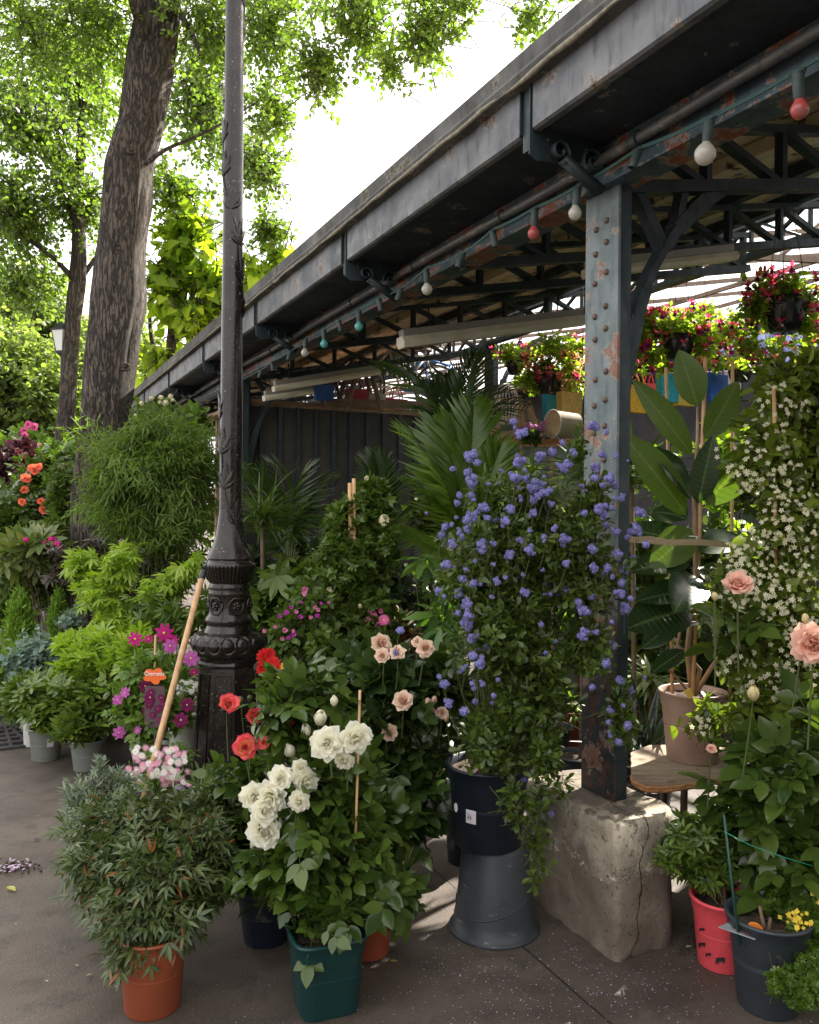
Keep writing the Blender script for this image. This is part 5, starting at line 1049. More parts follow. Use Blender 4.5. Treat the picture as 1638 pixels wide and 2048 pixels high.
# --- far left
r = plant2('bamboo', 'big soft green bamboo clump between the thick tree trunk and the lamp post', 'bamboo', 310, 6.4, char, [blob(305, 960, 120, 100, 6.4, .45), blob(330, 865, 70, 35, 6.5, .3), blob(225, 960, 50, 60, 6.3, .25), blob(390, 930, 55, 70, 6.5, .3), blob(330, 1065, 75, 40, 6.3, .3), blob(250, 1040, 45, 35, 6.2, .2), blob(280, 880, 50, 25, 6.4, .2)],
    3900, QN, .085, g_bam, r=.22, h=.4, per=9, tl=.3, nst=30, seed=31, droop=.6, shell=.1, lump=.75, wd=.42, st=.0016, up=.1, sm=stemg, fl=.8)
r = plant2('viburnum', 'shrub with cream ball flowers showing above the bamboo under the hall eave', 'shrub', 330, 7.6, blackp, [blob(330, 850, 55, 35, 7.6, .3), blob(310, 820, 45, 15, 7.6, .2), blob(390, 840, 30, 30, 7.6, .2)], 130, OVATE, .09, g_fresh, per=5, seed=32)
flowers(r, CE[:1] and [tmesh(cluster_t(60, .8, FLOR5, .4, 3, .9), 'cream_ball', PM('cream ball petal', (.75, .7, .5), (.85, .8, .62)))], 'flower_ball', [(283, 807, 6), (303, 797, 6), (322, 795, 6), (341, 793, 6), (331, 806, 7), (320, 805, 5), (271, 832, 6), (330, 838, 9), (342, 841, 8), (345, 800, 5)], 7.4)
r = plant2('lime_maple', 'bright lime Japanese maple low in front of the thick tree trunk', 'potted maple', 215, 5.9, terra, [blob(215, 1190, 60, 50, 5.8, .25), blob(250, 1120, 40, 45, 5.8, .2), blob(170, 1130, 50, 30, 5.9, .2), blob(230, 1240, 50, 25, 5.7, .2)], 170, MAPLE, .085, g_lime, r=.15, per=4, tl=.2, seed=33, droop=.3, fl=1.2, shell=.2, r0=.004)
r = plant2('yellow_maple', 'yellow green Japanese maple just left of the broom handle top', 'potted maple', 350, 5.8, terra, [blob(345, 1165, 45, 35, 5.7, .2), blob(385, 1135, 25, 20, 5.6, .15), blob(310, 1200, 45, 30, 5.6, .2)], 95, MAPLE, .085, g_lime, r=.15, per=4, tl=.2, seed=34, droop=.3, fl=1.2, shell=.2, r0=.004)
r = plant2('bronze_maple', 'dark bronze shrub in shade behind the lime maples', 'shrub', 330, 6.8, blackp, [blob(330, 1130, 80, 40, 6.8, .3), blob(150, 1130, 60, 50, 6.9, .3), blob(300, 1200, 60, 50, 6.6, .3)], 150, MAPLE, .1, LM('dark bronze leaf', (.03, .025, .018), (.07, .045, .03), .4, .2), per=5, seed=35)
r = plant2('deep_green_maple', 'low dark green maple between the broom handle and the lime choisya', 'shrub', 350, 5.4, blackp, [blob(350, 1240, 55, 45, 5.4, .2), blob(300, 1210, 50, 30, 5.5, .2), blob(410, 1220, 30, 40, 5.3, .15)], 90, MAPLE, .09, g_mid, per=4, tl=.16, seed=36)
r = plant2('choisya', 'lime choisya with whorled glossy leaves above the two green skimmias', 'potted shrub', 190, 5.6, greyp, [blob(190, 1290, 75, 35, 5.5, .25), blob(230, 1310, 60, 45, 5.4, .2), blob(160, 1330, 40, 30, 5.4, .2), blob(270, 1310, 25, 50, 5.2, .15)], 150, WHORLP, .09, g_lime, per=3, tl=.12, seed=37, fl=1.2)
r = plant2('eucalyptus', 'silvery blue eucalyptus between the small conifers and the choisya', 'potted shrub', 75, 5.9, greyp, [blob(80, 1300, 50, 45, 5.8, .2), blob(140, 1230, 25, 30, 5.9, .12), blob(40, 1330, 35, 40, 5.7, .15)], 150, QR, .035, g_euc, per=10, tl=.15, seed=38, up=.8)
for i, (x, y, rx, ry, lab) in enumerate(((40, 1240, 38, 62, 'plump light green conifer at the left edge behind the eucalyptus'), (118, 1235, 24, 55, 'slim light green conifer between the plump conifer and the lime maple'))):
    r = plant2('dwarf_conifer', lab, 'conifer', x, 6.8, greyp, [blob(x, y + ry * .45, rx, ry * .7, 6.8, rx * 6.8 / F), blob(x, y, rx * .75, ry * .8, 6.8, .1), blob(x, y - ry * .5, rx * .4, ry * .6, 6.8, .06)], 480, QN, .045, LM('conifer spray', (.11, .22, .02), (.19, .3, .03), .6, .3), per=6, tl=.1, seed=40 + i, up=1.2, droop=-.5, shell=.5, lump=.15)
r = plant2('coral_rose', 'coral red climbing rose bush at the far left', 'rose bush', 70, 8.5, char, [blob(90, 970, 60, 60, 8.4, .4), blob(50, 1040, 60, 60, 8.2, .4), blob(120, 930, 40, 40, 8.5, .3), blob(20, 1090, 50, 60, 8.2, .3)], 420, ROSEL, .13, g_rose, per=4, tl=.2, nst=12, seed=43)
flowers(r, RR, 'rose_flower', [(70, 940, 13), (78, 935, 10), (52, 958, 12), (48, 980, 9), (44, 1004, 9), (82, 1003, 9), (86, 1020, 10), (62, 936, 9)], 7.9, .3, .4); flowers(r, RBL[:1], 'rose_flower', [(130, 975, 8), (140, 976, 7), (128, 932, 8), (108, 1052, 6), (118, 1045, 6)], 7.9, .3, .4)
r = plant2('smoke_bush', 'dark purple leaved shrub at the left edge above the coral roses', 'shrub', 30, 9.6, blackp, [blob(30, 930, 45, 45, 9.5, .3), blob(45, 895, 25, 25, 9.6, .2)], 170, QW, .08, g_purp, per=8, tl=.2, seed=44)
r = plant2('pink_rose', 'pale pink rose bush above the dark purple shrub', 'rose bush', 65, 10.5, char, [blob(60, 900, 50, 50, 10.5, .4), blob(110, 920, 50, 50, 10.4, .4)], 150, ROSEL, .13, g_fresh, per=4, tl=.2, seed=45)
flowers(r, RPK, 'rose_flower', [(56, 850, 9), (68, 854, 9), (48, 862, 8), (50, 870, 7), (80, 892, 6)], 10., .3, .4, label='pink bloom')
r = plant2('cream_rose', 'cream flecked rose hedge touching the left side of the thick trunk', 'rose bush', 130, 8.0, char, [blob(130, 980, 35, 70, 7.9, .3), blob(115, 1060, 35, 50, 7.7, .3)], 210, ROSEL, .1, g_mid, per=4, tl=.18, seed=46)
r = plant2('rhododendron', 'hot pink rhododendron with long leaves left of the thick trunk base', 'potted shrub', 95, 7.2, char, [blob(90, 1090, 50, 25, 7.2, .25), blob(60, 1110, 50, 35, 7.2, .25)], 70, WHORLP, .17, LM('rhododendron leaf', (.1, .15, .04), (.18, .2, .07), .4, .25), per=3, tl=.15, seed=47)
flowers(r, HYD and [tmesh(cluster_t(40, .8, FLOR5, .5, 3, .8), 'pink_truss', PM('hot pink petal', (.7, .03, .3), (.85, .06, .4)))], 'flower_truss', [(45, 1083, 7), (52, 1080, 7), (90, 1085, 7), (107, 1080, 8), (115, 1088, 8), (118, 1095, 7), (102, 1078, 6)], 6.9, .4, .4)
for i, (x, y, rx, ry, D, lm, lab) in enumerate(((40, 1150, 70, 50, 7.6, g_mid, 'loose mid green shrub behind the small conifers'), (110, 1160, 50, 50, 7.5, g_dark, 'dark green shrub just behind the slim conifer'), (10, 1200, 40, 60, 7.9, g_fresh, 'fresh green shrub cut by the left edge beside the plump conifer'), (20, 1330, 50, 50, 6.2, g_fresh, 'light green ground shrub at the left edge above the tree grate'))):
    plant2('leafy_shrub', lab, 'shrub', x, D, char, [blob(x, y, rx, ry, D, .35), blob(x + 20, y + 40, rx * .8, ry * .8, D, .3)], 190, QL, .07, lm, per=7, tl=.2, seed=50 + i, group='green shrubs at the left of the plant stall')
r = plant2('broad_hedge', 'long low hedge of mixed green behind the roses at left', 'hedge', 60, 11.5, None, [blob(60, 950, 120, 90, 11.5, .6), blob(160, 1000, 100, 80, 11.5, .6), blob(380, 1010, 120, 80, 11.5, .6), blob(500, 1020, 60, 80, 11.5, .5), blob(0, 1050, 80, 70, 11, .5)], 1300, QL, .1, g_fresh, per=7, tl=.25, seed=56)
# --- two skimmia pots, white bucket
for (px, yb, wt, wb, hp, pm, bl, lab, sd_) in (((175), 1545, 68, 54, 62, greyp, [blob(175, 1400, 65, 45, 5.0, .2), blob(160, 1450, 40, 25, 4.9, .15), blob(215, 1420, 35, 40, 5.0, .12)], 'leafy skimmia in the right hand one of two grey green pots at left', 61), (92, 1525, 66, 54, 66, greyp, [blob(90, 1390, 55, 38, 5.2, .2), blob(60, 1380, 40, 30, 5.3, .15), blob(110, 1420, 40, 35, 5.1, .15)], 'skimmia in the grey green pot with a white sticker at left', 62), (66, 1495, 40, 34, 62, whitep, [blob(45, 1400, 35, 30, 5.6, .12)], 'small skimmia in the white pot behind the grey green pots', 63)):
    r, _ = plant('skimmia', lab, 'potted shrub', (px, yb, wt, wb, hp, pm), bl, 120 if sd_ < 63 else 40, WHORLP, .085, g_skim, stemb, per=3, tl=.13, nst=14, seed=sd_, up=.9, shell=.5, fl=1.)
    if sd_ == 62:
        o3, k3 = centre(px, yb, wb); a = math.radians(-52); n = Vector((math.cos(a), math.sin(a), -.1)); s = Vector((-n.y, n.x, 0)).normalized(); c0 = o3 + n * 31 * k3 + Zv * 42 * k3; mb = MB(); box(mb, c0, .001, 6 * k3, 8 * k3, (n.normalized(), s, n.cross(s).normalized())); mb.build('sticker', mat('price_sticker', (.6, .55, .58)), r, False)
# tree grate
def grate():
    o = G(5, 1440); th = thing('tree_grate', 'round slotted iron tree grate in the ground at the left edge', 'tree grate', o); gi = mat('worn grate iron', (.06, .055, .055), (.12, .11, .105), 20, .5, .5)
    mb = MB()
    for rr in (.22, .34, .46, .58, .70, .82): lathe(mb, [(rr, .004), (rr, .016), (rr + .035, .016), (rr + .035, .004)], o, 64)
    mb.build('ring', gi, th, False); mb = MB()
    for i in range(48): a = i * math.pi / 24; d = Vector((math.cos(a), math.sin(a), 0)); bar(mb, o + d * .22 + Zv * .009, o + d * .85 + Zv * .009, .02, .01)
    mb.build('spokes', gi, th, False); mb = MB(); lathe(mb, [(.2, .003), (.86, .003)], o, 48); mb.build('pit', mat('dark pit', (.01, .008, .006)), th)
grate()
# clematis with tag, cosmos, daisies
r = plant2('clematis', 'clematis with purple star flowers and an orange tag left of the broom handle', 'potted climber', 300, 4.35, char, [blob(290, 1350, 45, 50, 4.3, .12), blob(255, 1400, 45, 50, 4.3, .12), blob(290, 1440, 50, 50, 4.25, .12), blob(350, 1420, 30, 50, 4.35, .1)], 130, ROSEL, .075, g_fresh, per=4, tl=.12, nst=10, r0=.0025, seed=65, canes=[(gpos(309, 4.3) + Zv * .15, P(311, 1270, 4.3), .006)])
flowers(r, CL, 'clematis_flower', [(382, 1317, 18), (340, 1292, 16), (235, 1400, 12), (238, 1465, 14), (250, 1385, 12), (275, 1460, 9)], 4.15, .3, .6); flowers(r, CD, 'clematis_flower', [(374, 1410, 16), (362, 1440, 17), (290, 1372, 14), (300, 1395, 15), (316, 1410, 14), (295, 1420, 12), (312, 1380, 11)], 4.15, .3, .5, label='dark wine purple bloom')
D_ = 4.12; c0 = P(309, 1352, D_); k_ = D_ / F; star = []
for i in range(40):
    a = 2 * math.pi * i / 40; rr = (15 + 8 * abs(math.cos(a * 2.5 + .4)) ** 1.2) * k_; star.append(c0 + Vector((rr * 1.05 * math.cos(a), 0, rr * .75 * math.sin(a))))
mb = MB(); prism(mb, star, Vector((0, .0015, 0))); tg_ = mb.build('clematis_tag', mat('orange tag card', (.75, .13, .02), rough=.4), r, False)
fc = bpy.data.curves.new('tag_word', 'FONT'); fc.body = 'Clematis'; fc.size = 11.5 * k_; fc.align_x = 'CENTER'; fc.extrude = .0004
fo = bpy.data.objects.new('t', fc); C.objects.link(fo); bpy.context.view_layer.update(); me = bpy.data.meshes.new_from_object(fo.evaluated_get(bpy.context.evaluated_depsgraph_get())); bpy.data.objects.remove(fo)
wo = link('tag_word', me, tg_); me.materials.clear(); me.materials.append(mat('white print', (.8, .8, .78))); wo.location = c0 + Vector((0, -.002, 1 * k_)) - parent_loc(tg_); wo.rotation_euler = (math.radians(90), 0, 0)
mb = MB(); q = P(309, 1418, D_ + .01); prism(mb, [q + Vector((x * k_, 0, z * k_)) for x, z in ((-20, 46), (19, 46), (20, -30), (15, -37), (-14, -37), (-20, -30))], Vector((0, .0015, 0))); pc = mb.build('picture_card', mat('clear card', (.1, .06, .07), rough=.2), r, False)
for (x, y, s_) in ((302, 1385, 9), (322, 1395, 8), (298, 1410, 9), (316, 1418, 9), (325, 1408, 7), (305, 1430, 8), (320, 1440, 7)): put(pc, CD, 'printed_flower', P(x, y, D_ + .005), Vector((0, -1, 0)), s_ * k_)
mb = MB(); tube(mb, [P(309, 1455, D_ + .015), P(310, 1600, D_ + .02)], .0025, 5); mb.build('tag_stick', char, r)
r = plant2('cosmos', 'feathery cosmos with magenta yellow centred flowers behind the clematis', 'potted flower', 310, 4.75, greyp, [blob(310, 1340, 60, 50, 4.75, .15), blob(370, 1350, 30, 40, 4.7, .1)], 200, QN, .04, g_fresh, per=8, tl=.12, seed=66, up=1., sm=stemg)
flowers(r, CO, 'cosmos_flower', [(270, 1278, 16), (328, 1266, 20), (297, 1278, 10), (346, 1280, 12), (388, 1345, 10)], 4.6, .25, .3, .0022, .2)
r = plant2('white_daisy', 'white marguerite daisies in the pale pot touching the left side of the lamp base', 'potted flower', 374, 4.75, paleg, [blob(372, 1385, 24, 22, 4.7, .08), blob(365, 1420, 30, 30, 4.7, .1)], 90, QN, .03, g_fresh, r=.1, h=.24, per=7, tl=.08, seed=67, sm=stemg, z0=.15)
flowers(r, DW, 'daisy', [(352 + R.uniform(-4, 42), 1362 + R.uniform(0, 26), R.uniform(5, 7.5)) for _ in range(22)], 4.6, .8, .4)
mb = MB(); o4 = gpos(374, 4.75); box(mb, o4 + Zv * .075, .16, .11, .074); tag(mb.build('crate', mat('dark crate', (.05, .035, .03)), None, False), 'low dark box raising the pale pot of white daisies', 'crate')
r, _ = plant('pink_daisy', 'pink and white daisies in a lilac pot in front of the lamp base', 'potted flower', (318, 1668, 100, 82, 70, lilac), [blob(318, 1545, 55, 35, 3.75, .15), blob(360, 1510, 25, 25, 3.8, .1)], 220, QN, .03, g_fresh, stemg, per=7, tl=.09, nst=14, r0=.002, seed=68)
dl = [(318 + 62 * math.cos(R.uniform(0, 6.28)) * R.random() ** .5, 1530 + 42 * math.sin(R.uniform(0, 6.28)) * R.random() ** .5, R.uniform(5.5, 8.5)) for _ in range(90)]
flowers(r, DW, 'daisy', dl[:42], 3.62, .9, .5, jd=.12); flowers(r, DP, 'daisy', dl[42:], 3.62, .9, .5, label='pink daisy bloom', jd=.12)

# --- middle, right of the lamp post
def fronds(name, label, cat, o, lst, ls_mat, h, pm=char, r=.16, seed=0, tms=None, D=None, group=None):
    root = thing(name, label, cat, o, group); pot(root, o, r, r * .8, .28, pm, seg=28); S = MB(); L = []
    for i, (x0, y0, x1, y1, d0, d1) in enumerate(lst):
        a = P(x0, y0, d0); b = P(x1, y1, d1); d = b - a; ln = d.length; tm = tms[i % len(tms)]
        tube(S, curve(o + Zv * .25 + Vector((R.uniform(-.03, .03), R.uniform(-.03, .03), 0)), (o + a) / 2 + Zv * .2, a, 8), [.011] * 4 + [.006] * 4, 6)
        mb = MB(); up = Vector((-d.x * .3, -.35 + R.uniform(-.3, .3), 1)); up = up - d.normalized() * up.dot(d.normalized())
        dd = d.normalized() + up.normalized() * .32
        scatter(mb, tm, [tuple(a)], [tuple(dd)], [tuple(up.normalized())], [ln * 1.05]); mb.build('frond', ls_mat, root)
    S.build('stalks', stemg, root); return root
FT = [frond_t(26, .5, .42, .55, s, .016) for s in range(4)]; FT2 = [frond_t(18, .8, .45, .75, s + 5, .02) for s in range(2)]
fronds('kentia_palm', 'tall kentia palm with sunlit fanning fronds between the mesh screen and the blue shrub', 'palm', gpos(905, 5.0),
    [(925, 1110, 770, 885, 5.0, 4.8), (925, 1100, 790, 985, 5.0, 4.7), (930, 1100, 855, 860, 5.0, 5.2), (935, 1100, 945, 830, 5.0, 5.3), (940, 1110, 1010, 900, 5.0, 5.1), (930, 1120, 840, 1010, 4.9, 4.6), (940, 1120, 985, 980, 4.9, 4.7), (930, 1120, 890, 930, 5.0, 5.0), (925, 1100, 815, 925, 5.0, 5.1), (930, 1140, 780, 1090, 4.9, 4.7), (920, 1090, 880, 850, 5.1, 5.2)], LM('kentia leaf', (.07, .13, .02), (.13, .2, .03), .3, .5), 0, seed=1, tms=FT)
fronds('dark_palm', 'taller dark palm whose fronds arch against the glass roof beside the strip light', 'palm', gpos(915, 5.6),
    [(905, 900, 780, 720, 5.6, 5.4), (910, 900, 860, 760, 5.6, 5.6), (915, 890, 960, 720, 5.6, 5.7), (915, 890, 1010, 770, 5.6, 5.5), (915, 890, 1050, 800, 5.6, 5.5), (905, 900, 820, 830, 5.6, 5.3), (920, 900, 1000, 900, 5.6, 5.3), (910, 880, 890, 740, 5.6, 5.8), (905, 900, 840, 900, 5.6, 5.2)], g_palm, 0, seed=2, tms=FT2 + FT[:1])
fronds('shade_palm', 'dark glossy palm in the shade right of the lamp post below the mesh screen', 'palm', gpos(575, 6.2),
    [(575, 1080, 500, 940, 6.2, 6.0), (575, 1080, 545, 920, 6.2, 6.1), (580, 1080, 610, 925, 6.2, 6.1), (585, 1080, 660, 950, 6.2, 6.1), (570, 1100, 495, 1030, 6.2, 6.0), (590, 1090, 670, 1010, 6.2, 6.0), (580, 1100, 620, 1010, 6.2, 6.0)], g_palm, 0, seed=3, tms=FT2)
fronds('corner_palm', 'small dark palm in front of the right half of the mesh screen', 'palm', gpos(770, 5.8),
    [(770, 1060, 700, 930, 5.8, 5.7), (770, 1060, 740, 910, 5.8, 5.8), (775, 1060, 790, 920, 5.8, 5.8), (775, 1060, 830, 950, 5.8, 5.7), (775, 1070, 850, 1020, 5.8, 5.6)], g_palm, 0, seed=4, tms=FT)
def blades(name, label, cat, o, c, n, L, wdt, lm, droop=.6, seed=0, up=.6, pm=char, spread=1., tm=None, pr=.13, front=0.):
    root = thing(name, label, cat, o); pot(root, o, pr, pr * .8, .24, pm, seg=24); rr = np.random.default_rng(seed); mb = MB()
    d = nz(rr.normal(size=(n, 3)) * np.array([spread, spread, .3]) + np.array([0, -front, up])); d[:, 2] = np.abs(d[:, 2]); d = nz(d)
    pos = np.array(tuple(c)) + rr.normal(size=(n, 3)) * np.array([.02, .02, .04]); scatter(mb, tm or blade_t(.04, droop), pos, d, nz(np.array([0, 0, 1.]) + rr.normal(size=(n, 3)) * .15), L * (.7 + .5 * rr.random(n)), L * wdt); mb.build('blades', lm, root)
    mb = MB(); tube(mb, curve(o + Zv * .2, (o + c) / 2 + Vector((.02, 0, 0)), c, 6), .013, 7); mb.build('stem', stemb, root); return root
blades('fountain_grass', 'arching dark grass tuft immediately right of the lamp post neck', 'grass', gpos(520, 5.4), P(525, 1040, 5.2), 170, .45, .3, g_dark, .95, 1, .55)
blades('spider_plant', 'pale striped spider plant behind the top of the blue flowers', 'potted plant', gpos(1010, 6.0), P(1010, 960, 6.0), 90, .4, .6, g_cream, .8, 2, .5)
blades('striped_grass', 'white striped arching leaves just left of the iron column', 'potted plant', gpos(1105, 5.2), P(1105, 1010, 5.2), 70, .4, .6, g_cream, .7, 3, .5)
blades('dracaena', 'spiky sword leaved dracaena leaning out left of the iron column', 'potted plant', gpos(1165, 4.6), P(1165, 950, 4.6), 34, .42, .8, g_dark, .2, 4, .35)
blades('yucca', 'spiky dark yucca filling the gap between the iron column and the rubber plant', 'potted plant', gpos(1270, 4.5), P(1262, 960, 4.5), 46, .42, .8, g_dark, .25, 5, .3)
blades('cordyline', 'low black green spiky plant behind the taupe pot', 'potted plant', gpos(1295, 4.1), P(1290, 1520, 4.1), 70, .38, .7, LM('black green blade', (.008, .015, .01), (.018, .03, .018), .35, .1), .12, 6, .9)
blades('variegated_dracaena', 'yellow green striped plant seen low behind the column', 'potted plant', gpos(1300, 5.0), P(1300, 1370, 5.0), 60, .3, 1., g_cream, .5, 7, .5)
blades('floor_bromeliad', 'small bright green plant in an orange pot on the floor left of the column', 'potted plant', gpos(1150, 5.6), gpos(1150, 5.6) + Zv * .25, 26, .28, .8, g_fresh, .5, 8, .6, pm=terra, pr=.08)
r = plant2('jasmine_column', 'tall clipped column of small leaved jasmine tied to canes, behind the white roses', 'potted climber', 700, 4.6, char, [blob(700, 1040, 55, 55, 4.6, .15), blob(745, 1010, 45, 45, 4.6, .12), blob(700, 1130, 70, 80, 4.55, .2), blob(770, 1090, 30, 60, 4.6, .12), blob(720, 1240, 80, 70, 4.5, .2), blob(730, 1330, 60, 60, 4.4, .18), blob(740, 970, 25, 15, 4.6, .08)],
    950, WHORLO, .042, g_mid, per=4, tl=.12, nst=16, seed=70, shell=.45, up=.4, canes=[(P(703, 1300, 4.5), P(700, 966, 4.5), .012), (P(709, 1300, 4.5), P(708, 957, 4.5), .011)])
flowers(r, JCL, 'jasmine_cluster', [(768, 1040, 15), (733, 956, 7), (660, 1180, 9), (640, 1178, 8), (615, 1185, 8), (720, 1212, 6), (812, 1130, 5)], 4.35, .4, .3)
r = plant2('bougainvillea', 'pink bougainvillea between the lamp post and the jasmine column', 'potted climber', 590, 4.3, char, [blob(590, 1250, 50, 50, 4.3, .14), blob(620, 1200, 45, 40, 4.3, .12), blob(570, 1290, 35, 40, 4.3, .12), blob(650, 1290, 45, 50, 4.2, .12)], 210, QL, .045, g_mid, per=7, tl=.11, seed=71)
bm = [tmesh(toX(join(*[xf(leaf_t([(0, 0), (.3, .3), (.65, .3), (1, 0)], .3, .25), 1, rz=i * 2.094, ry=-.9) for i in range(3)])), 'bract', p_) for p_ in (PM('pink bract', (.6, .15, .4), (.8, .35, .55)), PM('violet bract', (.5, .05, .45), (.65, .1, .55)))]
BRX = [(605, 1180, 12), (613, 1190, 10), (575, 1228, 10), (590, 1225, 8), (598, 1233, 9), (622, 1235, 8), (638, 1233, 9), (580, 1215, 7), (560, 1232, 8), (568, 1260, 10), (550, 1255, 7), (530, 1262, 8), (585, 1270, 10), (578, 1278, 8), (563, 1280, 8), (632, 1215, 8), (645, 1207, 6), (600, 1205, 6), (655, 1205, 6), (590, 1262, 7), (640, 1222, 8)]
flowers(r, bm, 'bract', [(x, y, s * 1.45) for x, y, s in BRX], 4.05, .3, .5, jd=.06)
r = plant2('fatsia', 'large lobed fatsia leaves just right of the lamp post drum', 'potted plant', 565, 5.1, char, [blob(565, 1170, 45, 30, 5.0, .15), blob(530, 1200, 30, 40, 5.0, .15), blob(590, 1130, 60, 30, 5.2, .2), blob(540, 1250, 30, 50, 5.0, .15)], 26, palmate(7, 2.2, leaf_t([(0, .05), (.3, .16), (.65, .15), (1, 0)], .05, -.2)), .15, g_mid, per=3, tl=.2, seed=72, fl=1.5, droop=.2)
r = plant2('red_dahlia', 'bright red dahlia beside the lamp base', 'potted flower', 545, 3.9, char, [blob(545, 1370, 35, 35, 3.9, .1), blob(560, 1400, 40, 50, 3.85, .1)], 60, OVATE, .06, g_mid, per=5, tl=.1, seed=73)
flowers(r, DAH, 'dahlia_flower', [(532, 1315, 20), (545, 1330, 18), (528, 1338, 16), (540, 1308, 12)], 3.75, .3, .4); flowers(r, disc_m('yellow_flower', 10, PETW, p_yell, p_yel, layers=2), 'yellow_flower', [(565, 1338, 13), (556, 1350, 10), (572, 1362, 9)], 3.72, .4, .4, label='yellow orange bloom')
r = plant2('umbrella_tree', 'umbrella tree with big drooping pointed leaves beside the blue flowering shrub', 'potted plant', 860, 4.4, char, [blob(860, 1120, 30, 25, 4.4, .1), blob(885, 1190, 30, 50, 4.3, .1), blob(900, 1250, 30, 30, 4.25, .1), blob(840, 1150, 25, 30, 4.3, .08)], 7, PALM5, .2, LM('umbrella leaf', (.06, .12, .04), (.12, .22, .03), .35, .35), per=2, tl=.1, seed=74, droop=.5, fl=1.5, sm=stemg)
blades('calathea', 'bronze brown calathea with wavy leaves behind the blush roses', 'potted plant', gpos(810, 4.6), P(812, 1290, 4.6), 22, .24, 2.6, g_brown, .3, 9, .7, front=.3)
r = blades('pampas_tuft', 'cream feathery dried grass tuft above the bronze calathea', 'dried grass', gpos(790, 4.9), P(800, 1235, 4.85), 12, .14, 1.6, LM('dried plume', (.6, .5, .36), (.75, .65, .5), .8, .3), .2, 10, 1.2)
r = plant2('pink_gerbera', 'pink gerbera plant next to the bronze calathea', 'potted flower', 750, 4.5, char, [blob(755, 1270, 30, 20, 4.5, .1)], 18, OVATE, .1, g_mid, per=4, seed=75)
flowers(r, GB, 'gerbera_flower', [(768, 1240, 12), (748, 1232, 8), (742, 1220, 8), (737, 1240, 7), (755, 1250, 7), (762, 1222, 6)], 4.35, .3, .4, .003, .1)
# filler plants under the hall, each its own
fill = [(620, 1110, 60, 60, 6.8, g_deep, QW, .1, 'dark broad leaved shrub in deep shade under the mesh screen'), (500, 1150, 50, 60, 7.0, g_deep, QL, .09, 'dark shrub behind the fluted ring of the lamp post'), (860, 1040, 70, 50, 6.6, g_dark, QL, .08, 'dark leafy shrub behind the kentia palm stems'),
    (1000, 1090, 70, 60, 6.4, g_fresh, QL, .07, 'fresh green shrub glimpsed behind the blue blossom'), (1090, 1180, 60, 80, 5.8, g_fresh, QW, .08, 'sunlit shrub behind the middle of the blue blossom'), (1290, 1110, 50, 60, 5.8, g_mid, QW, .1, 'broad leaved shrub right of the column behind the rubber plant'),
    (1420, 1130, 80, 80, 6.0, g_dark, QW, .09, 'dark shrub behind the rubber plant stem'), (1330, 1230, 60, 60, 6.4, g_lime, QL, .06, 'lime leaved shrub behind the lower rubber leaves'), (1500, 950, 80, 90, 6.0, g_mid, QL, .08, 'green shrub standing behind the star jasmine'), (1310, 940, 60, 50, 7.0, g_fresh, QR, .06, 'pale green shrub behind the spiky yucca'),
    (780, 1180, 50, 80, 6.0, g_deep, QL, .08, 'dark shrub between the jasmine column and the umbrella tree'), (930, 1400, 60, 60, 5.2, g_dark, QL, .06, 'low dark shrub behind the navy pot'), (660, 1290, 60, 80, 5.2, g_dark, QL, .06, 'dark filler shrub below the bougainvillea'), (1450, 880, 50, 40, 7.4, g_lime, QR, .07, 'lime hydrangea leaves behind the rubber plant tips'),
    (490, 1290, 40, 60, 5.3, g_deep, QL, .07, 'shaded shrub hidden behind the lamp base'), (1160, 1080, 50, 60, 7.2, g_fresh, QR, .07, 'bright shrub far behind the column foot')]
for i, (x, y, rx, ry, D, lm, tm, ls, lab) in enumerate(fill):
    bl = [blob(x, y, rx, ry, D, .3)]; zb = P(x, y + ry, D).z
    if zb > .55: bl.append((gpos(x, D) + Zv * (zb * .55), rx * D / F * .8, .28, zb * .42))
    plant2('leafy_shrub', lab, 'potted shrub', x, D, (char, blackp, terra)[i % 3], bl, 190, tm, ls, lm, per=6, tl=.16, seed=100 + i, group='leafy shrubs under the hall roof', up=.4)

for i, (x, y, h_) in enumerate(((2.5, 3.3, 1.5), (2.35, 3.75, 1.3), (3.3, 5.1, 2.4), (2.45, 2.6, 1.3), (4.2, 4.5, 2.6), (3.3, 3.0, 1.9))):  # unseen shrubs added outside the frame to block low sun
    oo = Vector((x, y, 0)); plant2('blocker_shrub', ('unseen sun blocking shrub beyond the right edge nearest the yellow broom', 'unseen sun blocking shrub second in the row beyond the right edge', 'unseen sun blocking shrub at the back of the row beyond the right edge', 'unseen sun blocking shrub closest to the camera beyond the right edge', 'largest unseen sun blocking shrub deep inside the hall beyond the right edge', 'middle unseen sun blocking shrub of the group beyond the right edge')[i], 'potted shrub', PX0 + F * x / y, y, char, [(oo + Zv * h_ * .72, .42, .42, h_ * .32), (oo + Zv * h_ * .4, .35, .35, h_ * .25)], 330, QL, .11, g_mid, per=7, tl=.22, seed=140 + i, group='tall shrubs beyond the right edge')
def sun_blocker():  # unseen box added to keep sun patches off the front ground
    th = thing('sun_blocker_box', 'tall unseen timber box added as cupboard beyond the right edge', 'sun_blocker', Vector((3.2, 4.4, 0))); m = mat('painted cupboard timber', (.05, .09, .08), (.08, .12, .1), 6, .6)
    mb = MB(); box(mb, (3.2, 4.4, 1.3), .45, .85, 1.3); mb.build('carcass', m, th, False)
    for s_ in (-1, 1): mb = MB(); box(mb, (2.737, 4.4 + s_ * .42, 1.3), .012, .4, 1.2); mb.build('door', m, th, False)
    mb = MB(); box(mb, (3.2, 4.4, 2.63), .5, .9, .025); mb.build('top', m, th, False)
sun_blocker()
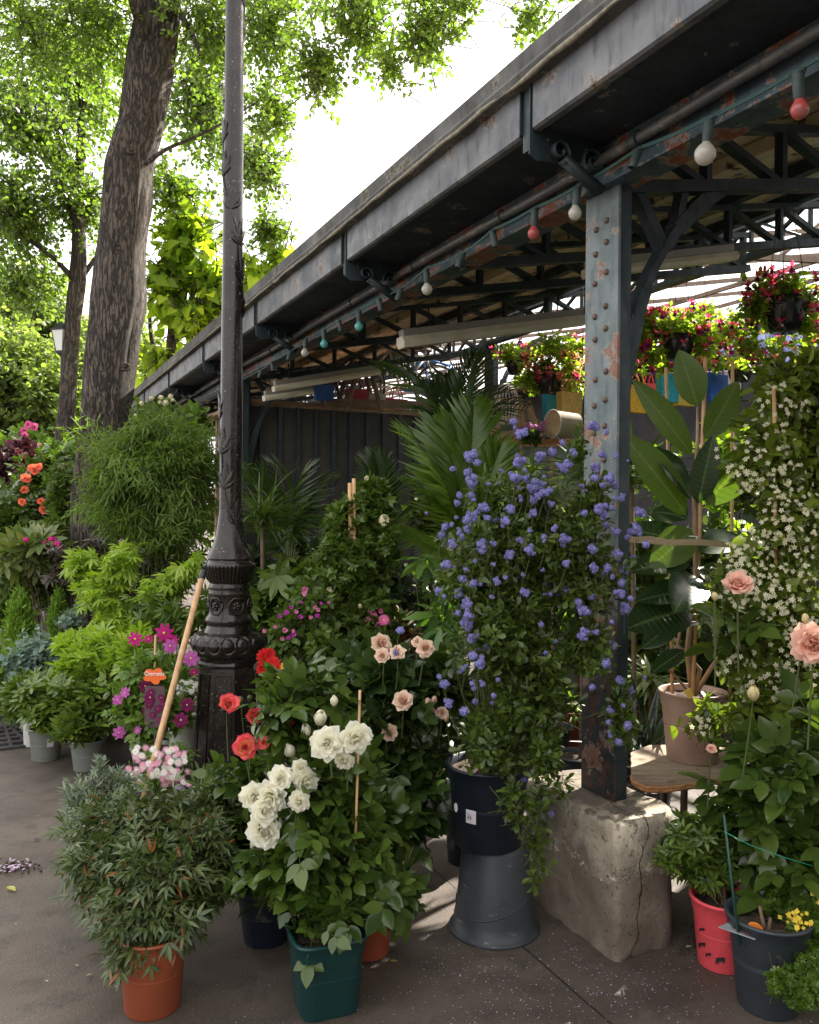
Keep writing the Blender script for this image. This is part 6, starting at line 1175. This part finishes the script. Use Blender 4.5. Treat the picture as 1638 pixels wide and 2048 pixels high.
def occluder_hall():  # unseen occluder added behind the camera, cuts sky light from the right
    th = thing('occluder_hall', 'unseen dark green hall added behind the camera to block sky light', 'market hall', Vector((5, -3, 0))); m = mat('dark green shutter', (.02, .035, .03), (.035, .05, .045), 3, .6)
    mb = MB(); box(mb, (5.4, -3.2, 1.7), 5.2, .1, 1.7); mb.build('shutter_wall', m, th, False)
    mb = MB(); prism(mb, [(.1, -1.9, 3.3), (.1, -1.9, 3.4), (.1, -3.6, 3.9), (.1, -3.6, 3.8)], Vector((10.8, 0, 0))); mb.build('roof', mat('dark zinc roof', (.06, .065, .07), (.09, .09, .09), 2, .6), th, False)
    for x in (.4, 3.5, 7, 10): mb = MB(); box(mb, (x, -2.1, 1.65), .06, .06, 1.65); mb.build('column', m, th, False)
occluder_hall()
# --- mesh screen, things on top
def screen():
    t = TC + LB * 3 + .14; p0, p1, H = 2.16, 4.35, 2.66
    th = thing('mesh_screen', 'dark mesh covered screen with upright battens below the far strip lights', 'screen', W(3.2, t, 0))
    m, nt, b = new_mat('dusty wire mesh cloth'); g = nt.nodes.new('ShaderNodeNewGeometry'); c = mixc(nt, ramp(nt, noise(nt, 2.5, 5), .3, .7), (.055, .05, .045), (.1, .09, .075))
    mp = nt.nodes.new('ShaderNodeMapping'); mp.inputs['Rotation'].default_value = (0, 0, TH - math.pi / 2 + math.pi / 2); nt.links.new(g.outputs['Position'], mp.inputs[0]); sx = nt.nodes.new('ShaderNodeSeparateXYZ')
    vm = nt.nodes.new('ShaderNodeVectorMath'); vm.operation = 'DOT_PRODUCT'; vm.inputs[1].default_value = Iv; nt.links.new(g.outputs['Position'], vm.inputs[0]); nt.links.new(g.outputs['Position'], sx.inputs[0])
    for src in (vm.outputs['Value'], sx.outputs['Z']):
        md = nt.nodes.new('ShaderNodeMath'); md.operation = 'PINGPONG'; md.inputs[1].default_value = .0125; nt.links.new(src, md.inputs[0]); c = mixc(nt, ramp(nt, md.outputs[0], .002, .005), (.015, .015, .018), c)
    nt.links.new(c, b.inputs['Base Color']); b.inputs['Roughness'].default_value = .8
    mb = MB(); box(mb, W((p0 + p1) / 2, t, 1.35), (p1 - p0) / 2, .006, H / 2 - .03, (Iv, Ev, Zv)); mb.build('mesh_panel', m, th, False)
    bt = mat('blue black batten', (.015, .022, .032), (.03, .038, .05), 6, .6)
    for i in range(12):
        mb = MB(); box(mb, W(p0 + .02 + i * .196, t - .022, 1.33), .022, .014, 1.32, (Iv, Ev, Zv)); mb.build('batten', bt, th, False)
    mb = MB(); bar(mb, W(p0 - .03, t - .01, H), W(p1 + .03, t - .01, H + .01), .05, .035); mb.build('top_rail', mat('old timber', (.14, .09, .06), (.24, .17, .11), 8, .8), th, False)
    th2 = thing('timber_loft', 'timber storage loft behind the mesh screen', 'loft', W(3.6, t + 1, 0)); wd = mat('loft timber', (.3, .17, .1), (.42, .27, .17), 5, .75)
    mb = MB(); box(mb, W(3.6, t + 1.1, 2.712), 1.35, .98, .02, (Iv, Ev, Zv)); mb.build('deck', wd, th2, False)
    mb = MB(); bar(mb, W(3.1, t + .06, 2.74), W(4.7, t + .06, 2.80), .04, .09); mb.build('edge_board', mat('old timber', (.14, .09, .06)), th2, False)
    for p in (2.4, 4.8):
        for q in (.3, 1.9): mb = MB(); bar(mb, W(p, t + q, 0), W(p, t + q, 2.69), .07, .07, Iv); mb.build('post', wd, th2, False)
    return t
ts = screen()
def woven(name, c): return mat(name, c, tuple(x * .55 for x in c), 70, .45)
def bag(px, D, zt, wd_, ht, c, label, hang=False, group=None, py=None):
    """woven shopping bag; zt is the height of its base"""
    o = P(px, HY, D); o.z = zt; th = thing('shopping_bag', label, 'bag', o, group); m = woven('woven bag ' + str(c), c)
    d = Vector((0, 1, 0)); s = Iv
    mb = MB(); tp = .5; b0 = [o + s * x * wd_ * .44 + Ev * y * wd_ * .16 for x, y in ((-1, -1), (1, -1), (1, 1), (-1, 1))]; b1 = [o + s * x * wd_ * .5 + Ev * y * wd_ * .17 + Zv * ht for x, y in ((-1, -1), (1, -1), (1, 1), (-1, 1))]; b2 = [o + s * x * wd_ * .46 + Ev * y * wd_ * .13 + Zv * ht * .97 for x, y in ((-1, -1), (1, -1), (1, 1), (-1, 1))]; b3 = [v + Zv * .02 for v in b0]
    V = [tuple(v) for v in b0 + b1 + b2 + b3]; mb.add(V, [[3, 2, 1, 0]] + [[i, (i + 1) % 4, 4 + (i + 1) % 4, 4 + i] for i in range(4)] + [[4 + i, 4 + (i + 1) % 4, 8 + (i + 1) % 4, 8 + i] for i in range(4)] + [[8 + i, 8 + (i + 1) % 4, 12 + (i + 1) % 4, 12 + i] for i in range(4)] + [[12, 13, 14, 15]]); mb.build('body', m, th, False)
    for sg in (-1, 1):
        mb = MB(); A = [o + s * wd_ * .25 * math.cos(a) + Ev * sg * wd_ * .13 + Zv * (ht * .93 + wd_ * .55 * math.sin(a)) for a in np.linspace(0, math.pi, 14)]; tube(mb, A, .007, 5); mb.build('handle', m, th)
zt_ = 2.735
bag(645, 8.7, zt_ + .02, .22, .16, (.02, .12, .5), 'blue woven bag standing left of the wooden trestle'); bag(712, 9.0, zt_, .26, .18, (.5, .02, .06), 'red woven bag standing between the trestle legs'); bag(748, 9.15, zt_, .24, .16, (.5, .48, .45), 'pale silver woven bag right of the red one'); bag(790, 9.3, zt_ + .02, .26, .1, (.5, .02, .08), 'red woven bag with tall hooped handles at the foot of the bicycles')
th = thing('wooden_trestle', 'four splayed round timber legs meeting under the roof above the mesh screen', 'trestle', W(3.2, ts + .6, zt_)); wm_ = mat('round timber pole', (.13, .09, .06), (.24, .17, .12), 8, .8)
for (x0, y0, x1, y1, d0, d1) in ((672, 815, 706, 718, 8.8, 9.0), (693, 822, 722, 718, 8.5, 8.9), (746, 812, 724, 718, 9.2, 9.0), (762, 822, 736, 718, 8.7, 8.9)):
    mb = MB(); tube(mb, [P(x0, y0, d0), P(x1, y1, d1)], [.026, .022], 10); mb.build('leg', wm_, th)
mb = MB(); tube(mb, [P(683, 808, 8.75), P(700, 806, 8.6)], .016, 8); mb.build('rung', wm_, th)
def bicycle(px, py, D, c, label, rot=0., s=.3):
    o = P(px, py, D); th = thing('bicycle', label, 'bicycle', Vector((o.x, o.y, 2.735)), 'bicycles stored on the loft'); o = Vector((o.x, o.y, 2.735)); dx = (Iv * math.cos(rot) + Ev * math.sin(rot)); fm_ = mat('bicycle frame ' + str(c), c, rough=.3); rm = mat('tyre', (.03, .03, .03)); al = mat('dull alloy', (.5, .5, .48), rough=.3, metal=.8)
    for sx_ in (-.5, .5):
        c0 = o + dx * sx_ + Zv * s; A = [c0 + dx * s * math.cos(a) + Zv * s * math.sin(a) for a in np.linspace(0, 2 * math.pi, 36)]
        mb = MB(); tube(mb, A, .014, 6); wl = mb.build('wheel', rm, th); mb = MB(); tube(mb, [c0 + (v - c0) * .94 for v in A], .008, 4); wl2 = mb.build('rim', al, wl)
        mb = MB()
        for a in np.linspace(0, 2 * math.pi, 20)[:-1]: tube(mb, [c0, c0 + (dx * math.cos(a) + Zv * math.sin(a)) * s * .93], .0016, 3)
        mb.build('spokes', al, wl)
    b, st, hd, sd2, rr2, fr = o + Zv * (s - .02), o + dx * -.14 + Zv * (s + .42), o + dx * .34 + Zv * (s + .38), o + dx * -.16 + Zv * (s + .5), o + dx * -.5 + Zv * s, o + dx * .5 + Zv * s
    mb = MB()
    for a, q in ((b, st), (b, hd), (st, hd), (rr2, b), (rr2, st), (hd, fr)): tube(mb, [a, q], .015, 7)
    mb.build('frame', fm_, th); mb = MB(); tube(mb, [hd, hd + Zv * .12 - dx * .02], .011, 6); s_ = dx.cross(Zv); tube(mb, [hd + Zv * .12 - s_ * .25 - dx * .12, hd + Zv * .13 - s_ * .18 + dx * .04, hd + Zv * .12 + s_ * .18 + dx * .04, hd + Zv * .13 + s_ * .25 - dx * .12], .01, 6); mb.build('handlebar', al, th)
    mb = MB(); box(mb, sd2 + Zv * .02, .12, .06, .02, (dx, s_, Zv)); mb.build('saddle', rm, th)
bicycle(800, 780, 9.6, (.6, .6, .6), 'silver bicycle at the left of the loft behind the red bag handles'); bicycle(862, 775, 10.1, (.03, .2, .6), 'blue bicycle furthest right on the loft above the palm', .25)

# --- lit shelf and hanging goods behind the column
def goods():
    t = 7.6
    D = 6.9; a = P(985, 878, D); b = P(1165, 878, D + .15); th = thing('display_shelf', 'orange timber topped display shelf with green mesh front behind the blue flowers', 'shelf', Vector((a.x, a.y, 0)))
    d = (b - a); bk = Vector((-d.y, d.x, 0)).normalized() * .35; m = mat('orange timber', (.5, .2, .09), (.6, .28, .14), 6, .6)
    mb = MB(); prism(mb, [a, b, b + bk, a + bk], Zv * -.04); mb.build('shelf_board', m, th, False)
    mb = MB(); q = Zv * (-.045); a2, b2 = a + bk * .1, b + bk * .1; z = a.z - .05; prism(mb, [Vector((a2.x, a2.y, 0.02)), Vector((b2.x, b2.y, 0.02)), Vector((b2.x, b2.y, z)), Vector((a2.x, a2.y, z))], bk * .05); mb.build('mesh_front', mat('green shade mesh', (.16, .22, .18), (.25, .3, .26), 5, .8, bmp=.3, bs=200), th, False)
    for f in (.0, .33, .66, 1.): p = a + d * f + bk * .06; mb = MB(); bar(mb, Vector((p.x, p.y, 0)), Vector((p.x, p.y, z)), .04, .03, Iv); mb.build('upright', mat('pink stained upright', (.45, .2, .22), (.3, .22, .2), 8), th, False)
    zt = a.z
    def fr(px, w_, h_, tilt, lab):
        c = P(px, 860, D + .25); c.z = zt; th = thing('picture_frame', lab, 'picture frame', c); s = Vector((math.cos(tilt), 0, -math.sin(tilt))); u = Vector((math.sin(tilt), .25, math.cos(tilt))).normalized(); n = s.cross(u)
        c = c + u * (h_ / 2) + Zv * .03; mb = MB()
        for sg in (-1, 1): box(mb, c + s * sg * w_ / 2, .018, h_ / 2 + .018, .012, (s, u, n)); box(mb, c + u * sg * h_ / 2, w_ / 2 - .019, .018, .012, (s, u, n))
        mb.build('frame', mat('worn gilt frame', (.3, .18, .09), (.45, .3, .17), 20, .5), th, False); mb = MB(); box(mb, c, w_ / 2 - .02, h_ / 2 - .02, .003, (s, u, n)); pc = mb.build('mount', mat('tan mount', (.35, .26, .17)), th, False); mb = MB(); box(mb, c - n * .006 + u * .0, w_ / 4, h_ / 3.2, .002, (s, u, n)); box(mb, c + n * .006, w_ / 4, h_ / 3.2, .002, (s, u, n)); mb.build('picture', mat('dark picture', (.06, .09, .08), (.16, .17, .12), 12), pc, False)
    fr(1020, .28, .36, -.12, 'larger tilted picture frame behind the wire cage on the shelf'); fr(1062, .16, .32, -.28, 'narrow tilted picture frame right of the wire cage')
    c = P(1012, 808, D - .15); c.z = max(c.z, zt + .18); th = thing('wire_cage', 'white wire ball cage on the shelf', 'wire cage', Vector((c.x, c.y, zt))); wm2 = mat('white wire', (.7, .62, .55)); mb = MB()
    for i in range(11): a_ = i * math.pi / 11; tube(mb, [c + Vector((math.cos(a_) * math.sin(q) * .105, math.sin(a_) * math.sin(q) * .105, math.cos(q) * .17)) for q in np.linspace(0, 2 * math.pi, 26)], .003, 4)
    for q in (.8, 1.57, 2.3): tube(mb, [c + Vector((math.cos(a_) * math.sin(q) * .105, math.sin(a_) * math.sin(q) * .105, math.cos(q) * .17)) for a_ in np.linspace(0, 6.283, 26)], .003, 4)
    mb.build('wires', wm2, th)
    c = P(1128, 850, D - .05); c.z = zt + .12; th = thing('lampshade', 'beige drum lampshade lying on its side on the shelf', 'lampshade', Vector((c.x, c.y, zt))); s = Iv; V = []; mb = MB(); A = [c - s * .12, c + s * .12]; tube(mb, A, [.115, .10], 28, cap=False); mb.build('shade', mat('beige shade cloth', (.3, .24, .17), (.38, .32, .24), 6, .8), th); mb = MB(); tube(mb, [A[0] + (Ev * math.cos(q) + Zv * math.sin(q)) * .117 for q in np.linspace(0, 6.283, 30)], .005, 5); mb.build('rim', wm2, th)
    o = P(1065, 875, D - .1); o.z = zt; th = thing('hydrangea', 'mauve hydrangea heads sitting on the orange shelf', 'potted hydrangea', o); pot(th, o, .07, .055, .06, char, seg=20)
    for (x, y, r_) in ((1043, 864, 13), (1057, 855, 13), (1067, 857, 11), (1083, 857, 12), (1086, 848, 9), (1036, 870, 9)): put(th, HYD, 'flower_head', P(x, y, D - .12), Vector((0, -1, .6)), r_ * D / F * .95)
    L = MB(); foliage(L, None, [blob(1065, 872, 32, 8, D - .1, .08)], 24, OVATE, .07, 4, .08, seed=5); L.build('foliage', g_dark, th)
goods()
BAGS = [(1272, 812, 7.6, (.75, .42, .02), 'yellow bag hanging nearest the iron column'), (1300, 805, 8.1, (.65, .04, .04), 'red bag hanging beside the yellow bag right of the column'), (1333, 790, 7.6, (.02, .38, .55), 'turquoise bag hanging behind the left tip of the rubber plant'), (1366, 798, 7.7, (.75, .5, .05), 'yellow bag hanging behind the topmost rubber leaf'), (1430, 790, 7.6, (.02, .12, .6), 'royal blue bag hanging right of the tallest cane'), (1458, 785, 7.9, (.5, .47, .45), 'pale woven bag hanging next to the royal blue bag'), (1492, 788, 8.0, (.06, .06, .07), 'black woven bag hanging behind the star jasmine top'),
        (1107, 832, 7.4, (.03, .4, .6), 'turquoise bag hanging above the shelf lampshade'), (1137, 828, 7.2, (.6, .4, .1), 'mustard bag hanging just left of the column'), (1118, 815, 7.6, (.55, .04, .15), 'crimson bag hanging between the turquoise and mustard bags')]
for (x, y, D, c, lab) in BAGS: bag(x, D, P(x, y + 14, D).z, .23, .25, c, lab, group='coloured bags hung in a row')
th = thing('hanging_rail', 'pale rail carrying the row of coloured bags', 'rail', P(1300, 752, 7.8)); mb = MB(); tube(mb, [P(990, 784, 7.4), P(1170, 770, 7.5)], .012, 6); tube(mb, [P(1262, 750, 7.8), P(1520, 742, 7.9)], .012, 6); mb.build('rail', wm_, th)
mb = MB()
for x, y, D in ((1000, 787, 7.4), (1165, 772, 7.5), (1270, 750, 7.8), (1510, 742, 7.9)): q = P(x, y, D); tube(mb, [q, Vector((q.x, q.y, 4.2))], .004, 4)
mb.build('hanger', wm_, th)
def basket(px, py, D, wpx, bl, n, cols, label, seed, fl):
    c = P(px, py, D); r_ = wpx / 2 * D / F; th = thing('hanging_basket', label, 'hanging basket', c - Zv * r_ * .75); m = mat('black glossy basket', (.015, .015, .018), rough=.15); o = c - Zv * r_ * .75
    mb = MB(); lathe(mb, [(.01, 0), (r_ * .6, 0), (r_ * .78, r_ * .3), (r_ * .95, r_ * 1.0), (r_ * 1.03, r_ * 1.4), (r_ * 1.06, r_ * 1.42), (r_ * .96, r_ * 1.4), (r_ * .9, r_ * 1.25), (.01, r_ * 1.2)], o, 28); mb.build('pot', m, th)
    hk = c + Zv * (4.05 - c.z); hk = Vector((c.x, c.y, min(3.9, c.z + .9))); mb = MB()
    for i in range(3): a = i * 2.094; tube(mb, [o + Vector((math.cos(a), math.sin(a), 0)) * r_ * .98 + Zv * r_ * 1.4, hk], .0025, 4)
    tube(mb, [hk, hk + Zv * .6], .003, 4); mb.build('hanger', char, th)
    L = MB(); S = MB(); foliage(L, S, bl, n, QL, .05, 8, .16, seed=seed, droop=.4); L.build('foliage', g_sun, th); S.build('stems', stemg, th)
    tg, _, _ = sample(bl, fl, .7, seed + 5)
    for q in tg:
        if q[2] > c.z + .28: q[2] -= .3
        put(th, FU[R.choice(cols)], 'fuchsia_flower', q + np.array([0, -.05, 0]), Vector((R.uniform(-.25, .25), R.uniform(-.2, .1), -1)), R.uniform(.045, .065))
    return th
basket(1570, 630, 5.0, 92, [blob(1570, 580, 70, 45, 5.0, .18), blob(1510, 610, 40, 50, 5.0, .12), blob(1620, 640, 35, 60, 5.0, .12), blob(1500, 690, 25, 35, 5.0, .08)], 150, [1, 1, 0], 'fuchsia basket nearest the right edge with red and white flowers', 201, 60)
basket(1355, 695, 6.2, 66, [blob(1350, 650, 65, 45, 6.2, .2), blob(1290, 650, 40, 60, 6.2, .15), blob(1410, 680, 40, 55, 6.2, .15), blob(1460, 650, 40, 40, 6.3, .15), blob(1300, 710, 35, 30, 6.2, .12)], 230, [0, 0, 1], 'fuchsia basket just right of the iron column with purple and red flowers', 202, 98)
basket(1098, 770, 7.4, 56, [blob(1100, 730, 60, 40, 7.4, .2), blob(1060, 760, 35, 35, 7.4, .15), blob(1145, 760, 30, 45, 7.4, .15), blob(1110, 690, 50, 30, 7.4, .2)], 190, [2, 2, 0], 'salmon flowered fuchsia basket left of the iron column', 203, 75)
basket(1480, 745, 7.4, 50, [blob(1470, 690, 60, 25, 7.4, .2), blob(1540, 700, 50, 30, 6.3, .2), blob(1430, 720, 40, 20, 7.3, .15), blob(1610, 720, 40, 30, 7.3, .15)], 150, [0, 1, 2], 'further fuchsia basket among the blue lobelia above the jasmine', 204, 80)
basket(1400, 655, 7.4, 44, [blob(1395, 630, 60, 25, 7.4, .2), blob(1440, 660, 50, 30, 7.4, .2), blob(1340, 650, 40, 35, 7.4, .2)], 150, [0, 0, 2], 'smaller pink fuchsia basket behind the two right hand baskets', 206, 70)
basket(1292, 690, 6.9, 46, [blob(1290, 660, 40, 35, 6.9, .2), blob(1270, 710, 25, 40, 6.9, .15), blob(1330, 720, 40, 25, 6.9, .15)], 120, [0, 0, 1], 'purple and red fuchsia basket almost touching the iron column', 207, 60)
basket(1030, 735, 8.3, 38, [blob(1030, 710, 55, 25, 8.3, .25), blob(1150, 700, 30, 30, 8., .2)], 120, [2, 0], 'far fuchsia basket over the dark palm fronds', 208, 40)
r = basket(1560, 720, 6.4, 60, [blob(1560, 690, 75, 25, 6.4, .15), blob(1500, 710, 40, 25, 6.4, .12)], 120, [1], 'blue lobelia basket under the right hand fuchsia basket', 205, 3)
tg, _, _ = sample([blob(1560, 690, 85, 28, 5.5, .15), blob(1500, 705, 50, 25, 6.3, .12)], 90, .7, 208); LB_ = tmesh(FLOR5, 'lobelia_flower', p_lobe)
for q in tg: put(r, LB_, 'lobelia_flower', q, face(q, .3, .6), R.uniform(.016, .026))

# ------------------------------------------------------------------ litter
rr = np.random.default_rng(9); n = 900; a = G(1160, 1960)
pp_ = np.stack([a.x + rr.normal(size=n) * .42, a.y + rr.normal(size=n) * .28, np.full(n, .004)], 1); blk = np.array([[W(1.95, 2.25, 0).x]]); keep = []
for q in pp_:
    v = Vector(q); p_, t_ = v.dot(Iv), v.dot(Ev); keep.append(not (1.93 < p_ < 2.33 and 2.24 < t_ < 2.89) and (v - Vector((uo.x, uo.y, 0))).length > .2)
pp_ = pp_[np.array(keep)]; mb = MB(); scatter(mb, quick_t(.4, .1), pp_, nz(rr.normal(size=(len(pp_), 3)) * np.array([1, 1, .15])), np.array([0, 0, 1.]), .0035 + .003 * rr.random(len(pp_)))
tag(mb.build('fallen_petals', PM('dried blue petal', (.35, .35, .6), (.6, .58, .7))), 'tiny pale and blue petals strewn on the paving round the stone block', 'petals', kind='stuff')
n = 420; pp_ = np.stack([rr.uniform(-2.2, 1.6, n), rr.uniform(2.2, 6.5, n), np.full(n, .004)], 1); mb = MB(); scatter(mb, quick_t(.4, .1), pp_, nz(rr.normal(size=(n, 3)) * np.array([1, 1, .15])), np.array([0, 0, 1.]), .003 + .008 * rr.random(n) ** 3)
tag(mb.build('leaf_crumbs', LM('dry crumb', (.25, .2, .13), (.5, .45, .33), .8, .1)), 'pale dry leaf crumbs scattered over the paving', 'leaf litter', kind='stuff')
qs = G(1395, 1885, .004); mb = MB()
for i in range(170):
    u = qs + Vector((R.gauss(0, .06), R.gauss(0, .09), 0)); ball(mb, u, R.uniform(.0015, .006), 5, 3, .6)
tag(mb.build('spilled_soil', soil), 'dark spilled soil crumbs between the stone block and the coral pot', 'soil', kind='stuff')
fl_ = [(780, 1924, .03, (.45, .45, .12), 'yellow fallen leaf right of the square green pot'), (172, 1952, .022, (.4, .4, .25), 'curled pale leaf left of the terracotta pot'), (90, 1962, .014, (.6, .6, .5), 'small whitish petal left of the terracotta pot'), (150, 1930, .02, (.4, .35, .22), 'thin dry leaf above left of the terracotta pot'), (1372, 1896, .03, (.5, .5, .25), 'pale green leaf beside the coral pot'), (66, 1680, .035, (.06, .04, .025), 'dark curled leaf in the open paving at left'), (795, 1712, .014, (.7, .62, .62), 'white fallen bud between the roses and the upturned pot'), (15, 1776, .06, (.55, .5, .12), 'long yellow leaf lying at the left edge')]
for (x, y, s_, c, lab) in fl_:
    mb = MB(); q = G(x, y, .006); a = R.uniform(-.6, .6); scatter(mb, xf(OVATE, 1, off=(0, 0, .12)), [tuple(q)], [(math.cos(a), math.sin(a), .05)], [(0, 0, 1)], [s_], [s_ * .8]); tag(mb.build('fallen_leaf', LM('fallen ' + str(c), c, tuple(v * .8 for v in c), .6, .2)), lab, 'leaf')
q = G(18, 1735, .01); th = thing('swept_heap', 'little swept heap of dark soil and pink petals at the left edge', 'litter heap', q); mb = MB()
V = []; 
for i in range(90): u = q + Vector((R.gauss(0, .07), R.gauss(0, .035), R.uniform(-.004, .006))); ball(mb, u, R.uniform(.004, .009), 5, 3, .6)
mb.build('soil_crumbs', soil, th)['kind'] = 'stuff'; mb = MB(); n = 60; pp_ = np.array(tuple(q)) + rr.normal(size=(n, 3)) * np.array([.05, .025, .003]) + np.array([0, 0, .006]); scatter(mb, QR, pp_, rr.normal(size=(n, 3)) * np.array([1, 1, .4]), np.array([0, 0, 1.]), .014); mb.build('petals', PM('faded pink petal', (.6, .4, .6), (.8, .7, .8)), th)
